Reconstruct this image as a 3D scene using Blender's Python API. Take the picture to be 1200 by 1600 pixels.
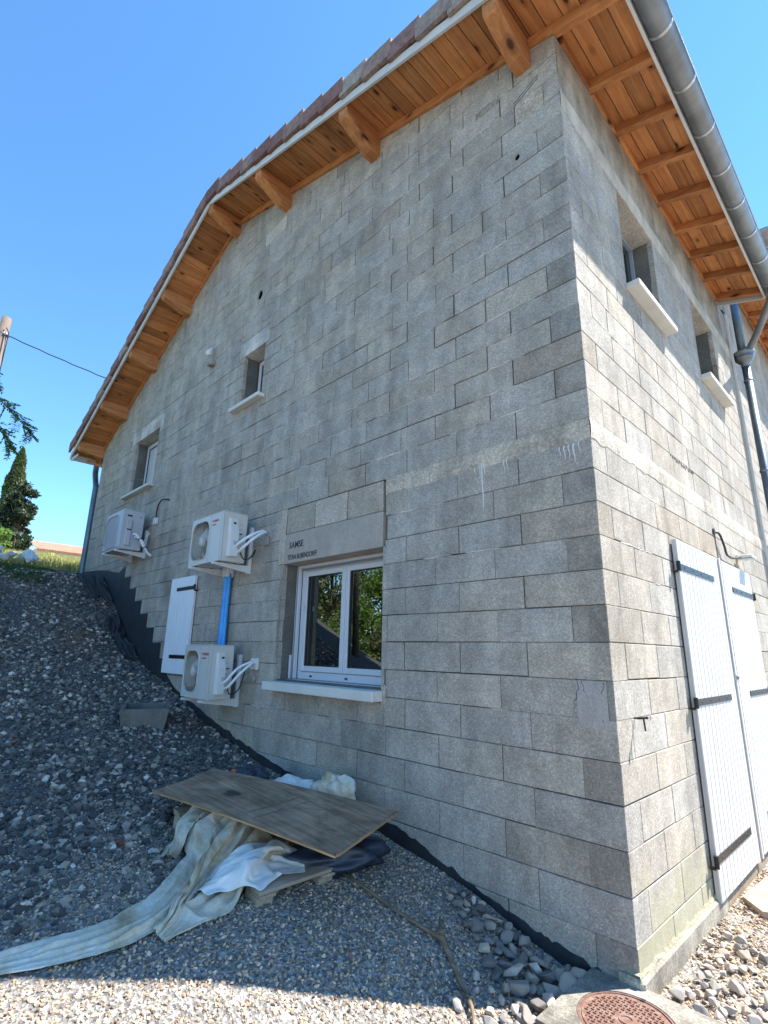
import bpy, bmesh, math, random
import numpy as np
from mathutils import Vector, Matrix, noise
random.seed(7)
RNG = np.random.default_rng(11)
for o in list(bpy.data.objects): bpy.data.objects.remove(o)
S = bpy.context.scene
COL = S.collection

# ------------------------------------------------------------------ camera, sky, sun, exposure
CAM = Vector((1.20768, -2.90063, 1.32873))
RT = Vector((0.70289584, 0.71104704, 0.01869621)); UP = Vector((0.17113349, -0.19456753, 0.96584512)); FW = Vector((-0.69039899, 0.67568897, 0.25844467))
cd = bpy.data.cameras.new('camera'); cam = bpy.data.objects.new('camera', cd); COL.objects.link(cam)
cam.matrix_world = Matrix(((RT.x, UP.x, -FW.x, CAM.x), (RT.y, UP.y, -FW.y, CAM.y), (RT.z, UP.z, -FW.z, CAM.z), (0, 0, 0, 1)))
cd.sensor_fit = 'AUTO'; cd.sensor_width = 36; cd.lens = 814.944 / 1600 * 36
cd.clip_start = 0.05; cd.clip_end = 3000
S.camera = cam
SUN = Vector((1.0, 1.45, 2.6)).normalized()
W = bpy.data.worlds.new('World'); S.world = W; W.use_nodes = True
nt = W.node_tree; nt.nodes.clear()
sky = nt.nodes.new('ShaderNodeTexSky'); sky.sky_type = 'NISHITA'; sky.sun_disc = False
sky.sun_elevation = math.asin(SUN.z); sky.sun_rotation = math.atan2(SUN.x, SUN.y)
sky.altitude = 200; sky.air_density = 1.0; sky.dust_density = 0.0; sky.ozone_density = 8.0
hs = nt.nodes.new('ShaderNodeHueSaturation'); hs.inputs['Saturation'].default_value = 1.07; hs.inputs['Hue'].default_value = .493
bg = nt.nodes.new('ShaderNodeBackground'); bg.inputs[1].default_value = 0.11
wo = nt.nodes.new('ShaderNodeOutputWorld')
nt.links.new(sky.outputs[0], hs.inputs['Color']); nt.links.new(hs.outputs[0], bg.inputs[0]); nt.links.new(bg.outputs[0], wo.inputs[0])
sl = bpy.data.lights.new('sun', 'SUN'); sl.energy = 4.3; sl.angle = math.radians(0.53); sl.color = (1.0, 0.955, 0.89)
so = bpy.data.objects.new('sun', sl); COL.objects.link(so); so.rotation_euler = SUN.to_track_quat('Z', 'Y').to_euler()
so.location = (8, 8, 20)
S.view_settings.view_transform = 'Standard'; S.view_settings.look = 'None'
S.view_settings.exposure = 1.75; S.view_settings.gamma = 1; S.view_settings.use_curve_mapping = False

# ------------------------------------------------------------------ materials
def newmat(name):
    m = bpy.data.materials.new(name); m.use_nodes = True
    n = m.node_tree; b = n.nodes['Principled BSDF']
    return m, n, b
def N(n, t, **kw):
    x = n.nodes.new(t)
    for k, v in kw.items():
        if k.startswith('i_'): x.inputs[k[2:].replace('_', ' ')].default_value = v
        else: setattr(x, k, v)
    return x
def ramp(n, stops, interp='LINEAR'):
    r = n.nodes.new('ShaderNodeValToRGB'); e = r.color_ramp.elements; r.color_ramp.interpolation = interp
    while len(e) < len(stops): e.new(0.5)
    for i, (p, c) in enumerate(stops):
        e[i].position = p; e[i].color = (*c, 1) if len(c) == 3 else c
    return r
def g3(v): return (v, v, v)
def mixc(n, fac, a, b, mode='MIX'):
    x = n.nodes.new('ShaderNodeMix'); x.data_type = 'RGBA'; x.blend_type = mode
    for s, v in ((0, fac), (6, a), (7, b)):
        if hasattr(v, 'links'): n.links.new(v, x.inputs[s])
        else: x.inputs[s].default_value = v if not isinstance(v, tuple) else (*v, 1)
    return x.outputs[2]
def coords(n, jitter=False, scale=None):
    tc = N(n, 'ShaderNodeTexCoord'); out = tc.outputs['Object']
    if jitter:
        oi = N(n, 'ShaderNodeObjectInfo'); ml = N(n, 'ShaderNodeVectorMath', operation='MULTIPLY_ADD')
        cmb = N(n, 'ShaderNodeCombineXYZ')
        for i in range(3): n.links.new(oi.outputs['Random'], cmb.inputs[i])
        n.links.new(cmb.outputs[0], ml.inputs[0]); ml.inputs[1].default_value = (37, 53, 71); n.links.new(out, ml.inputs[2]); out = ml.outputs[0]
    if scale:
        mp = N(n, 'ShaderNodeMapping'); mp.inputs['Scale'].default_value = scale; n.links.new(out, mp.inputs[0]); out = mp.outputs[0]
    return out
def wcoords(n, scale=None):
    g = N(n, 'ShaderNodeNewGeometry'); out = g.outputs['Position']
    if scale:
        mp = N(n, 'ShaderNodeMapping'); mp.inputs['Scale'].default_value = scale; n.links.new(out, mp.inputs[0]); out = mp.outputs[0]
    return out
def noise_n(n, vec, scale, detail=4, rough=.6, dist=0):
    x = N(n, 'ShaderNodeTexNoise'); x.inputs['Scale'].default_value = scale; x.inputs['Detail'].default_value = detail
    x.inputs['Roughness'].default_value = rough; x.inputs['Distortion'].default_value = dist; n.links.new(vec, x.inputs['Vector']); return x
def bump(n, b, h, strength=.3, dist=.01, prev=None):
    x = N(n, 'ShaderNodeBump'); x.inputs['Strength'].default_value = strength; x.inputs['Distance'].default_value = dist
    n.links.new(h, x.inputs['Height'])
    if prev: n.links.new(prev, x.inputs['Normal'])
    if b: n.links.new(x.outputs[0], b.inputs['Normal'])
    return x.outputs[0]
def simple(name, col, rough=.6, metal=0, nscale=None, namp=.12, bscale=None, bst=.2, spec=.5):
    m, n, b = newmat(name)
    b.inputs['Roughness'].default_value = rough; b.inputs['Metallic'].default_value = metal; b.inputs['Specular IOR Level'].default_value = spec
    v = coords(n, True)
    x = noise_n(n, v, nscale or 6, 6, .65)
    r = ramp(n, [(.3, tuple(c * (1 - namp) for c in col)), (.7, tuple(min(1, c * (1 + namp)) for c in col))])
    n.links.new(x.outputs[0], r.inputs[0]); n.links.new(r.outputs[0], b.inputs['Base Color'])
    if bscale:
        y = noise_n(n, v, bscale, 5, .6); bump(n, b, y.outputs[0], bst, .004)
    return m
def concrete(name, base, tint=(1, 1, 1), spread=.07, speck=.65, stain=.22, bst=.5, pale=.0, vscale=135, moss=False):
    """grey aggregate block: open speckled grain, tone differing from block to block, faint stains"""
    m, n, b = newmat(name); w = wcoords(n)
    oi = N(n, 'ShaderNodeObjectInfo'); at = N(n, 'ShaderNodeAttribute', attribute_name='tone')
    # tone: joined blocks carry an attribute above one, single blocks use their own random value
    gt = N(n, 'ShaderNodeMath', operation='GREATER_THAN'); n.links.new(at.outputs['Fac'], gt.inputs[0]); gt.inputs[1].default_value = .5
    sb = N(n, 'ShaderNodeMath', operation='SUBTRACT'); n.links.new(at.outputs['Fac'], sb.inputs[0]); sb.inputs[1].default_value = 1
    mx = N(n, 'ShaderNodeMix', data_type='FLOAT'); n.links.new(gt.outputs[0], mx.inputs[0]); n.links.new(oi.outputs['Random'], mx.inputs[2]); n.links.new(sb.outputs[0], mx.inputs[3])
    tr = ramp(n, [(0, g3(base * (1 - spread * 1.3))), (.25, g3(base * (1 - spread * .35))), (.8, g3(base * (1 + spread * .45))), (1, g3(base * (1 + spread)))])
    n.links.new(mx.outputs[0], tr.inputs[0])
    c = mixc(n, 1, tr.outputs[0], tint, 'MULTIPLY')
    # warm or cool cast per block
    wn = N(n, 'ShaderNodeTexWhiteNoise', noise_dimensions='1D'); n.links.new(mx.outputs[0], wn.inputs['W'])
    wr = ramp(n, [(0, (1.03, 1.0, .95)), (.5, (1, 1, 1)), (1, (.965, .99, 1.02))]); n.links.new(wn.outputs['Value'], wr.inputs[0])
    c = mixc(n, 1, c, wr.outputs[0], 'MULTIPLY')
    vo = N(n, 'ShaderNodeTexVoronoi'); vo.inputs['Scale'].default_value = vscale; n.links.new(w, vo.inputs['Vector'])
    sr = ramp(n, [(0, g3(1 - .38 * speck)), (.35, g3(1 - .1 * speck)), (.7, g3(1 + .06 * speck)), (1, g3(1 + .5 * speck))])
    sp = N(n, 'ShaderNodeSeparateColor'); n.links.new(vo.outputs['Color'], sp.inputs[0]); n.links.new(sp.outputs[0], sr.inputs[0])
    c = mixc(n, 1, c, sr.outputs[0], 'MULTIPLY')
    n2 = noise_n(n, w, vscale * 1.9, 3, .7); r2 = ramp(n, [(.3, g3(1 - .25 * speck)), (.7, g3(1 + .2 * speck))]); n.links.new(n2.outputs[0], r2.inputs[0])
    c = mixc(n, 1, c, r2.outputs[0], 'MULTIPLY')
    # blotches that stop at each block's edge
    of = N(n, 'ShaderNodeVectorMath', operation='MULTIPLY_ADD'); cb_ = N(n, 'ShaderNodeCombineXYZ')
    for i in range(3): n.links.new(mx.outputs[0], cb_.inputs[i])
    n.links.new(cb_.outputs[0], of.inputs[0]); of.inputs[1].default_value = (91, 57, 73); n.links.new(w, of.inputs[2])
    n7 = noise_n(n, of.outputs[0], 5.5, 5, .62, .3); r7 = ramp(n, [(.32, g3(1 - stain * .75)), (.5, g3(1)), (.68, g3(1 + stain * .6))]); n.links.new(n7.outputs[0], r7.inputs[0])
    c = mixc(n, 1, c, r7.outputs[0], 'MULTIPLY')
    # broad stains and vertical wash
    n3 = noise_n(n, wcoords(n, (1.6, 1.6, .8)), 1.4, 6, .62, .4); r3 = ramp(n, [(.34, g3(1 - stain)), (.52, g3(1)), (.7, g3(1 + stain * .6))]); n.links.new(n3.outputs[0], r3.inputs[0])
    c = mixc(n, 1, c, r3.outputs[0], 'MULTIPLY')
    n4 = noise_n(n, wcoords(n, (7, 7, .9)), 1.0, 5, .6); r4 = ramp(n, [(.4, g3(1 - stain * .45)), (.62, g3(1.03))]); n.links.new(n4.outputs[0], r4.inputs[0])
    c = mixc(n, 1, c, r4.outputs[0], 'MULTIPLY')
    if moss:      # greenish algae low on the wall above the footing
        sz = N(n, 'ShaderNodeSeparateXYZ'); n.links.new(w, sz.inputs[0]); nm = noise_n(n, wcoords(n, (5, 5, 2)), 1.5, 6, .7)
        ma = N(n, 'ShaderNodeMath', operation='MULTIPLY_ADD'); n.links.new(nm.outputs[0], ma.inputs[0]); ma.inputs[1].default_value = -.9; n.links.new(sz.outputs[2], ma.inputs[2])
        rm = ramp(n, [(.0, g3(.55)), (.25, g3(0))]); ma2 = N(n, 'ShaderNodeMath', operation='ADD'); n.links.new(ma.outputs[0], ma2.inputs[0]); ma2.inputs[1].default_value = .42; n.links.new(ma2.outputs[0], rm.inputs[0])
        c = mixc(n, rm.outputs[0], c, (.36, .34, .20))
    # lime bloom
    n5 = noise_n(n, wcoords(n, (2.6, 2.6, 3.4)), 1.3, 7, .7, .6); r5 = ramp(n, [(.60 - pale, g3(0)), (.78 - pale, g3(.45 + pale))]); n.links.new(n5.outputs[0], r5.inputs[0])
    c = mixc(n, r5.outputs[0], c, (.47, .465, .44))
    n.links.new(c, b.inputs['Base Color'])
    b.inputs['Roughness'].default_value = .95; b.inputs['Specular IOR Level'].default_value = .2
    ad = N(n, 'ShaderNodeMath', operation='ADD'); n.links.new(sp.outputs[1], ad.inputs[0]); n.links.new(n2.outputs[0], ad.inputs[1])
    nb = bump(n, None, ad.outputs[0], bst, .0025)
    n6 = noise_n(n, w, 22, 4, .6); bump(n, b, n6.outputs[0], .35, .004, nb)
    return m
def wood(name, c1, c2, axis, knots=True, grain=1.0, rough=.65, spread=.2, kscale=1.0, knotcol=None, blotch=.12):
    m, n, b = newmat(name)
    s = [26, 26, 26]; s[axis] = 1.3
    v = coords(n, True, tuple(s)); x = noise_n(n, v, 1.0, 6, .62, .5)
    r = ramp(n, [(.3, c1), (.5, tuple((a + d) / 2 for a, d in zip(c1, c2))), (.68, c2)]); n.links.new(x.outputs[0], r.inputs[0])
    c = r.outputs[0]
    nbl = noise_n(n, coords(n, True, (3.2, 4, 4)), 1.0, 6, .65, .8); rbl = ramp(n, [(.32, g3(1 - blotch)), (.5, g3(1)), (.68, g3(1 + blotch))]); n.links.new(nbl.outputs[0], rbl.inputs[0]); c = mixc(n, 1, c, rbl.outputs[0], 'MULTIPLY')
    oi = N(n, 'ShaderNodeObjectInfo'); tr = ramp(n, [(0, g3(1 - spread)), (1, g3(1 + spread * .6))]); n.links.new(oi.outputs['Random'], tr.inputs[0])
    c = mixc(n, 1, c, tr.outputs[0], 'MULTIPLY')
    if knots:
        s2 = [9.0 * kscale] * 3; s2[axis] = 4.2 * kscale
        v2 = coords(n, True, tuple(s2)); vo = N(n, 'ShaderNodeTexVoronoi'); vo.inputs['Scale'].default_value = 1; vo.inputs['Randomness'].default_value = 1; n.links.new(v2, vo.inputs['Vector'])
        kr = ramp(n, [(0, g3(1)), (.12, g3(.95)), (.17, g3(.4)), (.33, g3(0))]); n.links.new(vo.outputs['Distance'], kr.inputs[0])
        sp = N(n, 'ShaderNodeSeparateColor'); n.links.new(vo.outputs['Color'], sp.inputs[0])
        gt = N(n, 'ShaderNodeMath', operation='GREATER_THAN'); n.links.new(sp.outputs[0], gt.inputs[0]); gt.inputs[1].default_value = .38
        ml = N(n, 'ShaderNodeMath', operation='MULTIPLY'); n.links.new(kr.outputs[0], ml.inputs[0]); n.links.new(gt.outputs[0], ml.inputs[1])
        c = mixc(n, ml.outputs[0], c, knotcol or tuple(k * .28 for k in c1))
    n.links.new(c, b.inputs['Base Color']); b.inputs['Roughness'].default_value = rough; b.inputs['Specular IOR Level'].default_value = .3
    bump(n, b, x.outputs[0], .25 * grain, .003)
    return m

M = {}
WT = (1.12, 1.0, .835)
M['block'] = concrete('block_grey', .36, WT)
M['block_side'] = concrete('block_grey_mossy', .36, WT, moss=True)
M['block_end'] = concrete('block_end_smooth', .285, WT, .08, .6, .3)
M['block_dark'] = concrete('block_dark_grey', .31, (1.14, 1, .82), .06)
M['block_brown'] = concrete('block_brownish', .34, (1.17, 1.0, .78), .06)
M['block_pale'] = concrete('block_pale', .42, (1.14, 1, .82), .05, .7, .18)
M['mortar'] = concrete('mortar', .14, (1.05, 1, .9), .0, .6, .2, .6)
M['band'] = concrete('poured_concrete', .47, (1.13, 1, .81), .05, .6, .3, 1.2, .0, 75)
M['band_smooth'] = concrete('smooth_concrete', .42, (1.14, 1, .80), .05, .3, .22, .3)
M['lintel_pale'] = concrete('pale_lintel_concrete', .49, (1.11, 1, .85), .03, .3, .35, .35)
M['beam'] = concrete('grey_beam_concrete', .33, (1.14, 1, .80), .05, .4, .35, .4)
M['lintel'] = concrete('lintel_concrete', .35, (1.12, 1.0, .87), .0, .3, .12, .15)
M['sill'] = simple('white_sill_stone', (.62, .60, .54), .8, nscale=4, namp=.1, bscale=60, bst=.15)
M['reveal'] = concrete('rendered_reveal', .30, (1.12, 1.0, .84), .0, .35, .3, .4)
M['footing'] = concrete('footing_concrete', .33, (1.13, 1.0, .78), .0, .7, .4, .9)
m, n, b = newmat('footing_lichen'); w = wcoords(n)
x = noise_n(n, w, 9, 7, .7); r = ramp(n, [(.38, (.30, .275, .21)), (.62, (.38, .345, .19))]); n.links.new(x.outputs[0], r.inputs[0]); n.links.new(r.outputs[0], b.inputs['Base Color'])
b.inputs['Roughness'].default_value = .95; bump(n, b, noise_n(n, w, 50, 5).outputs[0], .8, .006); M['lichen'] = m
M['bitumen'] = simple('bitumen_coating', (.022, .024, .028), .65, nscale=9, namp=.4, bscale=25, bst=.6)
M['membrane'] = simple('dark_membrane', (.034, .034, .036), .85, nscale=5, namp=.35, bscale=14, bst=.5)
pc1, pc2 = (.36, .125, .040), (.60, .27, .098)
M['wood_y'] = wood('pine_boards', pc1, pc2, 1, spread=.34, knotcol=(.055, .015, .008), kscale=.95)
M['wood_x'] = wood('pine_rafter', (.34, .12, .04), (.55, .245, .09), 0, knotcol=(.07, .02, .01), kscale=.8)
M['wood_purlin'] = wood('pine_purlin', (.33, .12, .04), (.55, .245, .09), 1, knotcol=(.07, .02, .01), kscale=.7)
M['wood_raw'] = wood('pallet_wood', (.30, .23, .155), (.47, .39, .285), 0, knots=False, rough=.85)
M['wood_raw_y'] = wood('pallet_wood_cross', (.28, .215, .15), (.44, .365, .27), 1, knots=False, rough=.85)
M['fascia'] = simple('off_white_fascia', (.56, .54, .50), .6, nscale=3, namp=.12, bscale=40, bst=.1)
M['zinc'] = simple('zinc_gutter', (.23, .235, .235), .5, .7, nscale=5, namp=.22, bscale=12, bst=.12)
M['zinc_bright'] = simple('bright_zinc_hook', (.5, .5, .5), .35, .8, nscale=14, namp=.2)
M['zinc_paint'] = simple('drain_pipe_zinc', (.13, .17, .20), .4, .5, nscale=4, namp=.25, bscale=10, bst=.1)
m, n, b = newmat('roof_tile'); oi = N(n, 'ShaderNodeObjectInfo'); r = ramp(n, [(0, (.17, .075, .06)), (.3, (.26, .14, .11)), (.55, (.32, .27, .22)), (.8, (.20, .10, .085)), (1, (.36, .29, .23))]); n.links.new(oi.outputs['Random'], r.inputs[0])
x = noise_n(n, coords(n, True), 14, 7, .7); r2 = ramp(n, [(.35, g3(.6)), (.65, g3(1.25))]); n.links.new(x.outputs[0], r2.inputs[0]); c = mixc(n, 1, r.outputs[0], r2.outputs[0], 'MULTIPLY')
n.links.new(c, b.inputs['Base Color']); b.inputs['Roughness'].default_value = .9; bump(n, b, x.outputs[0], .4, .004); M['tile'] = m
M['white_paint'] = simple('white_painted_wood', (.53, .50, .47), .5, nscale=2.2, namp=.10, bscale=30, bst=.06)
M['white_bright'] = simple('bright_white_paint', (.78, .80, .82), .5, nscale=3, namp=.04)
M['white_pvc'] = simple('white_frame_plastic', (.58, .585, .60), .3, nscale=2, namp=.05)
M['grey_frame'] = simple('grey_blue_frame', (.26, .29, .33), .4, nscale=2, namp=.08)
M['grey_pvc'] = simple('grey_frame_groove', (.20, .23, .28), .4, nscale=2, namp=.05)
M['black'] = simple('black_iron', (.012, .012, .013), .45, .3, nscale=20, namp=.3)
M['pitch'] = simple('unlit_void', (.004, .004, .005), 1.0, spec=0)
M['rubber'] = simple('black_plastic', (.015, .015, .017), .5, nscale=12, namp=.2)
M['ac'] = simple('cream_metal_casing', (.56, .545, .49), .42, nscale=1.5, namp=.06, bscale=30, bst=.03)
M['ac_grey'] = simple('weathered_grey_casing', (.43, .44, .46), .45, nscale=2, namp=.1)
M['ac_pale'] = simple('pale_valve_cover', (.64, .64, .62), .4, nscale=2, namp=.04)
M['ac_coil'] = simple('brown_grey_coil', (.27, .25, .20), .5, .3, nscale=5, namp=.3)
M['ac_dark'] = simple('dark_slot', (.03, .03, .03), .6)
M['red'] = simple('red_print', (.50, .03, .03), .5); M['ink'] = simple('black_print', (.02, .02, .022), .7); M['faint'] = simple('faint_stencil', (.27, .25, .205), .9)
M['insul'] = simple('white_pipe_insulation', (.72, .74, .76), .6, nscale=8, namp=.08)
M['blue'] = simple('blue_plastic_sheath', (.03, .30, .72), .35, nscale=6, namp=.2, bscale=20, bst=.2)
M['ply'] = wood('weathered_plywood', (.20, .12, .07), (.38, .255, .16), 0, knots=True, grain=.7, rough=.85, kscale=.45, knotcol=(.07, .045, .032), blotch=.45)
M['smear'] = wood('pale_scuffed_ply', (.17, .135, .10), (.33, .27, .21), 0, knots=False, rough=.9, blotch=.4)
M['ply_edge'] = wood('plywood_edge', (.27, .17, .085), (.42, .28, .15), 0, knots=False, rough=.85)
m, n, b = newmat('stained_white_cloth'); w = coords(n); x = noise_n(n, w, 3.2, 7, .65, .6)
r = ramp(n, [(.30, (.30, .21, .11)), (.42, (.50, .40, .26)), (.54, (.64, .57, .44)), (.68, (.72, .68, .60))]); n.links.new(x.outputs[0], r.inputs[0])
x2 = noise_n(n, w, 45, 5, .7); r2 = ramp(n, [(.3, g3(.84)), (.6, g3(1.03))]); n.links.new(x2.outputs[0], r2.inputs[0]); c = mixc(n, 1, r.outputs[0], r2.outputs[0], 'MULTIPLY'); n.links.new(c, b.inputs['Base Color'])
b.inputs['Roughness'].default_value = .75; x3 = noise_n(n, w, 16, 5, .6, .8); bump(n, b, x3.outputs[0], .5, .02, bump(n, None, x2.outputs[0], .2, .002)); M['cloth'] = m
M['cloth_white'] = simple('clean_white_cloth', (.70, .675, .62), .7, nscale=4, namp=.08, bscale=14, bst=.5)
M['cloth_dark'] = simple('dark_blue_plastic_sheet', (.022, .032, .05), .4, nscale=6, namp=.3, bscale=16, bst=.7)
M['orange'] = simple('orange_plastic', (.60, .13, .05), .5)
M['box'] = concrete('catch_basin_concrete', .17, (1.08, 1, .9), .0, .3, .25, .4)
M['slab'] = concrete('cast_slab', .24, (1.08, 1, .85), .0, .7, .5, .6)
m, n, b = newmat('rusty_cast_iron'); w = wcoords(n); x = noise_n(n, w, 26, 7, .7)
r = ramp(n, [(.32, (.10, .06, .045)), (.5, (.19, .095, .065)), (.66, (.24, .18, .14))]); n.links.new(x.outputs[0], r.inputs[0]); n.links.new(r.outputs[0], b.inputs['Base Color'])
b.inputs['Roughness'].default_value = .8; b.inputs['Metallic'].default_value = .15; bump(n, b, x.outputs[0], .4, .003); M['rust'] = m
M['bark'] = simple('grey_brown_bark', (.13, .095, .065), .9, nscale=14, namp=.4, bscale=30, bst=.7)
M['stick'] = wood('dry_branch', (.09, .06, .04), (.34, .25, .15), 0, knots=False, rough=.9)
M['pole'] = simple('weathered_pole', (.15, .11, .085), .9, nscale=6, namp=.25, bscale=30, bst=.4)
M['slabwood'] = wood('bleached_slab', (.28, .21, .14), (.40, .32, .22), 0, knots=False, rough=.9)
def leafmat(name, c, var=.35, trans=.35):
    m, n, b = newmat(name); w = wcoords(n); x = noise_n(n, w, 3.5, 5, .7); r = ramp(n, [(.3, tuple(k * (1 - var) for k in c)), (.7, tuple(k * (1 + var) for k in c))]); n.links.new(x.outputs[0], r.inputs[0])
    n.links.new(r.outputs[0], b.inputs['Base Color']); b.inputs['Roughness'].default_value = .55
    t = N(n, 'ShaderNodeBsdfTranslucent'); n.links.new(r.outputs[0], t.inputs[0]); ms = N(n, 'ShaderNodeMixShader'); ms.inputs[0].default_value = trans
    o = n.nodes['Material Output']; n.links.new(b.outputs[0], ms.inputs[1]); n.links.new(t.outputs[0], ms.inputs[2]); n.links.new(ms.outputs[0], o.inputs[0]); return m
M['leaf_cypress'] = leafmat('cypress_foliage', (.085, .12, .035)); M['leaf_dark'] = leafmat('dark_foliage', (.040, .065, .030))
M['leaf_fresh'] = leafmat('fresh_foliage', (.16, .26, .05), .4, .5); M['leaf_robinia'] = leafmat('robinia_leaflets', (.12, .23, .05), .35, .55)
M['leaf_olive'] = leafmat('grey_green_foliage', (.12, .15, .06)); M['grass'] = leafmat('dry_yellow_grass', (.42, .40, .13), .35, .4); M['grass_green'] = leafmat('short_green_grass', (.05, .10, .02), .3, .3)
# glass: mirror of the garden over a dim room
m, n, b = newmat('window_glass'); n.nodes.remove(b); tr = N(n, 'ShaderNodeBsdfTransparent'); tr.inputs[0].default_value = (.88, .93, .90, 1)
gl = N(n, 'ShaderNodeBsdfGlossy'); gl.inputs['Roughness'].default_value = .0; gl.inputs[0].default_value = (.9, .95, .92, 1)
fr = N(n, 'ShaderNodeFresnel'); fr.inputs[0].default_value = 3.0; ms = N(n, 'ShaderNodeMixShader'); n.links.new(fr.outputs[0], ms.inputs[0]); n.links.new(tr.outputs[0], ms.inputs[1]); n.links.new(gl.outputs[0], ms.inputs[2]); n.links.new(ms.outputs[0], n.nodes['Material Output'].inputs[0]); M['glass'] = m
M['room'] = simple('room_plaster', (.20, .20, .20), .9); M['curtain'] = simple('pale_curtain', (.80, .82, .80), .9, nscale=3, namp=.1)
# stones
def stonemat(name, stops, nsc=40, k=(1.26, 1.0, .80)):
    stops = [(p_, tuple(min(1, a_ * b_) for a_, b_ in zip(c_, k))) for p_, c_ in stops]
    m, n, b = newmat(name); oi = N(n, 'ShaderNodeObjectInfo'); r = ramp(n, stops); n.links.new(oi.outputs['Random'], r.inputs[0])
    x = noise_n(n, coords(n, True), nsc, 4, .6); r2 = ramp(n, [(.3, g3(.75)), (.7, g3(1.2))]); n.links.new(x.outputs[0], r2.inputs[0]); c = mixc(n, 1, r.outputs[0], r2.outputs[0], 'MULTIPLY')
    n.links.new(c, b.inputs['Base Color']); b.inputs['Roughness'].default_value = .85; b.inputs['Specular IOR Level'].default_value = .3; bump(n, b, x.outputs[0], .3, .002); return m
M['gravel'] = stonemat('pale_gravel_stones', [(0, (.11, .105, .10)), (.25, (.21, .195, .17)), (.5, (.33, .30, .25)), (.72, (.44, .395, .32)), (.9, (.54, .49, .41)), (1, (.66, .62, .55))])
M['schist'] = stonemat('dark_crushed_stones', [(0, (.05, .052, .054)), (.4, (.10, .10, .10)), (.68, (.17, .162, .145)), (.84, (.27, .25, .215)), (.94, (.42, .39, .34)), (1, (.66, .63, .58))], k=(1.10, 1.0, .92))
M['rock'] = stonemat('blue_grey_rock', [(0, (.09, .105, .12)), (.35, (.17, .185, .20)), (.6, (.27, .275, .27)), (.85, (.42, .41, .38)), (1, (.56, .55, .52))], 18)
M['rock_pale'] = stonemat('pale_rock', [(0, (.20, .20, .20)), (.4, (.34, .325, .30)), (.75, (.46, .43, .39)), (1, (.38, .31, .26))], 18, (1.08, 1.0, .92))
# ground: pale gravelly earth low down, dark crushed stone and soil up the bank, earth and turf beyond
m, n, b = newmat('ground_earth'); w = wcoords(n); sx = N(n, 'ShaderNodeSeparateXYZ'); n.links.new(w, sx.inputs[0])
x = noise_n(n, w, 2.5, 6, .65); ad = N(n, 'ShaderNodeMath', operation='MULTIPLY_ADD'); n.links.new(x.outputs[0], ad.inputs[0]); ad.inputs[1].default_value = 1.6; n.links.new(sx.outputs[0], ad.inputs[2])
mr = N(n, 'ShaderNodeMapRange'); n.links.new(ad.outputs[0], mr.inputs[0]); mr.inputs[1].default_value = -2.6; mr.inputs[2].default_value = -1.2
v = N(n, 'ShaderNodeTexVoronoi'); v.inputs['Scale'].default_value = 75; n.links.new(w, v.inputs['Vector']); sp = N(n, 'ShaderNodeSeparateColor'); n.links.new(v.outputs['Color'], sp.inputs[0])
ra = ramp(n, [(0, (.055, .055, .06)), (.6, (.10, .095, .09)), (.9, (.17, .16, .14)), (1, (.38, .37, .34))]); rb = ramp(n, [(0, (.11, .105, .10)), (.5, (.24, .225, .20)), (.85, (.36, .33, .29)), (1, (.5, .48, .44))])
n.links.new(sp.outputs[0], ra.inputs[0]); n.links.new(sp.outputs[0], rb.inputs[0]); c = mixc(n, mr.outputs[0], ra.outputs[0], rb.outputs[0])
# reddish clay showing on the bank
vd = N(n, 'ShaderNodeVectorMath', operation='DISTANCE'); n.links.new(w, vd.inputs[0]); vd.inputs[1].default_value = (-6.75, -.62, 1.45)
na = N(n, 'ShaderNodeMath', operation='MULTIPLY_ADD'); n.links.new(noise_n(n, w, 7, 5).outputs[0], na.inputs[0]); na.inputs[1].default_value = .9; n.links.new(vd.outputs['Value'], na.inputs[2])
rc = ramp(n, [(.62, g3(1)), (.95, g3(0))]); n.links.new(na.outputs[0], rc.inputs[0]); c = mixc(n, rc.outputs[0], c, (.20, .105, .04))
mr2 = N(n, 'ShaderNodeMapRange'); n.links.new(ad.outputs[0], mr2.inputs[0]); mr2.inputs[1].default_value = -8.2; mr2.inputs[2].default_value = -8.7
rg = ramp(n, [(.35, (.09, .10, .03)), (.6, (.27, .24, .10))]); n.links.new(noise_n(n, w, 1.2, 5).outputs[0], rg.inputs[0]); c = mixc(n, mr2.outputs[0], c, rg.outputs[0])
n.links.new(c, b.inputs['Base Color']); b.inputs['Roughness'].default_value = .95
bump(n, b, v.outputs['Distance'], .8, .01, bump(n, None, noise_n(n, w, 30, 6, .7).outputs[0], .8, .02)); M['ground'] = m

# ------------------------------------------------------------------ mesh helpers
def mesh_obj(name, verts, faces, mat, parent=None, smooth=False, mats=None, fm=None, recalc=False):
    me = bpy.data.meshes.new(name); me.from_pydata([tuple(v) for v in verts], [], [tuple(f) for f in faces])
    if mats:
        for k in mats: me.materials.append(M[k])
        if fm is not None: me.polygons.foreach_set('material_index', fm)
    else: me.materials.append(M[mat] if isinstance(mat, str) else mat)
    if smooth: me.polygons.foreach_set('use_smooth', [True] * len(me.polygons))
    if recalc:
        bm = bmesh.new(); bm.from_mesh(me); bmesh.ops.recalc_face_normals(bm, faces=bm.faces); bm.to_mesh(me); bm.free()
    me.update(); o = bpy.data.objects.new(name, me); COL.objects.link(o)
    if parent: o.parent = parent
    return o
def tag(o, label=None, cat=None, group=None, kind=None):
    if label: o['label'] = label
    if cat: o['category'] = cat
    if group: o['group'] = group
    if kind: o['kind'] = kind
    return o
def empty(name, loc, label, cat, group=None):
    o = bpy.data.objects.new(name, None); COL.objects.link(o); o.location = loc; o.empty_display_size = .1
    return tag(o, label, cat, group)
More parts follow.
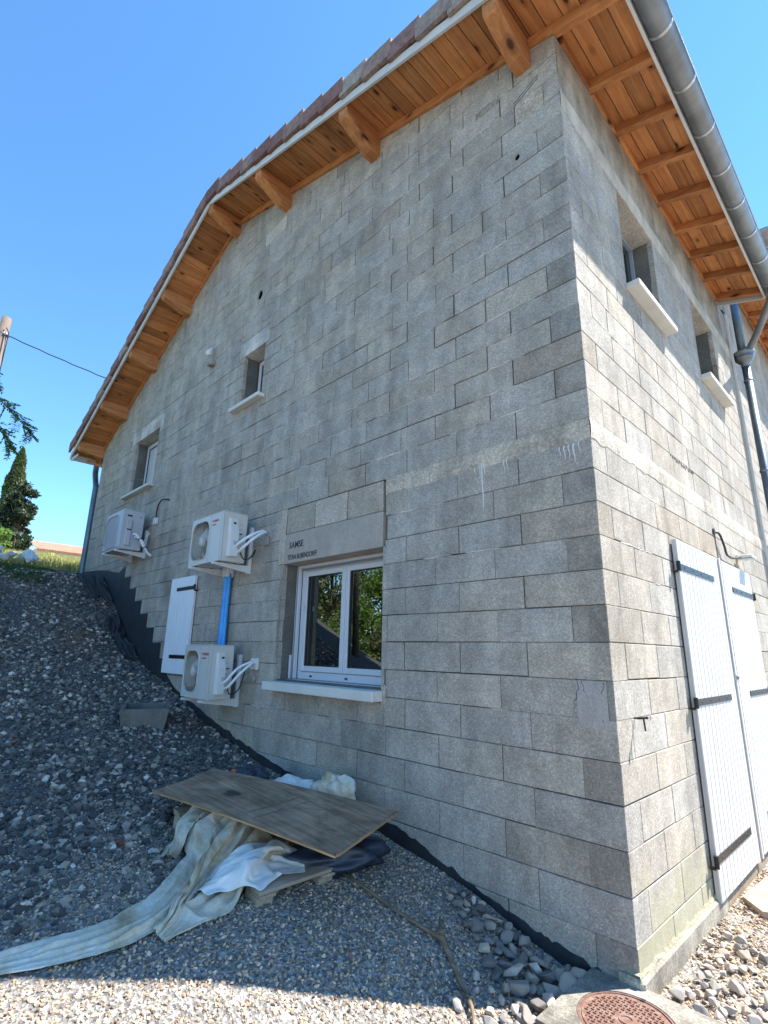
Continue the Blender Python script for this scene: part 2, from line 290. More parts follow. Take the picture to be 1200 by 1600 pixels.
def keep(o, parent):
    """parent while keeping world coordinates (all parents carry translation only)"""
    o.parent = parent; o.matrix_parent_inverse = Matrix.Translation(-Vector(parent.location)); return o
class MB:
    def __init__(s): s.v = []; s.f = []; s.m = []; s.k = 0
    def add(s, v, f):
        o = len(s.v); s.v += [tuple(a) for a in v]; s.f += [tuple(i + o for i in q) for q in f]; s.m += [s.k] * len(f); return s
    def box(s, x0, x1, y0, y1, z0, z1, c=0.0, R=None, piv=None):
        lo = (x0, y0, z0); hi = (x1, y1, z1)
        if c <= 0:
            v = [(x, y, z) for x in (x0, x1) for y in (y0, y1) for z in (z0, z1)]
            f = [(0, 1, 3, 2), (4, 6, 7, 5), (0, 4, 5, 1), (2, 3, 7, 6), (0, 2, 6, 4), (1, 5, 7, 3)]
        else:
            v = []; idx = {}
            for sx in (0, 1):
                for sy in (0, 1):
                    for sz in (0, 1):
                        for a in range(3):
                            p = [(lo, hi)[t][i] for i, t in enumerate((sx, sy, sz))]
                            for i, t in enumerate((sx, sy, sz)):
                                if i != a: p[i] += c if t == 0 else -c
                            idx[(sx, sy, sz, a)] = len(v); v.append(p)
            f = []
            for a in range(3):
                b_, c_ = [i for i in range(3) if i != a]
                for t in (0, 1):
                    q = []
                    for (u, w_) in ((0, 0), (1, 0), (1, 1), (0, 1)):
                        k = [0, 0, 0]; k[a] = t; k[b_] = u; k[c_] = w_; q.append(idx[(*k, a)])
                    f.append(q if (t == 1) ^ (a == 1) else q[::-1])
            for a in range(3):      # edges along axis a
                b_, c_ = [i for i in range(3) if i != a]
                for u in (0, 1):
                    for w_ in (0, 1):
                        k0 = [0, 0, 0]; k0[b_] = u; k0[c_] = w_; k1 = list(k0); k1[a] = 1
                        f.append((idx[(*k0, b_)], idx[(*k1, b_)], idx[(*k1, c_)], idx[(*k0, c_)]))
            for k in ((a, b2, c2) for a in (0, 1) for b2 in (0, 1) for c2 in (0, 1)): f.append(tuple(idx[(*k, a)] for a in range(3)))
        if R is not None:
            piv = Vector(piv) if piv is not None else Vector(((x0 + x1) / 2, (y0 + y1) / 2, (z0 + z1) / 2))
            v = [R @ (Vector(p) - piv) + piv for p in v]
        return s.add(v, f)
    def prism(s, poly, mp, d0, d1):
        k = len(poly); v = [mp(a, b, d0) for a, b in poly] + [mp(a, b, d1) for a, b in poly]
        f = [tuple(range(k)), tuple(range(2 * k - 1, k - 1, -1))] + [(i, i + k, (i + 1) % k + k, (i + 1) % k) for i in range(k)]
        return s.add(v, f)
    def tube(s, pts, r, n=8, cap=True):
        pts = [Vector(p) for p in pts]; rs = r if isinstance(r, (list, tuple)) else [r] * len(pts); v = []; prev = None
        for i, p in enumerate(pts):
            t = (pts[min(i + 1, len(pts) - 1)] - pts[max(i - 1, 0)]).normalized()
            if prev is None: a = t.orthogonal().normalized()
            else: a = (prev - t * prev.dot(t)).normalized()
            prev = a; b_ = t.cross(a)
            v += [p + (a * math.cos(2 * math.pi * j / n) + b_ * math.sin(2 * math.pi * j / n)) * rs[i] for j in range(n)]
        f = [(i * n + j, i * n + (j + 1) % n, (i + 1) * n + (j + 1) % n, (i + 1) * n + j) for i in range(len(pts) - 1) for j in range(n)]
        if cap: f += [tuple(range(n - 1, -1, -1)), tuple(range((len(pts) - 1) * n, len(pts) * n))]
        return s.add(v, f)
    def lathe(s, prof, c, axis, n=24):
        """prof: (radius, offset along axis)"""
        A = Vector(axis).normalized(); a = A.orthogonal().normalized(); b_ = A.cross(a); c = Vector(c); v = []
        for r, h in prof: v += [c + A * h + (a * math.cos(2 * math.pi * j / n) + b_ * math.sin(2 * math.pi * j / n)) * max(r, 1e-4) for j in range(n)]
        f = [(i * n + j, i * n + (j + 1) % n, (i + 1) * n + (j + 1) % n, (i + 1) * n + j) for i in range(len(prof) - 1) for j in range(n)]
        return s.add(v, f)
    def build(s, name, mat, parent=None, smooth=False, kp=True, recalc=True):
        mats = mat if isinstance(mat, (list, tuple)) else None
        o = mesh_obj(name, s.v, s.f, None if mats else mat, None, smooth, mats, s.m if mats else None, recalc)
        if parent: (keep(o, parent) if kp else setattr(o, 'parent', parent))
        return o
def part(name, mat, parent, *args, c=.002, **kw): return MB().box(*args, c=c, **kw).build(name, mat, parent)
def bez(p, n=12):
    out = []
    for k in range(len(p) - 1):
        p0 = Vector(p[max(k - 1, 0)]); p1 = Vector(p[k]); p2 = Vector(p[k + 1]); p3 = Vector(p[min(k + 2, len(p) - 1)])
        for i in range(n):
            t = i / n; out.append(.5 * ((2 * p1) + (-p0 + p2) * t + (2 * p0 - 5 * p1 + 4 * p2 - p3) * t * t + (-p0 + 3 * p1 - 3 * p2 + p3) * t ** 3))
    out.append(Vector(p[-1])); return out
def dup(o, loc=None):
    c = o.copy(); COL.objects.link(c)
    if loc is not None: c.location = loc
    for k in list(o.children):
        d = k.copy(); COL.objects.link(d); d.parent = c
        for g in list(k.children):
            e = g.copy(); COL.objects.link(e); e.parent = d
    return c
def text_obj(txt, size, mat, parent, mw, extrude=.0008, name='lettering'):
    cu = bpy.data.curves.new(name, 'FONT'); cu.body = txt; cu.size = size; cu.extrude = extrude; cu.resolution_u = 3; cu.space_character = 1.0; cu.offset = size * .012
    t = bpy.data.objects.new(name + '_source', cu); COL.objects.link(t); dg = bpy.context.evaluated_depsgraph_get()
    me = bpy.data.meshes.new_from_object(t.evaluated_get(dg)); bpy.data.objects.remove(t)
    me.transform(mw); me.materials.clear(); me.materials.append(M[mat]); o = bpy.data.objects.new(name, me); COL.objects.link(o); keep(o, parent); return o

# ------------------------------------------------------------------ terrain
GX = [-400, -60, -30, -20, -14, -11, -9.6, -8.7, -8.0, -7.2, -6.4, -5.7, -5.0, -4.3, -3.2, -2.4, -1.7, -1.2, -.9, -.58, -.3, 0, 1, 400]
GZ = [8, 7.2, 5.4, 4.25, 3.25, 2.78, 2.62, 2.47, 2.08, 1.62, 1.2, .92, .70, .50, .28, .17, .10, .02, -.05, -.15, -.2, -.22, -.24, -.24]
def gz(x, y):
    z = float(np.interp(x, GX, GZ))
    if y < -2.9 and x < 0:                # the yard falls away from the bank
        q = min(1, (-2.9 - y) / 4.5); q = q * q * (3 - 2 * q); z = z * (1 - q * .8)
    if -8.4 < x < -5.6 and y > -.7:       # soil slumped away from the wall
        z -= .16 * min(1, (y + .7) / .6) * math.sin(math.pi * min(1, max(0, (x + 8.4) / 2.8)))
    if y > 5 and x < 0: z = max(z, -.24)
    return z + .022 * noise.noise(Vector((x * 1.7, y * 1.7, 0))) + .007 * noise.noise(Vector((x * 7, y * 7, 3)))
def ground():
    xs = sorted(set([round(v, 3) for v in np.concatenate([np.linspace(-400, -40, 14), np.linspace(-38, -14, 25), np.linspace(-13.5, -9.5, 21), np.arange(-9.4, 2.0, .06), np.linspace(2.2, 10, 14), np.linspace(14, 400, 12)])]))
    ys = sorted(set([round(v, 3) for v in np.concatenate([np.linspace(-400, -20, 14), np.linspace(-18, -4, 15), np.arange(-3.8, .4, .06), np.linspace(.6, 12, 20), np.linspace(15, 400, 14)])]))
    v = [(x, y, gz(x, y)) for x in xs for y in ys]; ny = len(ys)
    f = [(i * ny + j, (i + 1) * ny + j, (i + 1) * ny + j + 1, i * ny + j + 1) for i in range(len(xs) - 1) for j in range(ny - 1)]
    o = mesh_obj('ground', v, f, 'ground', smooth=True); tag(o, 'gravelly ground rising in a bank along the gable wall', None, None, 'structure')
ground()

# ------------------------------------------------------------------ the house
RS, LS, XR, ZE = .308, .45, 4.95, 5.90          # right slope, left slope, ridge distance, rafter underside at the corner
ZR = ZE + RS * XR
def roofz(u): return ZE + RS * u if u <= XR else ZR - LS * (u - XR)      # rafter underside at distance u left of the corner
house = empty('block_house', (-5, 4, 0), 'unrendered grey concrete block house with pine eaves and dark tiled gable roof', 'house')
mg = lambda u, z, d: (-u, d, z)        # gable wall coordinates
ms_ = lambda u, z, d: (-d, u, z)       # side wall coordinates
def clip(poly, a, b_, c):
    """keep a*u+b*z<=c"""
    out = []
    for i in range(len(poly)):
        p, q = poly[i], poly[(i + 1) % len(poly)]; fp = a * p[0] + b_ * p[1] - c; fq = a * q[0] + b_ * q[1] - c
        if fp <= 0: out.append(p)
        if (fp < 0 < fq) or (fq < 0 < fp):
            t = fp / (fp - fq); out.append((p[0] + (q[0] - p[0]) * t, p[1] + (q[1] - p[1]) * t))
    return out
def area(p): return abs(sum(p[i][0] * p[(i + 1) % len(p)][1] - p[(i + 1) % len(p)][0] * p[i][1] for i in range(len(p)))) / 2
def subtract(rects, hole):
    out = []; a0, a1, b0, b1 = hole
    for (u0, u1, z0, z1) in rects:
        if u1 <= a0 + 1e-6 or u0 >= a1 - 1e-6 or z1 <= b0 + 1e-6 or z0 >= b1 - 1e-6: out.append((u0, u1, z0, z1)); continue
        if u0 < a0: out.append((u0, a0, z0, z1))
        if u1 > a1: out.append((a1, u1, z0, z1))
        m0, m1 = max(u0, a0), min(u1, a1)
        if z0 < b0: out.append((m0, m1, z0, b0))
        if z1 > b1: out.append((m0, m1, b1, z1))
    return out
def rakes(poly, gap=.004):
    r = clip(poly, -RS, 1, ZE - gap)
    return clip(r, LS, 1, ZR + LS * XR - gap) if r else r
def shrink(poly, g):
    cu = sum(p[0] for p in poly) / len(poly); n_ = len(poly); out = []
    sgn = 1 if sum(poly[i][0] * poly[(i + 1) % n_][1] - poly[(i + 1) % n_][0] * poly[i][1] for i in range(n_)) > 0 else -1
    for i in range(n_):
        p0, p1, p2 = Vector(poly[i - 1]), Vector(poly[i]), Vector(poly[(i + 1) % n_])
        e1 = (p1 - p0); e2 = (p2 - p1)
        if e1.length < 1e-5 or e2.length < 1e-5: continue
        e1.normalize(); e2.normalize(); n1 = Vector((-e1.y, e1.x)) * sgn; n2 = Vector((-e2.y, e2.x)) * sgn
        b_ = n1 + n2; L_ = b_.length
        if L_ < .2: out.append(p1); continue
        b_.normalize(); out.append(p1 + b_ * (g / max(.35, b_.dot(n1))))
    return [tuple(p) for p in out]
def block_geo(poly, mp, depth, proud, ch=.0035):
    """outer outline at depth, bevelled front"""
    k = len(poly); inn = shrink(poly, ch)
    if len(inn) != k: inn = poly
    v = [mp(a, b_, -proud) for a, b_ in inn] + [mp(a, b_, ch - proud) for a, b_ in poly] + [mp(a, b_, depth) for a, b_ in poly]
    f = [tuple(range(k))]
    for r in (0, 1): f += [(r * k + i, (r + 1) * k + i, (r + 1) * k + (i + 1) % k, r * k + (i + 1) % k) for i in range(k)]
    f.append(tuple(range(3 * k - 1, 2 * k - 1, -1)))
    return v, f
def pix_area(poly, mp):
    ps = []
    for a, b_ in poly:
        d = Vector(mp(a, b_, 0)) - CAM; z = d.dot(FW)
        if z < .1: return 0
        ps.append((d.dot(RT) / z, d.dot(UP) / z))
    cx = sum(p[0] for p in ps) / len(ps); cy = sum(p[1] for p in ps) / len(ps)
    return area(ps) * (1 if abs(cx) < .78 and abs(cy) < 1.03 else .02)
def courses_of(zmin, ztop):
    cs = []; k = -2
    while -.0 + .2 * k < 2.6 - 1e-6:
        if .2 * (k + 1) > zmin: cs.append((.2 * k, .2 * k + .2, k % 2 == 1))
        k += 1
    z = 2.72; k = 0
    while z < ztop: cs.append((z, z + .2, k % 2 == 1)); z += .2; k += 1
    return cs
def lay(uend, zmin, ztop, gable, openings, useclip, ustart=0.0):
    """every block of one wall as (polygon, depth)"""
    out = []; r_ = random.Random(5 if gable else 9)
    for (z0, z1, A) in courses_of(zmin, ztop):
        edges = []
        if gable and z1 > 5.34:
            edges.append((0, .37 if A else .5, True, False)); u = .37 if A else .5
        elif ustart == 0:
            first = .2 if A == gable else .5
            own = (first == .5)
            edges.append((0, first, own, True))
            u = first
        else: u = ustart - (.25 if A else 0)
        while u < uend:
            w_ = .5 + r_.uniform(-.006, .012)
            if z0 > 2.7 and r_.random() < .05: w_ = r_.choice((.25, .37))
            edges.append((u, min(u + w_, uend), True, False)); u += w_
        for (u0, u1, own, corner) in edges:
            if not own: continue
            if ustart and u0 < ustart: u0 = ustart
            rects = [(u0, u1, z0, z1)]
            for h in openings: rects = subtract(rects, h)
            for (a0, a1, b0, b1) in rects:
                if a1 - a0 < .012 or b1 - b0 < .012: continue
                g = r_.choice((.0015, .002, .003, .004, .007, .010) if z0 < 2.7 else (.002, .003, .005, .008, .011, .014)) / 2; gb = r_.choice((.002, .003, .004, .006) if z0 < 2.7 else (.003, .004, .006, .009)) / 2; dz = r_.uniform(-.0015, .0015)
                l = a0 if (corner and a0 == 0) else a0 + g
                p = [(l, b0 + gb + dz), (a1 - g, b0 + gb + dz + r_.uniform(-.001, .001)), (a1 - g, b1 - gb + dz), (l, b1 - gb + dz)]
                if useclip: p = rakes(p)
                if not p or len(p) < 3 or area(p) < .002: continue
                out.append((p, .2 if corner else .05, corner, (u0 + u1) / 2, (z0 + z1) / 2))
    return out
def colour_of(gable, u, z, r_):
    if gable:
        if 5.31 < z < 5.52 and .45 < u < 3.8: return 'block_dark'
        if 2.2 < z < 2.4 and .5 < u < 1.0: return 'block_dark'
        if r_.random() < .03: return 'block_dark'
        if r_.random() < .008: return 'block_brown'
        if r_.random() < .015: return 'block_pale'
    else:
        if 2.2 < z < 2.4 and 1.1 < u < 2.4: return 'block_brown'
        return 'block_side'
    return 'block'
def build_wall(wallobj, blocks, mp, gable, seed, proudmax=.0022, skin='block'):
    r_ = random.Random(seed); blocks = sorted(blocks, key=lambda q: -pix_area(q[0], mp)); cache = {}
    lim = 299; rest = MB(); tones = []
    for i, (p, depth, corner, u, z) in enumerate(blocks):
        pr = r_.uniform(0, proudmax); mt = colour_of(gable, u, z, r_) if skin == 'block' else skin
        if i < lim:
            cu = sum(q[0] for q in p) / len(p); cz = sum(q[1] for q in p) / len(p); org = Vector(mp(cu, cz, 0))
            key = (tuple((round((q[0] - cu) / .004), round((q[1] - cz) / .002)) for q in p), depth, mt)
            if key in cache:
                o = bpy.data.objects.new('concrete_block', cache[key]); COL.objects.link(o)
            else:
                v, f = block_geo(p, mp, depth, 0); v = [Vector(a) - org for a in v]
                o = mesh_obj('concrete_block', v, f, mt, recalc=True); cache[key] = o.data
                if depth > .1 and not gable and wallobj == side:
                    o.data.materials.append(M['block_end'])
                    for pg in o.data.polygons:
                        if pg.normal.y < -.7: pg.material_index = 1
            o.location = org + Vector(mp(0, 0, -pr)); keep(o, wallobj)
        else:
            rest.k = {'block_dark': 1, 'block_brown': 2, 'block_pale': 3, 'block_side': 4}.get(mt, 0)
            v, f = block_geo(p, mp, depth, pr); rest.add(v, f); tones += [1 + r_.random()] * len(v)
    if rest.v:
        o = rest.build('concrete_block', ['block', 'block_dark', 'block_brown', 'block_pale', 'block_side'], wallobj); tag(o, kind='stuff')
        at = o.data.attributes.new('tone', 'FLOAT', 'POINT'); at.data.foreach_set('value', tones)
    return len(blocks)
def core(name, uend, z0, z1, openings, mp, useclip, u0=.018, holes_grow=.004):
    rects = [(u0, uend, z0, z1)]
    for (a, b_, c, d) in openings: rects = subtract(rects, (a - holes_grow, b_ + holes_grow, c - holes_grow, d + holes_grow))
    mb = MB()
    for (a, b_, c, d) in rects:
        p = [(a, c), (b_, c), (b_, d), (a, d)]
        if useclip: p = rakes(p, .02)
        if p and len(p) > 2: mb.prism(p, mp, .044, .2)
    return mb.build(name, 'mortar', house)
UG = 9.95
# openings (u0,u1,z0,z1): real holes
G_open = [(1.76, 3.17, 1.06, 2.15), (3.90, 4.38, 4.27, 4.99), (7.05, 8.06, 3.84, 4.82)]
S_open = [(.96, 1.79, 4.22, 5.18), (2.94, 3.80, 4.22, 5.18)]
# strips of other masonry that replace blocks (lintels, poured beams, infill)
G_skip = G_open + [(1.72, 3.20, .96, 1.06), (1.76, 3.20, 2.15, 2.72), (0, 1.735, 2.6, 2.72), (3.20, UG, 2.6, 2.72), (3.82, 4.52, 4.99, 5.22), (6.9, 8.25, 4.82, 5.06), (1.735, 1.76, 2.15, 2.72), (.13, .36, 5.32, 5.50), (3.165, 3.27, 2.15, 2.6)]
S_skip = S_open + [(0, 4.75, 2.6, 2.72), (0, 4.75, 5.18, 5.36), (0, 4.75, 5.36, 5.95)]
gable = core('gable_wall', UG, -.6, 7.6, G_open, mg, True)
side = core('side_wall', 4.75, -.6, 5.88, S_open, ms_, False, .204)
gable['label'] = 'shaded gable wall of grey concrete blocks'; side['label'] = 'sunlit side wall of grey concrete blocks'
gb = lay(UG, -.5, 7.5, True, G_skip, True)
HOLES = [(.37, 5.01, .022), (1.88, 6.10, .028), (4.14, 5.79, .055)]
# blocks that a bored hole goes through get the hole cut out
def holed_block(p, mp, c, r, mt, wallobj):
    us = [q[0] for q in p]; zs = [q[1] for q in p]; n_ = 24; ring = []; outer = []
    for j in range(n_):
        a = 2 * math.pi * j / n_; du, dz = math.cos(a), math.sin(a); ring.append((c[0] + du * r * 1.0, c[1] + dz * r * 1.25))
        ts = []
        if du > 1e-6: ts.append((max(us) - c[0]) / du)
        if du < -1e-6: ts.append((min(us) - c[0]) / du)
        if dz > 1e-6: ts.append((max(zs) - c[1]) / dz)
        if dz < -1e-6: ts.append((min(zs) - c[1]) / dz)
        t = min(ts); outer.append((c[0] + du * t, c[1] + dz * t))
    # snap nearest ray points to the corners
    for q in [(a, b_) for a in (min(us), max(us)) for b_ in (min(zs), max(zs))]:
        k = min(range(n_), key=lambda j: (outer[j][0] - q[0]) ** 2 + (outer[j][1] - q[1]) ** 2); outer[k] = q
    v = [mp(a, b_, -.001) for a, b_ in outer] + [mp(a, b_, -.001) for a, b_ in ring] + [mp(a, b_, .05) for a, b_ in outer] + [mp(a, b_, .05) for a, b_ in ring]
    f = []
    for j in range(n_):
        k = (j + 1) % n_; f += [(j, k, n_ + k, n_ + j), (n_ + j, n_ + k, 3 * n_ + k, 3 * n_ + j), (j, 2 * n_ + j, 2 * n_ + k, k)]
    o = mesh_obj('concrete_block', v, f, mt, recalc=True); keep(o, wallobj)
    mb = MB(); mb.lathe([(r * 1.25, 0), (r * .5, .001), (0, .002)], mp(c[0], c[1], .012), Vector(mp(0, 0, 1)), 16); mb.build('hole_shade_disc', 'pitch', wallobj)  # black disc just inside the mouth paints the hole's deep shade
gb2 = []
for q in gb:
    us = [a[0] for a in q[0]]; zs = [a[1] for a in q[0]]; hit = None
    for (hu, hz, hr) in HOLES:
        if min(us) + hr < hu < max(us) - hr and min(zs) + hr < hz < max(zs) - hr * 1.3 and len(q[0]) == 4: hit = (hu, hz, hr)
    if hit: holed_block(q[0], mg, hit, hit[2], 'block', gable)
    else: gb2.append(q)
build_wall(gable, gb2, mg, True, 21)
build_wall(side, lay(4.75, -.12, 5.8, False, S_skip, False), ms_, False, 22)
# poured and filled pieces
def wavy(u0, u1, zt, zb, amp, step=.035, seed=0, tamp=.002):
    r_ = random.Random(seed); n_ = max(2, int((u1 - u0) / step)); ph = r_.uniform(0, 9)
    top = [(u0 + (u1 - u0) * i / n_, zt + r_.uniform(-tamp, tamp)) for i in range(n_ + 1)]
    bot = [(u0 + (u1 - u0) * i / n_, zb + amp * noise.noise(Vector((i * .35 + ph, seed, 0))) * 1.6 + r_.uniform(-.2, .2) * amp) for i in range(n_ + 1)]
    return top, bot
def strip(name, mat, parent, top, bot, mp, front, back, rows=3, rough=.0015):
    n_ = len(top); v = []
    for r in range(rows + 1):
        t = r / rows
        for i in range(n_):
            d = front + (random.uniform(-rough, rough) if 0 < r < rows else .003)
            v.append(mp(top[i][0], top[i][1] * (1 - t) + bot[i][1] * t, d))
    f = [(r * n_ + i, r * n_ + i + 1, (r + 1) * n_ + i + 1, (r + 1) * n_ + i) for r in range(rows) for i in range(n_ - 1)]
    o_ = len(v); v += [mp(a, b_, back) for a, b_ in top] + [mp(a, b_, back) for a, b_ in bot]
    f += [(i, i + 1, o_ + i + 1, o_ + i) for i in range(n_ - 1)] + [(rows * n_ + i, rows * n_ + i + 1, o_ + n_ + i + 1, o_ + n_ + i) for i in range(n_ - 1)]
    return mesh_obj(name, v, f, mat, recalc=True) if parent is None else keep(mesh_obj(name, v, f, mat, recalc=True), parent)
t_, b_ = wavy(0, 1.735, 2.722, 2.582, .011, seed=3)
strip('concrete_band', 'band', gable, t_, b_, mg, -.004, .03)['label'] = 'rough pale poured concrete band'
t_, b_ = wavy(-.004, 4.75, 2.722, 2.588, .012, seed=8); strip('concrete_band', 'band', side, t_, b_, ms_, -.006, .03)['label'] = 'sunlit pale poured concrete band'
t_, b_ = wavy(3.27, UG, 2.718, 2.602, .003, seed=5); strip('concrete_band', 'block', gable, t_, b_, mg, -.001, .03)
t_, b_ = wavy(0, 4.75, 5.362, 5.178, .006, seed=15); strip('ring_beam', 'band_smooth', side, t_, b_, ms_, -.004, .03)
t_, b_ = wavy(.125, .365, 5.51, 5.31, .02, seed=26, step=.02, tamp=.01); strip('mortar_patch', 'band', gable, t_, b_, mg, -.006, .03)['label'] = 'cracked pale mortar patch under the corner purlin'
for k in range(2): MB().tube([Vector(mg(.37 - .03 * i + .006 * math.sin(i * 2.3 + k), 5.515 + .014 * i + .03 * k + .006 * math.sin(i * 3.1 + k * 2), -.0015)) for i in range(8)], .0022, 4).build('crack', 'ink', gable)
t_, b_ = wavy(0, 4.75, 5.89, 5.364, .004, seed=35); strip('ring_beam', 'beam', side, t_, b_, ms_, -.0, .2)
t_, b_ = wavy(3.165, 3.275, 2.72, 2.15, .004, seed=36, step=.03); strip('mortar_patch', 'block_pale', gable, t_, b_, mg, .0005, .03)
# window lintel with its three infill blocks
MB().box(-3.165, -1.765, -.006, .203, 2.148, 2.447, c=.004).build('lintel', 'lintel', gable)
for (a, b2, mt) in ((-3.155, -2.70, 'block_brown'), (-2.69, -2.23, 'block_pale'), (-2.215, -1.77, 'block_brown')):
    MB().box(a, b2, -.002, .05, 2.452, 2.712, c=.004).build('infill_block', mt, gable)
tag(text_obj('SAMSE', .088, 'ink', gable, Matrix.Translation((-3.08, -.0075, 2.295)) @ Matrix.Rotation(math.radians(90), 4, 'X') @ Matrix.Diagonal((.92, 1, 1, 1))), 'black stencilled word SAMSE')
tag(text_obj('TITAN BUBENDORFF', .070, 'ink', gable, Matrix.Translation((-3.10, -.0075, 2.18)) @ Matrix.Rotation(math.radians(90), 4, 'X') @ Matrix.Diagonal((.72, 1, 1, 1))), 'black stencilled words TITAN BUBENDORFF')
tag(text_obj('FABEM', .10, 'faint', gable, Matrix.Translation((-.50, -.0045, 5.76)) @ Matrix.Rotation(math.radians(90), 4, 'X') @ Matrix.Rotation(math.radians(180), 4, 'Z') @ Matrix.Diagonal((.8, 1, 1, 1))), 'faint upside down block maker stamp')
MB().box(-4.52, -3.82, -.003, .2, 4.988, 5.216, c=.003).build('lintel', 'lintel_pale', gable)
MB().box(-8.25, -6.9, -.003, .2, 4.817, 5.056, c=.003).build('lintel', 'lintel_pale', gable)
# render smears round the left jamb, patch by the corner
t_, b_ = wavy(3.172, 3.20, 2.14, 1.08, .0, seed=44, step=.014); strip('jamb_render', 'reveal', gable, t_, b_, mg, -.003, .03)
t_, b_ = wavy(.035, .205, 1.195, .955, .012, seed=50, step=.02); strip('mortar_patch', 'lintel', gable, t_, b_, mg, -.006, .03)['label'] = 'cracked grey mortar patch near the corner'
rc2 = random.Random(5)
for k, (u, z, L_) in enumerate(((.175, 1.19, .17), (.196, 1.19, .15), (.05, 1.19, .20))):
    pth = [Vector(mg(u, z, -.0045))]
    for i in range(11): u += rc2.gauss(0, .007); pth.append(Vector(mg(u, z - L_ * (i + 1) / 11, -.0045)))
    MB().tube(pth, [rc2.uniform(.0006, .0022) for _ in pth], 4).build('crack', 'ink', gable)
# lime drips below the band
for (u, z, L_, w_) in ((.78, 2.62, .33, .008), (.80, 2.61, .10, .005), (.76, 2.61, .08, .006), (.84, 2.6, .06, .005), (.60, 2.6, .10, .005), (.58, 2.6, .07, .004), (.11, 2.58, .12, .006), (.14, 2.58, .08, .005), (.17, 2.58, .09, .005), (.075, 2.58, .07, .004), (.20, 2.58, .06, .005)):
    MB().tube([Vector(mg(u + .004 * math.sin(i), z - L_ * i / 6, -.0035)) for i in range(7)], [w_ * (1.1 - .12 * i) for i in range(7)], 5).build('lime_drip', 'sill', gable)
for k in range(14):
    u = 1.5 + k * .045; z = 2.915 + random.uniform(-.01, .01)
    MB().tube([Vector(ms_(u, z, -.003)), Vector(ms_(u + .012, z - random.uniform(.01, .04), -.003))], .0035, 4).build('mortar_crumb', 'mortar', side)

# mortar squeezed out of the bed joints here and there
def smears(mp, uend, gable_, seed, n_, parent):
    r_ = random.Random(seed); mb = MB(); cs_ = [c for c in courses_of(0, 7.2)]
    for _ in range(n_):
        z0, z1, A = r_.choice(cs_)
        if z0 < 2.7 and r_.random() < .75: continue
        u = r_.uniform(.1, uend - .5); L_ = r_.uniform(.06, .55); zz = z0
        if gable_ and zz > roofz(u + L_) - .08: continue
        if gable_ and zz > roofz(u) - .08: continue
        if any(a - .05 < u + L_ and u < b_ + .05 and c - .02 < zz < d + .02 for a, b_, c, d in (G_skip if gable_ else S_skip)): continue
        if zz < .4 + (.12 * u if gable_ else 0): continue
        n2 = max(3, int(L_ / .03)); th = r_.uniform(.004, .0085)
        mb.tube([Vector(mp(u + L_ * i / n2, zz + r_.uniform(-.003, .003), .002)) for i in range(n2 + 1)], [th * r_.uniform(.5, 1.25) * (.4 if i in (0, n2) else 1) for i in range(n2 + 1)], 5)
    o = mb.build('mortar_smear', 'lintel_pale', parent); tag(o, kind='stuff')
smears(mg, UG, True, 71, 1000, gable); smears(ms_, 4.7, False, 72, 130, side)
# --- sills
def sill(x0, x1, y0, y1, z0, z1, parent, mt='sill'):
    return MB().box(x0, x1, y0, y1, z0, z1, c=.006).build('window_sill', mt, parent)
sill(-3.235, -1.735, -.11, .2, .965, 1.042, gable)
sill(-4.53, -3.82, -.09, .18, 4.215, 4.265, gable); sill(-8.22, -6.98, -.09, .18, 3.79, 3.835, gable)
sill(-.18, .10, .945, 1.86, 4.165, 4.217, side); sill(-.18, .10, 2.915, 3.86, 4.165, 4.217, side)
t_, b_ = wavy(1.695, 1.745, 1.085, .945, .02, seed=77, step=.01, tamp=.01); strip('mortar_patch', 'block_pale', gable, t_, b_, mg, -.006, .03)
# --- windows: frame and panes seen down to each sash
def window_gable(x0, x1, z0, z1, y, sashes, fw=.045, kind='glass'):
    w = MB(); 
    for a in ((x0, x0 + fw, z0, z1), (x1 - fw, x1, z0, z1), (x0 + fw, x1 - fw, z1 - fw, z1), (x0 + fw, x1 - fw, z0, z0 + fw * 1.5)): w.box(a[0], a[1], y, y + .06, a[2], a[3], c=.003)
    fr = w.build('window_frame', 'white_pvc', gable)
    a0, a1 = x0 + fw + .004, x1 - fw - .004; b0, b1 = z0 + fw * 1.5 + .004, z1 - fw - .004; ww = (a1 - a0) / sashes; sw = .05
    for k in range(sashes):
        p0, p1 = a0 + ww * k + .003, a0 + ww * (k + 1) - .003; s = MB()
        for a in ((p0, p0 + sw, b0, b1), (p1 - sw, p1, b0, b1), (p0 + sw, p1 - sw, b1 - sw, b1), (p0 + sw, p1 - sw, b0, b0 + sw)): s.box(a[0], a[1], y - .012, y + .04, a[2], a[3], c=.004)
        s.build('sash', 'white_pvc', gable); g = MB()
        q = .008
        for a in ((p0 + sw, p0 + sw + q, b0 + sw, b1 - sw), (p1 - sw - q, p1 - sw, b0 + sw, b1 - sw), (p0 + sw + q, p1 - sw - q, b1 - sw - q, b1 - sw), (p0 + sw + q, p1 - sw - q, b0 + sw, b0 + sw + q)): g.box(a[0], a[1], y + .0, y + .03, a[2], a[3])
        g.build('glazing_seal', 'rubber', gable)
        if kind == 'glass': MB().box(p0 + sw + .002, p1 - sw - .002, y + .014, y + .018, b0 + sw + .002, b1 - sw - .002).build('pane', 'glass', gable)
        else: MB().box(p0 + sw + .002, p1 - sw - .002, y + .014, y + .03, b0 + sw + .002, b1 - sw - .002).build('panel', 'white_paint', gable)
    return fr
window_gable(-3.13, -1.765, 1.062, 2.135, .212, 2)
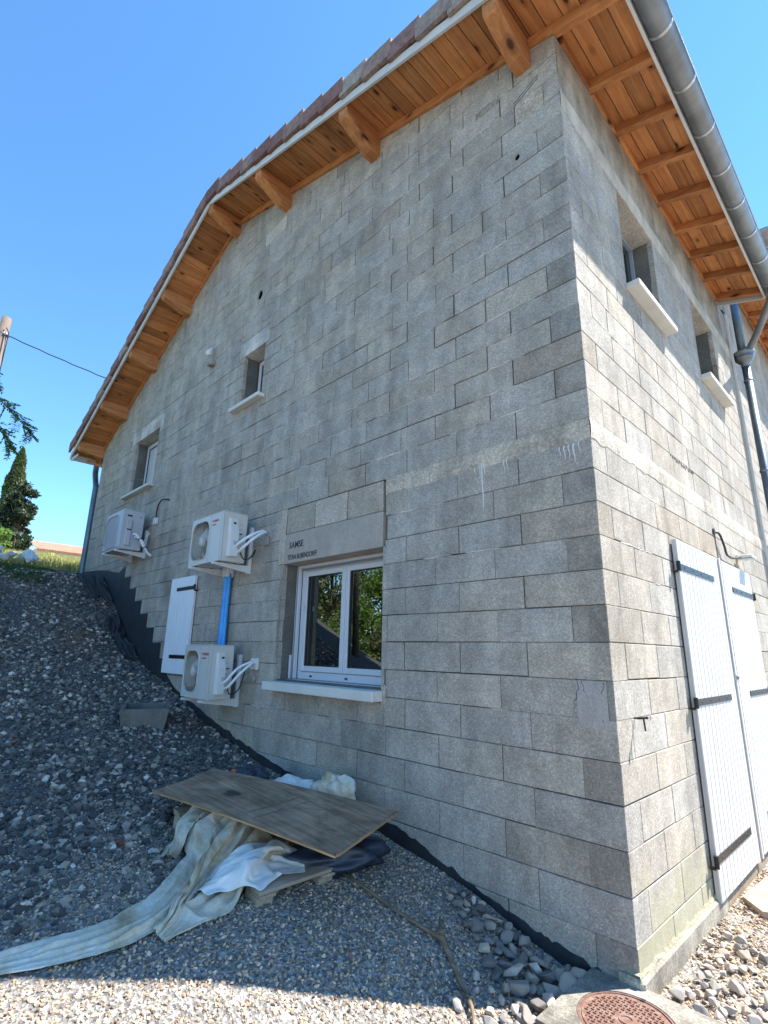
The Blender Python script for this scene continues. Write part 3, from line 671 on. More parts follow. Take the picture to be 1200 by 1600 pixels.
# outer guide rails, water bar, drain slots and handle of the main window
MB().box(-3.166, -3.126, .165, .205, 1.062, 2.146, c=.003).build('shutter_rail', 'white_pvc', gable); MB().box(-3.145, -3.136, .160, .1645, 1.062, 2.146).build('rail_groove', 'grey_pvc', gable)
MB().box(-3.12, -1.765, .165, .2, 2.118, 2.146, c=.003).build('shutter_box', 'white_pvc', gable); MB().box(-3.12, -1.765, .19, .205, 2.10, 2.1175).build('rail_groove', 'grey_pvc', gable)
MB().box(-3.20, -1.765, .12, .24, 1.043, 1.058, c=.003).build('water_bar', 'white_pvc', gable)
for x in (-2.93, -2.42): MB().box(x, x + .035, .207, .213, 1.085, 1.10).build('drain_slot', 'rubber', gable)
MB().box(-3.03, -3.018, .155, .175, 1.70, 1.75, c=.003).build('handle', 'white_pvc', gable)
MB().box(-3.166, -3.152, .13, .155, 1.062, 1.28, c=.002).build('shutter_rail', 'white_pvc', gable)
# small opening C with side frame, opening B with closed white shutter
window_gable(-4.375, -3.905, 4.28, 4.985, .21, 1, .02)
window_gable(-8.055, -7.055, 3.85, 4.81, .20, 1, .03, 'panel')
def window_side(y0, y1, z0, z1, x):
    fw = .028; w = MB()
    for a in ((y0, y0 + fw), (y1 - fw, y1)): w.box(x - .06, x, a[0], a[1], z0, z1, c=.003)
    for a in ((z0, z0 + fw), (z1 - fw, z1)): w.box(x - .06, x, y0 + fw, y1 - fw, a[0], a[1], c=.003)
    w.build('window_frame', 'grey_frame', side); MB().box(x - .034, x - .03, y0 + fw + .002, y1 - fw - .002, z0 + fw + .002, z1 - fw - .002).build('pane', 'glass', side)
window_side(.965, 1.785, 4.225, 5.175, -.17); window_side(2.945, 3.795, 4.225, 5.175, -.17)
for (a, b2) in ((.96, 1.79), (2.94, 3.80)): MB().box(-.2, -.01, a, b2, 5.176, 5.2).build('lintel_underside', 'block_pale', side)
# --- rooms behind the openings
MB().box(-9.7, -9.5, .21, 8, -.6, 5).build('back_wall', 'room', house); MB().box(-9.7, -.21, 7.8, 8, -.6, 5.2).build('back_wall', 'room', house)
MB().box(-9.49, -.21, .21, 7.79, 2.75, 2.95).build('upper_floor', 'room', house)
cv = MB(); vv = []
for i in range(41):
    x = -3.08 + .42 * i / 40; y = .315 + .025 * math.sin(i * 1.1); vv += [(x, y, 1.0), (x, y, 2.3)]
cv.add(vv, [(2 * i, 2 * i + 2, 2 * i + 3, 2 * i + 1) for i in range(40)]).build('curtain', 'curtain', house, smooth=True)
MB().box(-9.95, -9.752, .21, 8, -.6, 4.9).build('far_side_wall', 'block', house)
# --- footing, bitumen coat
t_, b_ = wavy(-.028, 1.42, -.105, -.42, .003, seed=60, tamp=.008); 
fo = MB().box(-.1, .028, -.02, 1.41, -.45, -.115, c=.012).build('footing', 'footing', house)
t2, b2_ = wavy(-.02, 1.41, -.10, -.125, .008, seed=61, tamp=.012, step=.02); strip('footing_edge', 'lichen', house, t2, b2_, ms_, -.012, .05)
MB().box(-.1, .022, 1.42, 4.0, -.45, -.155, c=.01).build('door_threshold', 'slabwood', house)
pts = [(0, -.15), (.12, -.16), (.25, -.145), (.38, -.12), (.5, -.10), (.68, -.065), (.9, -.01), (1.13, .05), (1.4, .13), (1.57, .17), (2.0, .215), (2.43, .25), (2.8, .30), (3.19, .355), (3.6, .43), (4.0, .52), (4.35, .60), (4.9, .74), (5.4, .86)]
top = []
for i in range(len(pts) - 1):
    for k in range(6):
        t = k / 6; top.append((pts[i][0] + (pts[i + 1][0] - pts[i][0]) * t, pts[i][1] + (pts[i + 1][1] - pts[i][1]) * t + random.uniform(-.008, .008) + .022 * noise.noise(Vector((i * 3 + k * .5, 0, 5)))))
st = [(5.4, .88)]; u, z = 5.62, 1.0
while z < 2.45:
    st += [(u, z - .01), (u + .01, z + .19)]; u += .293; z += .2
st += [(u, 2.50), (8.6, 2.60), (9.0, 2.64), (UG, 2.70)]
top += st; bot = [(a, -.55) for a, _ in top]
strip('bitumen_coating', 'bitumen', gable, top, bot, mg, -.010, .02, rows=2, rough=.002)

# --- roof timbers
YF = -.47          # gable fascia
YE = 4.42          # end of this eave
EX = .49           # eave fascia
def rz(x): return roofz(-x)
def slope_board(name, mat, u0, u1, y0, y1, off0, off1, parent, c=.0015):
    """box that follows the roof slope between distances u0<u1 (u left of corner), offsets above the rafter underside"""
    p = [(u0, roofz(u0) + off0), (u1, roofz(u1) + off0), (u1, roofz(u1) + off1), (u0, roofz(u0) + off1)]
    return MB().prism(p, lambda a, b_, d: (-a, d, b_), y0, y1).build(name, mat, parent)
u = -EX; k = 0
while u < XR - .01:
    w_ = .135; u1 = min(u + w_, XR); g = .007
    slope_board('soffit_board', 'wood_y', u + .001, u1 - g, YF + .001, YE - .002, .085 + random.uniform(0, .002), .105, house); u = u1
u = XR; UL = 10.36
while u < UL - .01:
    u1 = min(u + .135, UL); slope_board('soffit_board', 'wood_y', u + .001, u1 - .007, YF + .001, 1.2, .085 + random.uniform(0, .002), .105, house); u = u1
slope_board('roof_deck', 'tile', -EX, XR, YF, YE, .107, .13, house); slope_board('roof_deck', 'tile', XR, UL, YF, 8, .107, .13, house)
slope_board('roof_tiling', 'tile', -EX - .06, XR, YF + .03, YE, .132, .18, house); slope_board('roof_tiling', 'tile', XR, UL + .05, YF + .03, 8, .132, .18, house)
# rafter along the gable wall (both slopes) and the rafters over the side wall
slope_board('rafter', 'wood_x', .0, XR, -.028, .04, .0, .083, house); slope_board('rafter', 'wood_x', XR, UL, -.028, .04, .0, .083, house)
slope_board('rafter', 'wood_x', -EX + .002, -.001, -.028, .04, -.0, .083, house)
for k in range(1, 9):
    y = .03 + .535 * k
    slope_board('rafter', 'wood_x', -EX + .002, .15, y, y + .065, .0, .083, house)
    MB().box(-.012, .02, y - .468, y - .002, rz(.02) - .005, rz(.02) + .088).build('infill_board', 'wood_y', house)
nl = MB()
for k in range(1, 9):
    y = .03 + .535 * k + .032
    for q in range(4):
        for dy in (-.5,):
            x = .05 + .115 * q; nl.lathe([(.0035, -.0015), (.0025, -.003), (0, -.003)], (x, y, rz(x) - .0002), (0, 0, 1), 6)
nl.build('nail_head', 'rubber', house)['kind'] = 'stuff'
# purlins with slanted ends
PUR = [(.27, -.205, .13), (1.98, -.235, .13), (3.62, -.235, .13), (4.95, -.19, .13), (6.42, -.17, .12), (7.62, -.17, .12), (8.86, -.16, .12), (9.99, -.14, .12)]
for (u, off, w_) in PUR:
    zt = roofz(u) + .08; zb = roofz(u) + off - (.0 if u < XR else 0.0)
    prof = [(YF + .004, zt), (YF + .004, zt - .13), (YF + .03, zt - .155), (-.15, zb + .01), (-.12, zb), (.3, zb), (.3, zt)]
    sl_ = RS if u < XR - .1 else (-LS if u > XR + .1 else 0)
    mb = MB(); n_ = len(prof); v = []
    for s_ in (-.5, .5):
        for (yy, zz) in prof:
            x = -u + s_ * w_; v.append((x, yy, zz if zz < zt - 1e-6 else zt - sl_ * s_ * w_ - .003 - (.03 if abs(u - XR) < .1 else 0)))
    mb.add(v, [tuple(range(n_)), tuple(range(2 * n_ - 1, n_ - 1, -1))] + [(i, (i + 1) % n_, n_ + (i + 1) % n_, n_ + i) for i in range(n_)])
    o = mb.build('purlin', 'wood_purlin', house)
    bv = o.modifiers.new('bevel', 'BEVEL'); bv.width = .004; bv.segments = 1
# knee brace at the far left eave
MB().tube([(-10.02, .02, 4.86), (-10.25, -.2, 4.98)], .03, 4).build('brace', 'wood_purlin', house)
# fascias
slope_board('fascia', 'fascia', -EX - .02, XR, YF - .024, YF - .002, .03, .125, house); slope_board('fascia', 'fascia', XR, UL + .02, YF - .024, YF - .002, .02, .12, house)
MB().box(EX + .002, EX + .024, YF, YE + .02, rz(EX) - .022, rz(EX) + .13, c=.002).build('fascia', 'fascia', house)
MB().box(-UL - .022, -UL - .002, YF - .02, 1.2, roofz(UL) - .03, roofz(UL) + .13, c=.002).build('fascia', 'fascia', house)
MB().box(-UL, -9.96, YF + .0, YF + .02, roofz(UL) - .05, roofz(UL) - .0).build('eave_closer', 'fascia', house)
p_ = [(.0, roofz(0) - .05), (-EX, roofz(-EX) - .05), (-EX, roofz(-EX) + .1), (.0, roofz(0) + .1)]
MB().prism([(-.01, roofz(0) - .04), (-EX, roofz(-EX) - .03), (-EX, roofz(-EX) + .1), (-.01, roofz(0) + .1)], lambda a, b_, d: (-a, d, b_), YE, YE + .022).build('eave_closer', 'fascia', house)
# rake tiles, each lapped over the one below; ridge cap
def rake_tile(u, right, idx):
    L_ = .385; s_ = RS if right else -LS; base = roofz(u); ln = L_
    w0 = u - .03 if right else u - ln + .03; w1 = w0 + ln
    lift = .06; a0 = .10; top = .29
    def zz(q, o): 
        t = (w1 - q) / ln if right else (q - w0) / ln     # 1 at the lower end
        return roofz(min(max(q, -1), 20)) + o + lift * t
    p = [(w0, zz(w0, a0)), (w1, zz(w1, a0)), (w1, zz(w1, top)), (w0, zz(w0, top))]
    mb = MB(); f_ = lambda a, b_, d: (-a, d, b_)
    proud = .004 * (idx % 2)
    mb.prism(p, f_, YF - .062 - proud, YF - .030)
    mb.prism([(a, b_ if b_ > roofz(a) + .23 else b_ + .13) for a, b_ in p], f_, YF - .0295, YF + .22)
    o = mb.build('rake_tile', 'tile', house); o.rotation_euler = (0, 0, 0)
u = -.42; i = 0
while u < XR - .12: rake_tile(u, True, i); u += .338; i += 1
u = XR + .37
while u < UL + .12: rake_tile(u, False, i); u += .338; i += 1
rc_ = MB()
for k, y in enumerate(np.arange(YF - .05, 3.6, .38)):
    rc_ = MB(); prof = []
    n_ = 9; v = []
    for (yy, r0) in ((y, .15), (y + .40, .13)):
        for rr in (r0, r0 - .02): v += [(-XR - rr * 1.05 * math.cos(math.pi * j / (n_ - 1)), yy, ZR + .135 + rr * .85 * math.sin(math.pi * j / (n_ - 1))) for j in range(n_)]
    f = [(j, j + 1, 2 * n_ + j + 1, 2 * n_ + j) for j in range(n_ - 1)] + [(n_ + j, n_ + j + 1, 3 * n_ + j + 1, 3 * n_ + j) for j in range(n_ - 1)] + [(j, j + 1, n_ + j + 1, n_ + j) for j in range(n_ - 1)]
    if k == 0: f += [tuple(range(n_, 2 * n_))]
    rc_.add(v, f).build('ridge_tile', 'tile', house)
# gutter with hooks
def gutter(xc, zc, r, y0, y1, parent, mat='zinc', spacing=.535, yh=.1):
    n_ = 17; v = []
    for y in (y0, y1):
        for rr in (r, r - .003): v += [(xc + rr * math.cos(math.pi + math.pi * j / (n_ - 1)), y, zc + rr * math.sin(math.pi + math.pi * j / (n_ - 1))) for j in range(n_)]
    f = [(j, j + 1, 2 * n_ + j + 1, 2 * n_ + j) for j in range(n_ - 1)] + [(n_ + j, n_ + j + 1, 3 * n_ + j + 1, 3 * n_ + j) for j in range(n_ - 1)]
    f += [tuple(range(n_)), tuple(range(2 * n_, 3 * n_)), (0, n_, 3 * n_, 2 * n_), (n_ - 1, 2 * n_ - 1, 4 * n_ - 1, 3 * n_ - 1)]
    MB().add(v, f).build('gutter', mat, parent, smooth=True)
    MB().tube([(xc + r, y0, zc + .004), (xc + r, y1, zc + .004)], .009, 8).build('gutter_bead', 'zinc', parent, smooth=True)
    y = y0 + yh
    while y < y1:
        v = [(xc + rr * math.cos(math.pi + math.pi * j / (n_ - 1)), yy, zc + rr * math.sin(math.pi + math.pi * j / (n_ - 1))) for yy in (y, y + .024) for rr in (r + .004, r + .001) for j in range(n_)]
        f = [(j, j + 1, n_ + j + 1, n_ + j) for j in range(n_ - 1)] + [(2 * n_ + j, 2 * n_ + j + 1, 3 * n_ + j + 1, 3 * n_ + j) for j in range(n_ - 1)] + [(j, j + 1, 2 * n_ + j + 1, 2 * n_ + j) for j in range(n_ - 1)]
        MB().add(v, f).build('gutter_hook', 'zinc_bright', parent, smooth=False); y += spacing
gutter(.597, 5.80, .082, YF - .06, YE + .05, house, yh=.42)
gutter(-10.46, roofz(UL) + .07, .07, YF, 2, house)
# far left downpipe
MB().tube(bez([(-10.42, .02, roofz(UL) + .0), (-10.42, .02, 4.80), (-10.24, .02, 4.50), (-10.18, .01, 4.3), (-10.12, .0, 2.3)], 6), .055, 12).build('drainpipe', 'zinc_paint', house, smooth=True)
# drainpipe with hopper at the joint of the two houses
PY = 4.86; PX = .13
MB().tube([(PX, PY, 5.12), (PX + .01, PY, -.3)], .05, 16).build('drainpipe', 'zinc_paint', house, smooth=True)
MB().tube([(PX - .01, PY, 6.45), (PX - .01, PY, 5.28)], .05, 16).build('drainpipe', 'zinc_paint', house, smooth=True)
MB().lathe([(.052, 0), (.052, .05), (.085, .09), (.11, .12), (.11, .135), (.10, .14), (.125, .18), (.13, .21), (.12, .212), (.0, .205)], (PX, PY, 5.08), (0, 0, 1)).build('hopper', 'zinc', house, smooth=True)
MB().tube(bez([(.61, YE - .15, 5.73), (.58, YE - .08, 5.66), (.30, PY - .1, 5.42), (.16, PY, 5.28)], 5), .042, 14).build('drainpipe', 'zinc', house, smooth=True)
for z in (4.86, 3.6, 2.72, 1.2):
    MB().lathe([(.052, 0), (.056, .004), (.056, .03), (.052, .034)], (PX, PY, z), (0, 0, 1)).build('pipe_collar', 'zinc', house, smooth=True)
MB().box(.002, .03, 4.745, 4.775, -.2, 5.9, c=.003).build('joint_cover', 'sill', house); MB().box(-.1, -.01, 4.78, 5.0, -.3, 6.0).build('joint_gap', 'bitumen', house)

# --- door shutters on the side wall
def shutter(origin, ux, uz, un, W_, H_, npl, straps, name='shutter', from_left=True, thick=.032, mt='white_paint', gr=.006, gap=.002):
    """vertical tongue and groove leaf; ux along, un outward"""
    o0 = Vector(origin); ux = Vector(ux); uz = Vector(uz); un = Vector(un)
    mp = lambda a, b_, d: o0 + ux * a + uz * b_ + un * d
    r_ = MB().prism([(0.004, .004), (W_ - .004, .004), (W_ - .004, H_ - .004), (.004, H_ - .004)], mp, 0, thick - .008).build(name, mt, house)
    pw = W_ / npl
    for k in range(npl):
        v, f = block_geo([(k * pw + gap, 0), ((k + 1) * pw - gap, 0), ((k + 1) * pw - gap, H_), (k * pw + gap, H_)], lambda a, b_, d: mp(a, b_, thick - d), .009, 0, gr)
        keep(mesh_obj('plank', v, f, mt, recalc=True), r_)
    for (zc, a0, a1) in straps:
        MB().prism([(a0, zc - .022), (a1, zc - .022), (a1, zc + .022), (a0, zc + .022)], mp, thick + .0005, thick + .0065).build('hinge_strap', 'black', r_)
        mb = MB(); 
        kk = a0 - .008 if from_left else a1 + .008
        mb.tube([mp(kk, zc - .035, thick + .006), mp(kk, zc + .035, thick + .006)], .014, 10); mb.prism([(kk - .012, zc - .045), (kk + .012, zc - .045), (kk + .012, zc - .03), (kk - .012, zc - .03)], mp, -.003, thick); mb.build('hinge_pin', 'black', r_)
        n_b = 4
        for j in range(n_b):
            mb = MB(); mb.lathe([(.007, 0), (.006, .003), (0, .004)], mp(a0 + (a1 - a0) * (j + .6) / (n_b + .3), zc, thick + .0065), un, 8); mb.build('bolt', 'rubber', r_)
    return r_
s1 = shutter((.012, 1.215, -.135), (0, 1, 0), (0, 0, 1), (1, 0, 0), 1.085, 2.30, 12, [(2.095, -.02, .86), (1.17, -.02, .88), (.235, -.02, .88)])
s2 = shutter((.012, 2.405, -.135), (0, 1, 0), (0, 0, 1), (1, 0, 0), 1.06, 2.30, 12, [(2.065, .27, 1.08), (1.17, .33, 1.08), (.235, .3, 1.08)], from_left=False)
s1['label'] = 'left leaf of the white door shutters'; s2['label'] = 'right leaf of the white door shutters'
MB().box(.046, .058, 2.285, 2.325, -.13, 2.165, c=.003).build('cover_strip', 'white_paint', s2)
MB().lathe([(.018, 0), (.018, .01), (.012, .016), (0, .02)], (.058, 2.305, 1.18), (1, 0, 0), 14).build('lock', 'zinc', s2)
# --- small shutter on the gable
s3 = shutter((-5.71, -.012, 1.02), (1, 0, 0), (0, 0, 1), (0, -1, 0), .69, 1.18, 6, [(1.03, .20, .70), (.20, .20, .70)], from_left=False, mt='white_bright', gr=.002, gap=.0006)
s3['label'] = 'white shutter leaf folded open on the gable'

# ------------------------------------------------------------------ neighbouring house
nb = empty('adjoining_block_house', (-2, 8, 0), 'taller grey block house adjoining behind the zinc drainpipe', 'house')
house_bak = house; house = nb
NOFF = 1.0
def nmp(u, z, d): return (-d - .012, u, z)
nw = MB().box(-.25, -.026, 5.0, 12, -.6, 6.84).build('side_wall', 'mortar', nb)
bl = lay(12, .5, 6.75, False, [], False, ustart=5.0); build_wall(nw, bl, nmp, False, 40, skin='block')
MB().box(-4, -.03, 4.80, 5.0, 5.95, 7.0).build('party_wall', 'block', nb)
for k in range(6):
    u0 = -EX + k * .135; MB().prism([(u0, 6.9 + RS * u0 + .085), (u0 + .131, 6.9 + RS * (u0 + .131) + .085), (u0 + .131, 6.9 + RS * (u0 + .131) + .105), (u0, 6.9 + RS * u0 + .105)], lambda a, b_, d: (-a, d, b_), 4.6, 12).build('soffit_board', 'wood_y', nb)
for k in range(14):
    y = 4.62 + .535 * k; MB().prism([(-EX, 6.9 - RS * EX), (.15, 6.9 + RS * .15), (.15, 6.98 + RS * .15), (-EX, 6.98 - RS * EX)], lambda a, b_, d: (-a, d, b_), y, y + .065).build('rafter', 'wood_x', nb)
    MB().box(-.01, .02, y + .067, y + .533, 6.9, 6.985).build('infill_board', 'wood_y', nb)
MB().prism([(-EX - .06, 6.9 - RS * EX + .11), (4, 6.9 + RS * 4 + .11), (4, 6.9 + RS * 4 + .18), (-EX - .06, 6.9 - RS * EX + .18)], lambda a, b_, d: (-a, d, b_), 4.58, 12).build('roof', 'tile', nb)
MB().box(EX + .002, EX + .024, 4.56, 12, 6.72, 6.88, c=.002).build('fascia', 'fascia', nb)
gutter(.61, 6.79, .088, 4.53, 12, nb, yh=.3)
house = house_bak

# ------------------------------------------------------------------ things fixed on the gable
def plate_hole(x0, x1, z0, z1, y0, y1, hx0, hx1, hz0, hz1, rad):
    """front plate with a rounded rectangular hole"""
    n_ = 8; ring = []
    for (cx, cz, a0) in ((hx1 - rad, hz1 - rad, 0), (hx0 + rad, hz1 - rad, 90), (hx0 + rad, hz0 + rad, 180), (hx1 - rad, hz0 + rad, 270)):
        for j in range(n_ + 1): a = math.radians(a0 + 90 * j / n_); ring.append((cx + rad * math.cos(a), cz + rad * math.sin(a)))
    c = ((hx0 + hx1) / 2, (hz0 + hz1) / 2); outer = []
    for (px, pz) in ring:
        dx, dz = px - c[0], pz - c[1]; t = min(((x1 if dx > 0 else x0) - c[0]) / dx if abs(dx) > 1e-9 else 9e9, ((z1 if dz > 0 else z0) - c[1]) / dz if abs(dz) > 1e-9 else 9e9)
        outer.append((c[0] + dx * t, c[1] + dz * t))
    for q in ((x0, z0), (x0, z1), (x1, z0), (x1, z1)):
        k = min(range(len(outer)), key=lambda j: (outer[j][0] - q[0]) ** 2 + (outer[j][1] - q[1]) ** 2); outer[k] = q
    K = len(ring); v = [(a, y0, b_) for a, b_ in outer] + [(a, y0, b_) for a, b_ in ring] + [(a, y1, b_) for a, b_ in ring] + [(a, y1, b_) for a, b_ in outer]
    f = []
    for j in range(K):
        k = (j + 1) % K; f += [(j, k, K + k, K + j), (K + j, K + k, 2 * K + k, 2 * K + j), (3 * K + j, 3 * K + k, k, j)]
    return v, f, ring
def ac_unit(x0, x1, z0, z1, yf, yb, label, style, body='ac', brand=True):
    W_ = x1 - x0; H_ = z1 - z0
    a = empty('air_conditioner', ((x0 + x1) / 2, yb, z0), label, 'air conditioner', 'outdoor air conditioning units on the gable')
    mb = MB()
    mb.box(x0, x1, yb - .006, yb, z0, z1, c=.002); mb.box(x0, x0 + .006, yf + .02, yb - .007, z0, z1, c=.002); mb.box(x1 - .006, x1, yf + .02, yb - .007, z0, z1, c=.002)
    mb.box(x0, x1, yf + .0, yb, z1 + .001, z1 + .012, c=.005); mb.box(x0 + .007, x1 - .007, yf + .02, yb - .007, z0, z0 + .01, c=.002)
    mb.build('casing', body, a)
    fx1 = x0 + W_ * (.60 if style == 1 else .78); fx0 = x0 + .03
    v, f, ring = plate_hole(x0, x1, z0, z1, yf, yf + .019, fx0, fx1, z0 + .05, z1 - .045, min(.12, H_ * .22))
    MB().add(v, f).build('front_panel', body, a)
    MB().tube([(p[0], yf - .002, p[1]) for p in ring] + [(ring[0][0], yf - .002, ring[0][1])], .006, 6, cap=False).build('fan_surround', body, a, smooth=True)
    # coil, fan and guard
    MB().box(fx0 - .01, fx1 + .01, yf + .13, yf + .15, z0 + .03, z1 - .03).build('coil', 'ac_coil', a)
    cx, cz = (fx0 + fx1) / 2, (z0 + z1) / 2; R_ = min(fx1 - fx0, H_ - .1) / 2 * .94
    fan = MB()
    for k in range(3):
        v = []; 
        for j in range(7):
            t = j / 6; r_ = R_ * (.2 + .78 * t)
            for s_ in (-1, 1): an = k * 2.094 + s_ * (.38 + .12 * t) + .3 * t; v.append((cx + r_ * math.cos(an), yf + .07 - s_ * .022, cz + r_ * math.sin(an)))
        fan.add(v, [(2 * j, 2 * j + 2, 2 * j + 3, 2 * j + 1) for j in range(6)])
    fo = fan.build('fan', 'ac', a, smooth=True)
    MB().lathe([(.0, -.012), (.045, -.010), (.05, 0), (.05, .02)], (cx, yf + .02, cz), (0, 1, 0)).build('fan_hub', 'ac_pale', a, smooth=True)
    gr = MB()
    if style == 1:
        for k in range(1, 9): gr.tube([(cx + R_ * k / 8 * math.cos(t * math.pi / 12), yf + .006, cz + R_ * k / 8 * math.sin(t * math.pi / 12)) for t in range(25)], .0016, 4, cap=False)
        for k in range(12): an = k * math.pi / 6; gr.tube([(cx + .05 * math.cos(an), yf + .01, cz + .05 * math.sin(an)), (cx + R_ * math.cos(an), yf + .006, cz + R_ * math.sin(an))], .0018, 4)
    else:
        k = fx0 + .012
        while k < fx1 - .01: gr.box(k, k + .004, yf + .004, yf + .012, z0 + .055, z1 - .05); k += .0125
    gr.build('fan_guard', body, a)
    MB().box(fx1 + .022, fx1 + .030, yf - .002, yf, z0 + .01, z1 - .01).build('panel_seam', 'ac_grey', a); MB().box(x1 - .03, x1 - .024, yf - .002, yf, z0 + .01, z1 - .01).build('panel_seam', 'ac_grey', a)
    D = yb - yf; X = x1
    if style == 1:
        text_obj('TOSHIBA', .036, 'red', a, Matrix.Translation((fx1 + .045, yf - .001, z1 - .09)) @ Matrix.Rotation(math.pi / 2, 4, 'X')); text_obj('INVERTER', .019, 'red', a, Matrix.Translation((fx1 + .055, yf - .001, z1 - .125)) @ Matrix.Rotation(math.pi / 2, 4, 'X'))
        # raised valve cover on the end
        prof = [(z0 + .05, .05), (z0 + .30 * H_ / .5, .05), (z0 + .36 * H_ / .5, .022), (z1 - .06, .018)]
        v = []; ya, yc = yf + .07, yf + D * .62
        for (zz, dd) in prof: v += [(X + .001, ya - .006, zz), (X + dd, ya + .008, zz), (X + dd, yc - .008, zz), (X + .001, yc + .006, zz)]
        f = [(4 * i + j, 4 * i + j + 1, 4 * i + 5 + j, 4 * i + 4 + j) for i in range(3) for j in range(3)] + [(0, 3, 2, 1), (12, 13, 14, 15)]
        MB().add(v, f).build('valve_cover', 'ac_pale', a)
        MB().box(X + .018, X + .021, ya + .04, ya + .07, z1 - .13, z1 - .10).build('slot', 'ac_dark', a); MB().box(X + .05, X + .052, ya + .04, ya + .075, z0 + .17, z0 + .21).build('label', 'ac_grey', a)
        for k in range(4): MB().box(X, X + .002, yc + .02, yc + .055 - .012 * (k % 2), z1 - .12 - .05 * k, z1 - .108 - .05 * k).build('label', 'ac_dark' if k == 2 else 'ac_grey', a)
        MB().box(X, X + .0015, yf + .01, yf + .016, z0 + .02, z1 - .02).build('panel_seam', 'ac_grey', a)
        MB().box(X - .1, X - .05, yb - .05, yb - .01, z1 + .0125, z1 + .014).build('slot', 'ac_dark', a)
    else:
        MB().box(X + .001, X + .03, yf + .05, yf + .13, z0 + .05, z1 - .16, c=.01).build('valve_cover', body, a); MB().box(X, X + .004, yf + .055, yf + .125, z1 - .10, z1 - .075).build('slot', 'ac_dark', a)
        MB().box(X + .001, X + .006, yf + .055, yf + .12, z1 - .155, z1 - .105).build('slot', 'ac_grey', a); MB().box(X + .03, X + .032, yf + .06, yf + .125, z0 + .28, z0 + .30).build('slot', 'ac_dark', a)
        MB().box(X, X + .002, yb - .06, yb - .045, z1 - .10, z1 - .085).build('slot', 'ac_dark', a); MB().box(x0 + .01, x1 - .05, yf - .003, yf - .001, z0 + .022, z0 + .032).build('panel_seam', 'ac_dark', a)
    for (sx_, sz_) in ((x0 + .02, z0 + .02), (x0 + .02, z1 - .02), (fx1 + .012, z0 + .02), (fx1 + .012, z1 - .02), (x1 - .012, z0 + .02), (x1 - .012, z1 - .02)):
        MB().lathe([(.005, -.001), (.004, -.003), (0, -.003)], (sx_, yf, sz_), (0, 1, 0), 8).build('screw', 'ac_grey', a)
    # brackets
    for bx in (x0 + .10, x1 - .10):
        mb = MB(); zz = z0 - .03; yt = yf - .03
        v = [(bx - .018, yt, zz), (bx + .018, yt, zz), (bx - .018, yt, zz + .022), (bx + .018, yt, zz + .022), (bx - .018, -.02, zz - .055), (bx + .018, -.02, zz - .055), (bx - .018, -.02, zz + .022), (bx + .018, -.02, zz + .022)]
        mb.add(v, [(0, 1, 3, 2), (4, 6, 7, 5), (0, 4, 5, 1), (2, 3, 7, 6), (0, 2, 6, 4), (1, 5, 7, 3)]); mb.build('bracket_arm', 'ac_pale', a)
        MB().box(bx - .02, bx + .02, -.045, -.004, zz - .06, z0 + (.42 if style == 1 else .34), c=.003).build('bracket_rail', 'ac_pale', a)
        for fy in (yf + .05, yb - .05): MB().lathe([(.016, 0), (.014, .015), (.010, .02)], (bx, fy, zz + .022), (0, 0, 1), 10).build('foot_pad', 'rubber', a)
    return a
A3 = ac_unit(-4.29, -3.72, .85, 1.35, -.40, -.15, 'cream outdoor air conditioning unit, lowest one, beside the white shutter', 1)
A2 = ac_unit(-4.42, -3.70, 2.195, 2.71, -.42, -.14, 'cream outdoor air conditioning unit above the blue duct, with round hub showing', 1)
A1 = ac_unit(-7.56, -6.82, 2.71, 3.30, -.42, -.12, 'grey slatted outdoor air conditioning unit under the far left window', 2, 'ac_grey')
def pipes(a, ends, loops, r=.013, mat='insul', name='pipe'):
    for L_ in loops: MB().tube(bez(L_, 8), r, 10).build(name, mat, a, smooth=True)
pipes(A3, 0, [[(-3.69, -.27, 1.0), (-3.62, -.26, 1.03), (-3.56, -.19, 1.14), (-3.55, -.06, 1.20), (-3.58, -.01, 1.19)], [(-3.69, -.24, .95), (-3.60, -.24, .98), (-3.53, -.18, 1.09), (-3.52, -.06, 1.19), (-3.55, -.01, 1.2)]])
pipes(A3, 0, [[(-3.71, -.2, .96), (-3.64, -.2, .90), (-3.62, -.12, .95), (-3.62, -.06, 1.15)]], .006, 'rubber', 'cable')
MB().box(-3.60, -3.47, -.03, -.002, 1.13, 1.24, c=.006).build('mortar_collar', 'sill', A3); MB().box(-3.60, -3.51, -.03, -.002, 1.02, 1.07, c=.006).build('mortar_collar', 'block', A3)
pipes(A2, 0, [[(-3.68, -.28, 2.33), (-3.60, -.27, 2.38), (-3.52, -.18, 2.47), (-3.52, -.06, 2.53), (-3.56, -.01, 2.53)], [(-3.68, -.24, 2.29), (-3.58, -.24, 2.33), (-3.49, -.17, 2.43), (-3.49, -.06, 2.51), (-3.52, -.01, 2.52)]], .015)
pipes(A2, 0, [[(-3.69, -.2, 2.30), (-3.60, -.2, 2.22), (-3.54, -.14, 2.25), (-3.56, -.1, 2.33), (-3.64, -.08, 2.30), (-3.68, -.1, 2.24)]], .006, 'rubber', 'cable')
MB().box(-3.54, -3.45, -.03, -.002, 2.38, 2.46, c=.006).build('mortar_collar', 'block', A2)
pipes(A1, 0, [[(-6.79, -.26, 2.93), (-6.73, -.25, 2.93), (-6.68, -.20, 2.87), (-6.67, -.14, 2.76), (-6.68, -.07, 2.68), (-6.68, -.01, 2.65)], [(-6.79, -.23, 2.89), (-6.72, -.22, 2.89), (-6.66, -.17, 2.83), (-6.65, -.12, 2.74), (-6.655, -.06, 2.66), (-6.65, -.01, 2.63)]], .016)
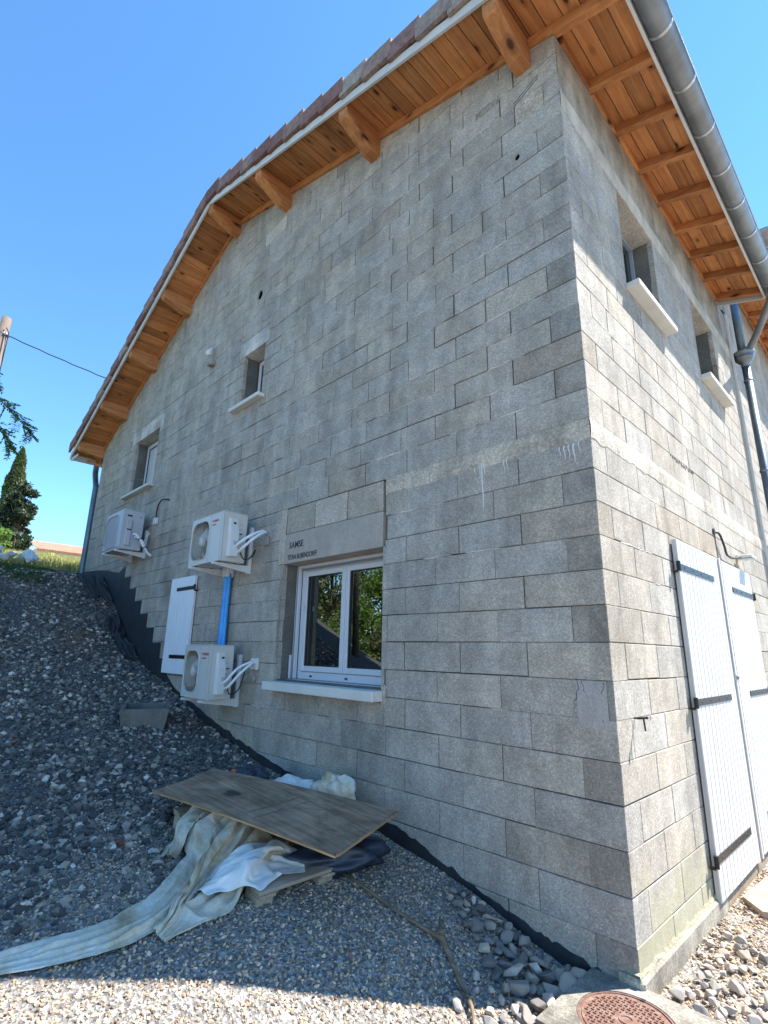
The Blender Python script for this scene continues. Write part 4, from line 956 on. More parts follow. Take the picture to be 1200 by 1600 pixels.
for t in ((-6.68, -.19, 2.86), (-6.66, -.12, 2.74)): MB().lathe([(.030, -.006), (.036, .006)], t, (.3, .5, -1), 10).build('cable_tie', 'rubber', A1)
MB().tube([(-6.86, -.1, 2.8), (-6.70, -.06, 2.98)], .010, 6).build('bracket_brace', 'ac_pale', A1)
# blue sheathed bundle between the two lower units
bd = empty('blue_duct', (-4.2, -.05, 1.2), 'bright blue sheathed pipe duct running between two cream units', 'duct')
for (dx, r_) in ((-.035, .026), (.0, .03), (.036, .025)):
    MB().tube([(-4.20 + dx + .003 * math.sin(z * 9 + dx * 50), -.045 - (.012 if dx == 0 else 0), z) for z in np.linspace(1.1, 2.14, 16)], r_, 10).build('sheath', 'blue', bd, smooth=True)
MB().box(-4.26, -4.14, -.09, -.003, 2.10, 2.24, c=.01).build('trunking', 'ac_pale', bd)
# cable with junction box, wall lamp, brick stub
jb = empty('junction_box', (-6.62, 0, 3.16), 'small white junction box hanging on a black cable beside the grey unit', 'junction box')
MB().box(-6.67, -6.57, -.05, -.004, 3.10, 3.20, c=.006).build('box', 'ac_pale', jb); MB().box(-6.65, -6.59, -.053, -.051, 3.115, 3.185, c=.0008).build('lid', 'sill', jb)
MB().tube(bez([(-6.25, -.005, 3.42), (-6.40, -.05, 3.44), (-6.54, -.05, 3.36), (-6.60, -.035, 3.20)], 8), .011, 8).build('cable', 'rubber', jb, smooth=True)
lp = empty('bulb_lamp', (-5.28, 0, 5.35), 'white bulb lamp on the gable left of the small window', 'lamp')
MB().lathe([(.0, -.075), (.03, -.068), (.045, -.04), (.042, 0), (.025, .03), (.022, .05)], (-5.29, -.08, 5.42), (.1, .35, .9), 16).build('globe', 'ac_pale', lp, smooth=True)
MB().tube([(-5.28, -.075, 5.46), (-5.27, -.002, 5.50)], .014, 8).build('fitting', 'ac_grey', lp)
bs = MB().box(-5.36, -5.24, -.075, -.003, 5.215, 5.275, c=.008, R=Matrix.Rotation(.1, 3, 'Y')).build('brick_stub', 'block_brown', None); tag(bs, 'small brown brick stub sticking out below the bulb lamp', 'brick')
# side wall: floodlight with cable, holdback rod
fl = empty('floodlight', (.02, 3.3, 2.3), 'white slim floodlight over the right door shutter', 'floodlight')
MB().box(.03, .15, 3.15, 3.36, 2.285, 2.315, c=.006).build('body', 'ac_pale', fl); MB().box(.05, .14, 3.165, 3.345, 2.279, 2.284).build('lens', 'glass', fl); MB().box(.002, .03, 3.22, 3.29, 2.28, 2.33, c=.003).build('bracket', 'ac_pale', fl)
MB().tube(bez([(-.01, 2.50, 2.44), (.03, 2.56, 2.43), (.035, 2.66, 2.33), (.03, 2.74, 2.26), (.03, 2.98, 2.26), (.05, 3.16, 2.295)], 8), .010, 8).build('cable', 'rubber', fl, smooth=True)
MB().lathe([(.03, 0), (.028, .012), (.012, .014)], (.001, 2.49, 2.445), (1, 0, 0), 12).build('grommet', 'rubber', fl)
MB().tube([(.004, 2.51, 2.42), (.004, 2.52, 2.20)], .005, 5).build('cable', 'footing', fl)
rd = empty('shutter_stay', (0, .2, 1.0), 'black iron shutter stay sticking out of the side wall near the corner', 'iron stay')
MB().tube([(-.02, .24, 1.005), (.02, .24, 1.0), (.075, .235, 1.01)], .0055, 6).build('rod', 'black', rd); MB().lathe([(.012, -.006), (.013, 0), (.012, .006)], (.078, .235, 1.01), (0, 1, 0), 10).build('ring', 'black', rd); MB().tube([(.05, .235, 1.008), (.055, .235, .94)], .005, 6).build('hook', 'black', rd)

# ------------------------------------------------------------------ ground things
def rock_mesh(seed, flat=.8):
    """angular broken stone: hull of a few points on a squashed ball, long facets left flat"""
    r_ = random.Random(seed); bm = bmesh.new(); sc = Vector((r_.uniform(.85, 1.3), r_.uniform(.65, 1), r_.uniform(.5, flat)))
    for _ in range(17):
        d = Vector((r_.gauss(0, 1), r_.gauss(0, 1), r_.gauss(0, 1))).normalized() * r_.uniform(.78, 1.06); bm.verts.new((d.x * sc.x, d.y * sc.y, d.z * sc.z))
    h = bmesh.ops.convex_hull(bm, input=bm.verts); bmesh.ops.delete(bm, geom=[g for g in h['geom_interior'] if isinstance(g, bmesh.types.BMVert)], context='VERTS')
    bmesh.ops.bevel(bm, geom=bm.edges[:], offset=.05, segments=1, affect='EDGES'); bmesh.ops.recalc_face_normals(bm, faces=bm.faces)
    me = bpy.data.meshes.new('rock'); bm.to_mesh(me); bm.free(); return me
mh = empty('manhole', (.055, -.27, -.16), 'round rusty manhole cover set in a square concrete slab at the house corner', 'manhole')
v, f, ring = plate_hole(-.225, .335, -.55, .008, 0, .05, -.155, .24, -.472, -.077, .195)
sl_ = MB(); sl_.add([(a, c, -.150 - b_) for a, b_, c in v], f); sl_.build('slab', 'slab', mh)
MB().lathe([(.196, -.04), (.196, .0), (.186, .002), (.184, -.003), (.180, -.003), (.178, .001), (0, .001)], (.0425, -.2745, -.153), (0, 0, 1), 48).build('cover', 'rust', mh)
pr = MB(); pr2 = MB()
for i in range(-9, 10):
    for j in range(-9, 10):
        x = .0425 + i * .0185; y = -.2745 + j * .0185
        if (x - .0425) ** 2 + (y + .2745) ** 2 > .165 ** 2 or ((x - .0425) ** 2 + (y + .2745) ** 2 < .048 ** 2): continue
        if (i + j) % 2: pr.box(x - .007, x + .007, y - .0024, y + .0024, -.1522, -.1475)
        else: pr.box(x - .0024, x + .0024, y - .007, y + .007, -.1522, -.1475)
pr.build('raised_tread', 'rust', mh); MB().lathe([(.032, 0), (.030, .004), (.024, .004), (.022, 0)], (.0425, -.2745, -.152), (0, 0, 1), 24).build('boss', 'rust', mh)
MB().box(.034, .051, -.098, -.078, -.153, -.148).build('key_slot', 'rubber', mh)
# catch basin
cb = empty('catch_basin', (-4.6, -.75, .55), 'open square concrete catch basin half buried in the dark gravel', 'catch basin')
cx, cy, cz = -4.62, -.60, .47; c1 = MB(); hw, t = .24, .03
def ring_box(w0, w1, z0, z1, tt):
    m_ = MB(); R0 = [(-w0, -w0), (w0, -w0), (w0, w0), (-w0, w0)]; v = []
    for (ww, z) in ((w0, z0), (w1, z1), (w1 - tt, z1), (w0 - tt, z0)): v += [(sx * ww, sy * ww, z) for sx, sy in ((-1, -1), (1, -1), (1, 1), (-1, 1))]
    m_.add(v, [(4 * r + j, 4 * r + (j + 1) % 4, (4 * r + 4 + (j + 1) % 4) % 16, (4 * r + 4 + j) % 16) for r in range(4) for j in range(4)]); return m_
rb_ = ring_box(.185, .23, 0, .27, .035); rotm = Matrix.Rotation(math.radians(-24), 3, 'Z') @ Matrix.Rotation(math.radians(3), 3, 'Y')
rb_.v = [tuple(rotm @ Vector(p) + Vector((cx, cy, cz))) for p in rb_.v]; rb_.build('basin_body', 'box', cb)
kk = MB(); pth = [(.09 * math.cos(t), -.212, .10 + .09 * math.sin(t)) for t in np.linspace(0, math.pi, 13)]
kk.tube([tuple(rotm @ Vector(p) + Vector((cx, cy, cz))) for p in pth], .007, 6, cap=False); kk.build('knockout_ring', 'box', cb)
MB().box(cx - .16, cx + .16, cy - .16, cy + .16, cz + .09, cz + .10, R=Matrix.Rotation(math.radians(-24), 3, 'Z')).build('basin_shade_floor', 'bitumen', cb)  # floor set high and near black, so the basin's inner shade is painted
# pallet
plt = empty('pallet', (-1.97, -.72, .1), 'weathered wooden pallet under the cloths and the plywood', 'pallet')
tl = Matrix.Rotation(math.radians(9.5), 3, 'Y'); pc = Vector((-1.96, -.72, .150))
def pbox(n_, mt, *a): mb = MB().box(*a, c=.003); mb.v = [tuple(tl @ Vector(p) + pc) for p in mb.v]; return mb.build(n_, mt, plt)
for k in range(9): x = -.50 + k * .125; pbox('deck_board', 'wood_raw_y', x - .045, x + .045, -.45 + random.uniform(-.01, .01), .45, .045, .065)
for y in (-.40, 0, .40):
    pbox('stringer_board', 'wood_raw', -.55, .55, y - .05, y + .05, .025, .044)
    for x in (-.47, 0, .47): pbox('pallet_block', 'wood_raw', x - .06, x + .06, y - .05, y + .05, -.055, .024)
for x in (-.47, 0.30, .47): pbox('bottom_board', 'wood_raw_y', x - .05, x + .05, -.52, .45, -.076, -.057)
# plywood
pw_ = empty('plywood_board', (-1.98, -.78, .35), 'weathered brown plywood board lying on the cloths beside the wall', 'plywood board')
pcn = [Vector(p) for p in ((-2.60, -1.285, .405), (-2.96, -.67, .405), (-1.36, -.215, .345), (-1.05, -.985, .345))]
def plyslab(offb, offt, mat, name, inset=0.0, sub=12):
    v = []; nx, ny = sub, 6
    for o_ in (offt, offb):
        for i in range(nx + 1):
            for j in range(ny + 1):
                s_, t = i / nx, j / ny; s2 = inset + s_ * (1 - 2 * inset); t2 = inset + t * (1 - 2 * inset)
                p = pcn[0] * (1 - s2) * (1 - t2) + pcn[1] * (1 - s2) * t2 + pcn[2] * s2 * t2 + pcn[3] * s2 * (1 - t2)
                p = p + Vector((0, 0, o_ + .012 * math.sin(s2 * 3.1) - .006 * math.sin(t2 * 4)));
                if o_ == offt and (i in (0, nx) or j in (0, ny)): p.z -= .0015
                v.append(p)
    K = (nx + 1) * (ny + 1); id_ = lambda l, i, j: l * K + i * (ny + 1) + j
    f = [(id_(0, i, j), id_(0, i + 1, j), id_(0, i + 1, j + 1), id_(0, i, j + 1)) for i in range(nx) for j in range(ny)] + [(id_(1, i, j), id_(1, i, j + 1), id_(1, i + 1, j + 1), id_(1, i + 1, j)) for i in range(nx) for j in range(ny)]
    for i in range(nx): f += [(id_(0, i, 0), id_(1, i, 0), id_(1, i + 1, 0), id_(0, i + 1, 0)), (id_(0, i, ny), id_(0, i + 1, ny), id_(1, i + 1, ny), id_(1, i, ny))]
    for j in range(ny): f += [(id_(0, 0, j), id_(0, 0, j + 1), id_(1, 0, j + 1), id_(1, 0, j)), (id_(0, nx, j), id_(1, nx, j), id_(1, nx, j + 1), id_(0, nx, j + 1))]
    return MB().add(v, f).build(name, mat, pw_)
plyslab(-.016, -.0045, 'ply_edge', 'core_ply'); plyslab(-.004, .0, 'ply', 'face_ply', .003)
d_ = (pcn[2] - pcn[3]); MB().tube([pcn[3] + d_ * .01 + Vector((.01, 0, -.002)), pcn[2] - d_ * .01 + Vector((.01, 0, -.002))], .009, 4).build('edge_batten', 'ply_edge', pw_)
for (a0, a1, t0, w_) in ((.52, .60, .12, .035), (.58, .66, .10, .02), (.50, .78, .62, .02)):
    sm_ = MB(); vv = []
    for k in range(13):
        t = k / 12; s2 = a0 + (a1 - a0) * t; t2 = t0 + (.62 if a1 - a0 < .2 else .04) * t; p = pcn[0] * (1 - s2) * (1 - t2) + pcn[1] * (1 - s2) * t2 + pcn[2] * s2 * t2 + pcn[3] * s2 * (1 - t2)
        p = p + Vector((0, 0, .0012 + .012 * math.sin(s2 * 3.1) - .006 * math.sin(t2 * 4))); q_ = w_ * random.uniform(.3, .9); vv += [p + Vector((q_ * .5, -q_ * .1, 0)), p - Vector((q_ * .5, -q_ * .1, 0))]
    sm_.add(vv, [(2 * k, 2 * k + 2, 2 * k + 3, 2 * k + 1) for k in range(12)]); sm_.build('paint_smear', 'smear', pw_)
# cloths
def H_support(x, y):
    """ground with the pallet as a soft-shouldered hump"""
    g = gz(x, y); px, py = x - pc.x, y - pc.y
    q = max(abs(px) - .50, abs(py) - .42, 0); top = pc.z + .068 - px * math.tan(math.radians(9.5))
    t = max(0, 1 - q / .16); t = t * t * (3 - 2 * t); return g * (1 - t) + max(g, top) * t
def ribbon(name, mat, parent, path, widths, folds, amp, seed, off=.012, nu=None, nv=44, lift=None, hem=.0):
    P = bez([(p[0], p[1], 0) for p in path], nu or 14); n_ = len(P); v = []
    for i, p in enumerate(P):
        t = i / (n_ - 1); T = (P[min(i + 1, n_ - 1)] - P[max(i - 1, 0)]).normalized(); Nn = Vector((-T.y, T.x, 0)); w_ = np.interp(t, np.linspace(0, 1, len(widths)), widths)
        for j in range(nv + 1):
            s_ = j / nv * 2 - 1; wob = 1 + .10 * noise.noise(Vector((t * 5, s_ * 1.2, seed)))
            q = p + Nn * (s_ * w_ * .5 * wob + .05 * w_ * noise.noise(Vector((t * 7, seed, s_ * 2))))
            ph = 2.6 * noise.noise(Vector((t * 2.4, s_ * .8, seed + 5)))
            endt = min(1, (1 - t) / .10); a = amp * (.25 + .75 * endt) * (.55 + .9 * noise.noise(Vector((t * 3, s_ * 2, seed + 9))) ) * (1 - .55 * abs(s_) ** 3)
            h = abs(math.sin(s_ * folds * 1.57 + ph)) ** .75 * a + .35 * a * math.sin(s_ * folds * 4.1 + ph * 2 + t * 5) + .6 * a * noise.noise(Vector((t * 11, s_ * 5, seed + 2))) + 1.3 * a * max(0, .45 - abs(noise.noise(Vector((t * 8 + s_ * 1.5, s_ * 2.2, seed + 31)))) * 3)
            edge = 1 - min(1, (1 - abs(s_)) / .06)
            z = H_support(q.x, q.y) + off + max(0, h) * (1 - edge) + (np.interp(t, np.linspace(0, 1, len(lift)), lift) if lift else 0) * (1 - abs(s_) ** 4)
            q.z = z; v.append(q.copy())
    f = [(i * (nv + 1) + j, (i + 1) * (nv + 1) + j, (i + 1) * (nv + 1) + j + 1, i * (nv + 1) + j + 1) for i in range(n_ - 1) for j in range(nv)]
    o = MB().add(v, f).build(name, mat, parent, smooth=True, recalc=False); sd = o.modifiers.new('thickness', 'SOLIDIFY'); sd.thickness = .003; return o
# settled shapes of the sheets: grid points in millimetres, each row as steps from point to point
CLOTH = {
    'tail': (58, 21, [
        -2299,-955,289,12,10,-9,44,10,-8,34,0,-5,18,3,9,33,-4,-11,52,-1,2,10,8,11,11,3,-10,57,9,32,48,2,34,-38,7,-74,-19,26,-19,17,6,-6,17,6,10,24,0,-2,45,-7,-18,9,30,-6,76,5,-13,34,3,-5,21,-1,-3,45,-9,-8,
        21,-5,-7,-1,-8,7,40,6,-12,31,3,0,13,2,-10,47,-7,-10,50,12,36,17,8,3,-11,12,-46,63,4,60,42,-10,43,-43,23,-89,-10,11,-26,21,3,1,20,1,7,12,4,-16,54,4,-2,21,23,10,69,-6,-32,26,4,5,20,-3,-8,44,-10,-12,
        18,-23,-7,-14,-14,10,33,5,-10,42,7,-5,10,-1,-7,54,3,16,40,16,42,18,-5,-14,0,14,-64,34,12,77,43,-19,39,-50,32,-92,17,1,-22,19,2,-7,20,2,-3,10,1,-4,47,16,-3,31,11,13,64,-2,-35,24,0,7,21,-4,-15,40,-10,-7,
        18,-28,-2,-19,-15,4,20,5,2,43,10,-10,20,-5,-5,56,12,29,36,9,47,3,-6,-24,25,19,-67,4,7,70,41,-17,42,-16,38,-98,3,-6,-27,16,1,-2,18,2,-1,19,4,4,32,13,-12,38,12,11,62,-3,-31,15,1,6,30,-4,-10,33,-11,-9,
        17,-29,0,-22,-16,7,9,1,10,57,19,-22,10,5,20,60,1,20,35,6,47,1,-4,-39,33,19,-73,-16,4,70,33,-15,44,11,40,-97,-1,-6,-25,17,2,7,10,0,-5,14,3,-6,32,10,-9,42,16,8,54,-3,-21,10,4,-3,42,-2,11,12,-10,-22,
        17,-31,-6,-27,-17,6,-3,-4,17,53,37,-25,33,14,-1,51,-7,65,35,-7,36,-9,2,-51,51,19,-76,-33,-1,63,20,-12,48,37,40,-90,-3,-7,-27,8,3,1,14,2,-3,15,4,-4,23,6,-3,48,17,6,51,0,-6,10,5,-19,42,-6,23,-6,-3,-23,
        14,-35,-3,-28,-17,7,-8,-7,12,58,41,-20,33,19,-8,43,-11,87,24,-7,27,-6,5,-65,70,22,-70,-40,-3,55,1,-9,48,60,40,-78,-9,-9,-28,9,3,1,15,5,-5,16,5,-2,16,5,-3,48,16,11,44,8,-8,6,2,-9,53,-13,11,-2,6,-24,
        13,-39,-1,-26,-14,13,-11,-10,3,61,44,-18,38,23,-9,33,-2,85,-6,-12,26,37,11,-59,56,13,-69,-34,-1,41,-25,5,38,84,28,-58,-13,-9,-25,8,4,-2,14,7,-2,14,4,-4,15,5,5,45,17,8,43,8,-4,1,8,-10,65,0,-3,-4,2,-17,
        15,-40,2,-14,1,3,-25,-20,-5,66,42,3,41,29,-18,-11,6,74,1,-13,18,59,20,-45,60,-3,-50,-13,11,36,-32,3,33,72,22,-61,-17,-8,-23,11,5,-4,11,7,2,11,6,1,12,6,-5,42,17,17,36,9,-12,15,13,-12,67,-4,-4,-10,2,-11,
        17,-2,-35,-17,-19,6,-32,-4,-11,68,14,23,49,29,-2,-30,6,69,7,4,15,73,4,-44,43,3,-56,13,12,49,-32,6,31,56,18,-58,-22,-8,-25,13,7,4,8,7,-3,13,6,1,11,7,-9,33,18,28,33,13,-20,24,9,-14,70,-2,-7,-13,1,-6,
        31,-13,-21,-32,-17,-6,-37,-16,-5,61,21,17,46,11,25,-23,6,79,19,7,6,62,4,-58,43,19,-39,5,-1,32,-6,12,41,38,12,-53,-19,-5,-23,9,7,5,11,7,-5,9,7,1,12,7,-7,35,19,35,20,11,-28,31,10,-17,69,-2,-5,-11,2,-4,
        28,-7,-32,-34,-22,7,-44,-25,-8,57,20,15,47,5,34,-21,2,94,24,13,-4,59,10,-63,26,9,-22,22,11,11,0,9,44,21,4,-41,-17,-1,-21,11,7,-1,8,8,5,9,6,-1,11,9,-9,36,18,45,15,9,-30,27,11,-17,69,-1,-12,-14,0,-5,
        37,-24,-21,-25,-11,16,-49,-26,-8,46,17,13,48,10,25,-23,-7,104,15,8,-16,56,24,-58,23,4,-24,12,-3,16,20,22,41,-5,-6,-24,-2,11,-30,10,1,6,8,6,0,7,6,1,14,10,7,31,15,36,19,10,-24,10,15,-31,64,23,17,-2,-19,-5,
        38,-23,-7,-20,-2,14,-43,-23,-1,32,14,32,54,21,-22,-25,-9,102,19,2,-13,35,15,-62,21,0,-2,6,4,5,23,32,31,1,7,-11,-8,-9,-32,8,7,3,9,1,6,10,2,8,5,14,6,29,0,47,16,12,-22,17,18,-28,37,30,18,13,3,3,
        16,-21,-2,-7,0,1,-35,-4,17,36,3,25,54,15,-43,-59,-10,76,23,8,-19,50,3,-45,6,10,1,10,8,6,19,15,37,10,14,6,-3,0,-28,1,3,-9,8,2,8,8,10,3,12,4,16,20,-8,50,12,11,-14,17,16,-33,42,34,24,-5,6,-16,
        16,-25,0,-1,9,5,-32,-13,12,34,4,21,65,15,-48,-60,-12,58,32,12,-8,33,-6,-44,2,10,-7,4,5,11,17,29,10,6,11,20,9,3,-14,-4,2,-10,10,10,5,10,7,9,9,1,17,6,-3,48,12,12,-8,23,5,-40,52,39,29,-14,-2,-16,
        11,-29,0,10,12,5,-32,-13,7,27,1,23,68,15,-37,-48,-6,43,31,10,-18,34,3,-28,4,1,-3,-1,2,-6,-3,10,25,10,29,-8,11,4,-1,0,1,-10,7,11,-1,9,10,6,11,10,13,3,-1,52,11,-1,5,20,2,-41,47,39,30,-11,-1,-15,
        25,-23,-6,5,6,8,-27,-10,6,18,-2,25,59,26,-46,-29,-14,49,28,16,-17,24,-1,-23,5,-1,5,4,9,-1,-6,12,-15,17,18,20,1,3,-11,2,1,-11,7,7,0,6,8,0,10,14,3,10,13,46,11,-5,6,20,14,-47,8,22,62,10,-11,-10,
        24,-24,-3,2,3,8,-24,-10,4,17,0,22,56,27,-40,-25,-13,41,29,17,-7,7,4,-32,6,6,-1,4,3,6,10,15,-9,9,7,18,7,7,-7,-8,-6,-12,11,7,1,4,4,3,6,7,-8,22,34,20,9,-2,10,43,17,-33,-48,-7,55,17,8,-4,
        27,-20,-2,-6,-5,2,-18,-7,7,15,2,21,52,25,-33,-21,-12,30,19,19,-13,20,12,-15,3,5,0,1,0,-7,13,13,-1,4,3,19,9,8,-3,-7,-5,-8,8,8,-10,5,2,2,4,7,-1,21,29,3,15,8,1,60,19,-12,-57,-17,32,11,-1,11,
        22,-25,-1,-5,-3,6,-18,-8,0,14,3,20,48,23,-28,-16,-9,24,15,18,-13,18,16,-8,2,0,-7,5,4,4,13,11,-6,4,7,9,3,3,16,0,-1,-11,10,12,-12,4,1,-1,2,1,-5,22,28,2,9,7,10,60,17,-13,-48,-16,18,6,5,6,
        20,-25,-1,-3,-1,7,-17,-8,-3,11,3,19,42,19,-24,-7,-3,22,14,17,-9,15,17,-11,6,2,0,5,4,-7,0,4,-2,18,15,13,0,0,8,5,6,-9,2,3,-6,3,-2,-6,3,3,-3,18,25,8,12,10,-1,45,17,-10,-30,-16,14,0,2,10,
        18,-25,0,-1,1,7,-16,-8,-4,7,2,18,28,18,-14,13,12,3,7,6,2,10,11,-13,4,3,-3,8,7,-1,8,8,-3,17,11,8,2,2,16,6,6,-12,2,2,-5,4,2,-12,7,8,-3,12,15,16,11,11,2,42,17,-28,-24,-16,23,-8,-4,15,
        19,-23,-2,-1,3,6,-16,-9,-2,7,3,15,28,17,-12,14,16,-2,10,7,10,3,5,-21,7,5,5,10,7,0,6,6,-8,15,9,4,6,5,20,6,6,-10,4,3,-5,6,3,-13,7,9,-4,4,6,26,8,10,-8,41,15,-29,-10,-5,30,-21,-13,7,
        20,-23,-2,-2,3,7,-16,-8,-4,7,3,12,29,20,-9,13,13,-5,12,8,15,-1,3,-21,7,5,0,8,5,-1,7,6,2,5,9,-4,11,7,15,2,6,5,21,5,-12,7,7,-15,7,8,-6,0,3,27,7,5,-3,32,12,-31,3,2,26,-23,-13,6,
        19,-21,-2,-1,2,4,-16,-8,-2,8,4,10,26,19,-4,14,12,-11,14,10,18,-4,1,-21,7,5,2,5,6,-5,7,5,-2,8,7,-2,-8,3,21,11,8,5,19,11,-28,23,8,4,0,3,-12,-6,-1,32,17,10,-3,26,7,-30,12,9,17,-22,-11,9,
        17,-23,-4,0,2,6,-14,-6,0,7,5,5,19,14,-8,16,12,0,19,14,10,-7,-1,-12,7,4,-5,6,5,0,3,4,-5,6,4,3,-3,4,12,11,13,0,18,7,-21,24,9,3,2,4,-9,-7,-2,31,15,8,1,24,7,-34,17,12,8,-15,-5,21,
        14,-24,-2,1,2,9,-11,-4,0,8,5,6,19,15,-15,14,12,8,20,13,0,-8,-3,-10,4,4,-6,7,4,0,4,2,-3,5,3,4,3,7,8,8,13,12,16,5,-29,22,11,-4,10,6,-1,-12,-6,33,12,7,2,26,7,-33,17,14,-3,-8,0,39,
        6,-28,-2,9,5,8,-8,-3,5,9,7,1,16,14,-20,15,10,15,15,12,-7,-4,-2,-5,4,3,-6,6,4,-2,7,3,-3,6,2,3,9,13,3,3,7,23,14,5,-33,21,10,1,11,7,-3,-14,-6,33,14,7,7,14,10,-42,19,7,-3,9,10,45,
        8,-25,5,10,6,-9,2,1,11,6,4,-1,15,13,-8,16,13,-1,18,12,5,-8,-6,-7,5,3,-7,8,4,-4,8,3,3,6,3,-6,9,11,2,3,9,28,12,3,-32,20,10,2,11,7,5,-14,-6,24,14,6,4,3,6,-35,19,6,-3,24,22,28,
        14,-26,-3,9,6,-7,6,3,6,5,4,-3,17,14,-5,14,11,-3,17,10,11,-8,-5,-9,8,5,-6,7,2,0,8,4,-4,8,4,4,6,8,-9,6,11,30,8,2,-28,21,9,1,8,7,12,-12,-4,17,14,5,-1,-1,4,-29,11,5,6,33,30,-1,
        13,-26,-1,11,7,-7,9,7,7,6,6,-4,15,9,-5,11,10,-7,16,9,14,-7,-5,-11,11,6,-1,7,3,-8,7,3,4,8,6,-1,7,5,-6,6,11,31,8,2,-27,21,12,-8,0,0,22,-6,-1,14,9,5,-10,4,3,-22,13,12,-4,29,25,-2,
        15,-24,-1,9,7,-3,10,9,-3,8,6,-6,15,8,-2,11,8,-3,8,6,13,-2,-3,-13,15,9,-3,8,4,4,4,1,-1,3,3,-2,4,3,-2,5,10,24,20,8,-15,19,9,-19,-11,-4,19,3,2,15,11,5,-6,7,6,-27,12,9,-3,26,22,0,
        12,-23,-2,12,11,-8,12,7,1,6,4,-2,16,8,-3,10,7,-4,-1,3,14,8,0,-12,17,10,-5,5,3,1,3,2,-2,5,3,-3,7,5,-1,-2,2,25,16,7,-13,23,10,-20,-13,-6,21,9,5,13,4,4,-13,14,9,-21,13,7,3,21,17,-6,
        5,-22,-9,21,12,2,8,7,-7,11,3,2,14,6,-5,10,7,1,-4,2,8,16,5,-1,8,3,-8,8,3,-2,2,2,-7,8,4,2,6,3,4,-2,1,19,17,7,-6,20,8,-27,-11,-6,25,14,8,10,10,7,-13,8,4,-23,12,7,-3,17,12,6,
        11,-20,-5,21,12,3,8,5,-6,14,4,3,13,4,-6,8,5,3,-4,2,7,15,4,-2,11,4,-9,6,3,-8,7,1,4,5,3,-3,8,5,-3,-4,-2,27,13,4,-3,18,7,-28,-1,-3,28,13,9,-5,5,2,-9,18,8,-12,9,5,-8,11,7,9,
        11,-18,-4,20,8,4,8,4,-6,14,4,-1,14,3,-3,8,4,5,-5,1,8,13,3,-3,14,4,-10,7,3,-5,8,3,3,4,1,-6,5,2,-1,3,0,28,14,6,2,6,2,-25,16,2,25,10,7,-7,-2,0,-19,17,5,-12,11,4,-1,12,6,5,
        10,-22,5,18,6,-3,9,4,-6,15,3,-2,13,3,-4,9,3,5,-6,0,12,10,3,-6,16,5,-13,11,2,-2,5,1,3,3,1,-5,6,2,5,-1,2,20,18,2,3,9,6,-32,22,2,33,4,4,-13,0,-1,-17,14,4,-2,11,3,-6,11,5,-1,
        8,-25,0,18,5,-7,10,4,0,16,3,-2,11,2,-7,11,4,2,-12,-2,16,12,2,-5,18,6,-12,13,3,-2,6,1,-6,7,2,5,6,2,-7,-14,-2,23,21,1,5,14,7,-30,17,3,22,10,4,-8,0,-2,-13,13,2,-1,10,3,-6,10,4,-1,
        6,-26,-8,19,6,4,13,3,-1,15,3,-8,11,1,2,8,3,-7,-14,-3,16,12,2,-1,22,6,-10,11,3,-9,9,2,1,6,1,0,8,3,-5,-21,-5,19,21,2,5,20,6,-26,11,4,12,14,2,-3,-1,-1,-13,14,2,2,10,3,-5,10,2,-1,
        9,-27,5,18,6,-7,12,3,-1,19,3,-1,9,2,-4,8,2,4,-17,-5,10,12,2,2,20,5,-13,14,4,-9,8,2,0,7,1,-5,10,2,2,-26,-5,16,20,2,1,24,6,-20,9,4,9,15,1,-2,1,0,-13,13,2,-1,8,2,-1,9,2,1,
        6,-28,-4,21,6,-3,12,3,0,19,4,-5,9,1,-1,5,1,6,-16,-5,6,12,3,1,15,4,-13,18,3,-8,8,2,-2,7,2,-2,10,1,4,-26,-5,12,20,6,5,22,2,-23,10,4,10,15,0,-5,7,1,-8,6,2,-3,9,1,1,8,1,-1,
        7,-23,2,21,3,-3,14,3,-3,16,3,-8,8,1,1,7,0,6,-16,-5,5,13,3,1,11,4,-10,20,3,-6,7,1,-6,8,1,-1,7,1,8,-20,-4,7,19,5,8,12,1,-26,20,4,15,7,0,-15,13,0,2,8,2,-5,5,0,0,6,1,-4,
        5,-26,-4,21,3,-5,15,3,3,17,2,-4,7,1,-6,7,0,6,-16,-3,9,10,1,4,12,2,-14,17,2,-10,11,1,-1,7,1,-2,0,1,9,-9,0,9,19,1,2,6,0,-20,25,3,10,4,0,-16,13,0,4,7,1,-5,5,1,-4,5,0,3,
        5,-22,9,19,0,-12,17,1,-4,16,2,-1,7,0,-5,1,-1,7,-8,-2,7,8,0,6,10,1,-10,17,3,-14,10,1,0,9,0,-3,-8,1,7,-1,-1,11,20,1,-2,9,1,-18,18,2,7,7,-1,-11,13,0,1,6,1,-3,4,0,-5,5,0,5,
        -1,-27,-8,23,0,2,16,0,-9,16,1,0,8,-1,-6,0,0,9,-4,-2,5,5,1,11,12,1,-9,14,1,-21,11,1,-1,7,1,6,-13,-1,-1,5,0,7,17,2,-6,15,-1,-13,14,2,7,12,-1,-4,8,0,-6,7,0,3,1,0,-7,6,1,4,
        1,-27,2,21,-1,-3,18,0,-6,16,1,0,10,-2,-4,5,2,8,-8,-2,6,4,-2,9,12,2,-6,15,0,-23,11,2,0,5,1,5,-14,-3,3,10,3,2,13,0,-8,18,-1,-5,9,1,0,10,-1,-3,10,-1,-8,5,0,3,6,0,-3,6,1,0,
        1,-28,-1,24,2,8,15,-1,-15,14,-1,-2,8,-1,4,8,1,-4,-5,-3,6,3,1,3,12,-2,5,14,2,-21,10,1,-6,5,-1,7,-8,-1,9,8,2,-5,10,-1,-9,15,-1,-5,9,0,4,12,-1,-4,10,-1,-5,5,0,2,4,0,-3,4,-1,2,
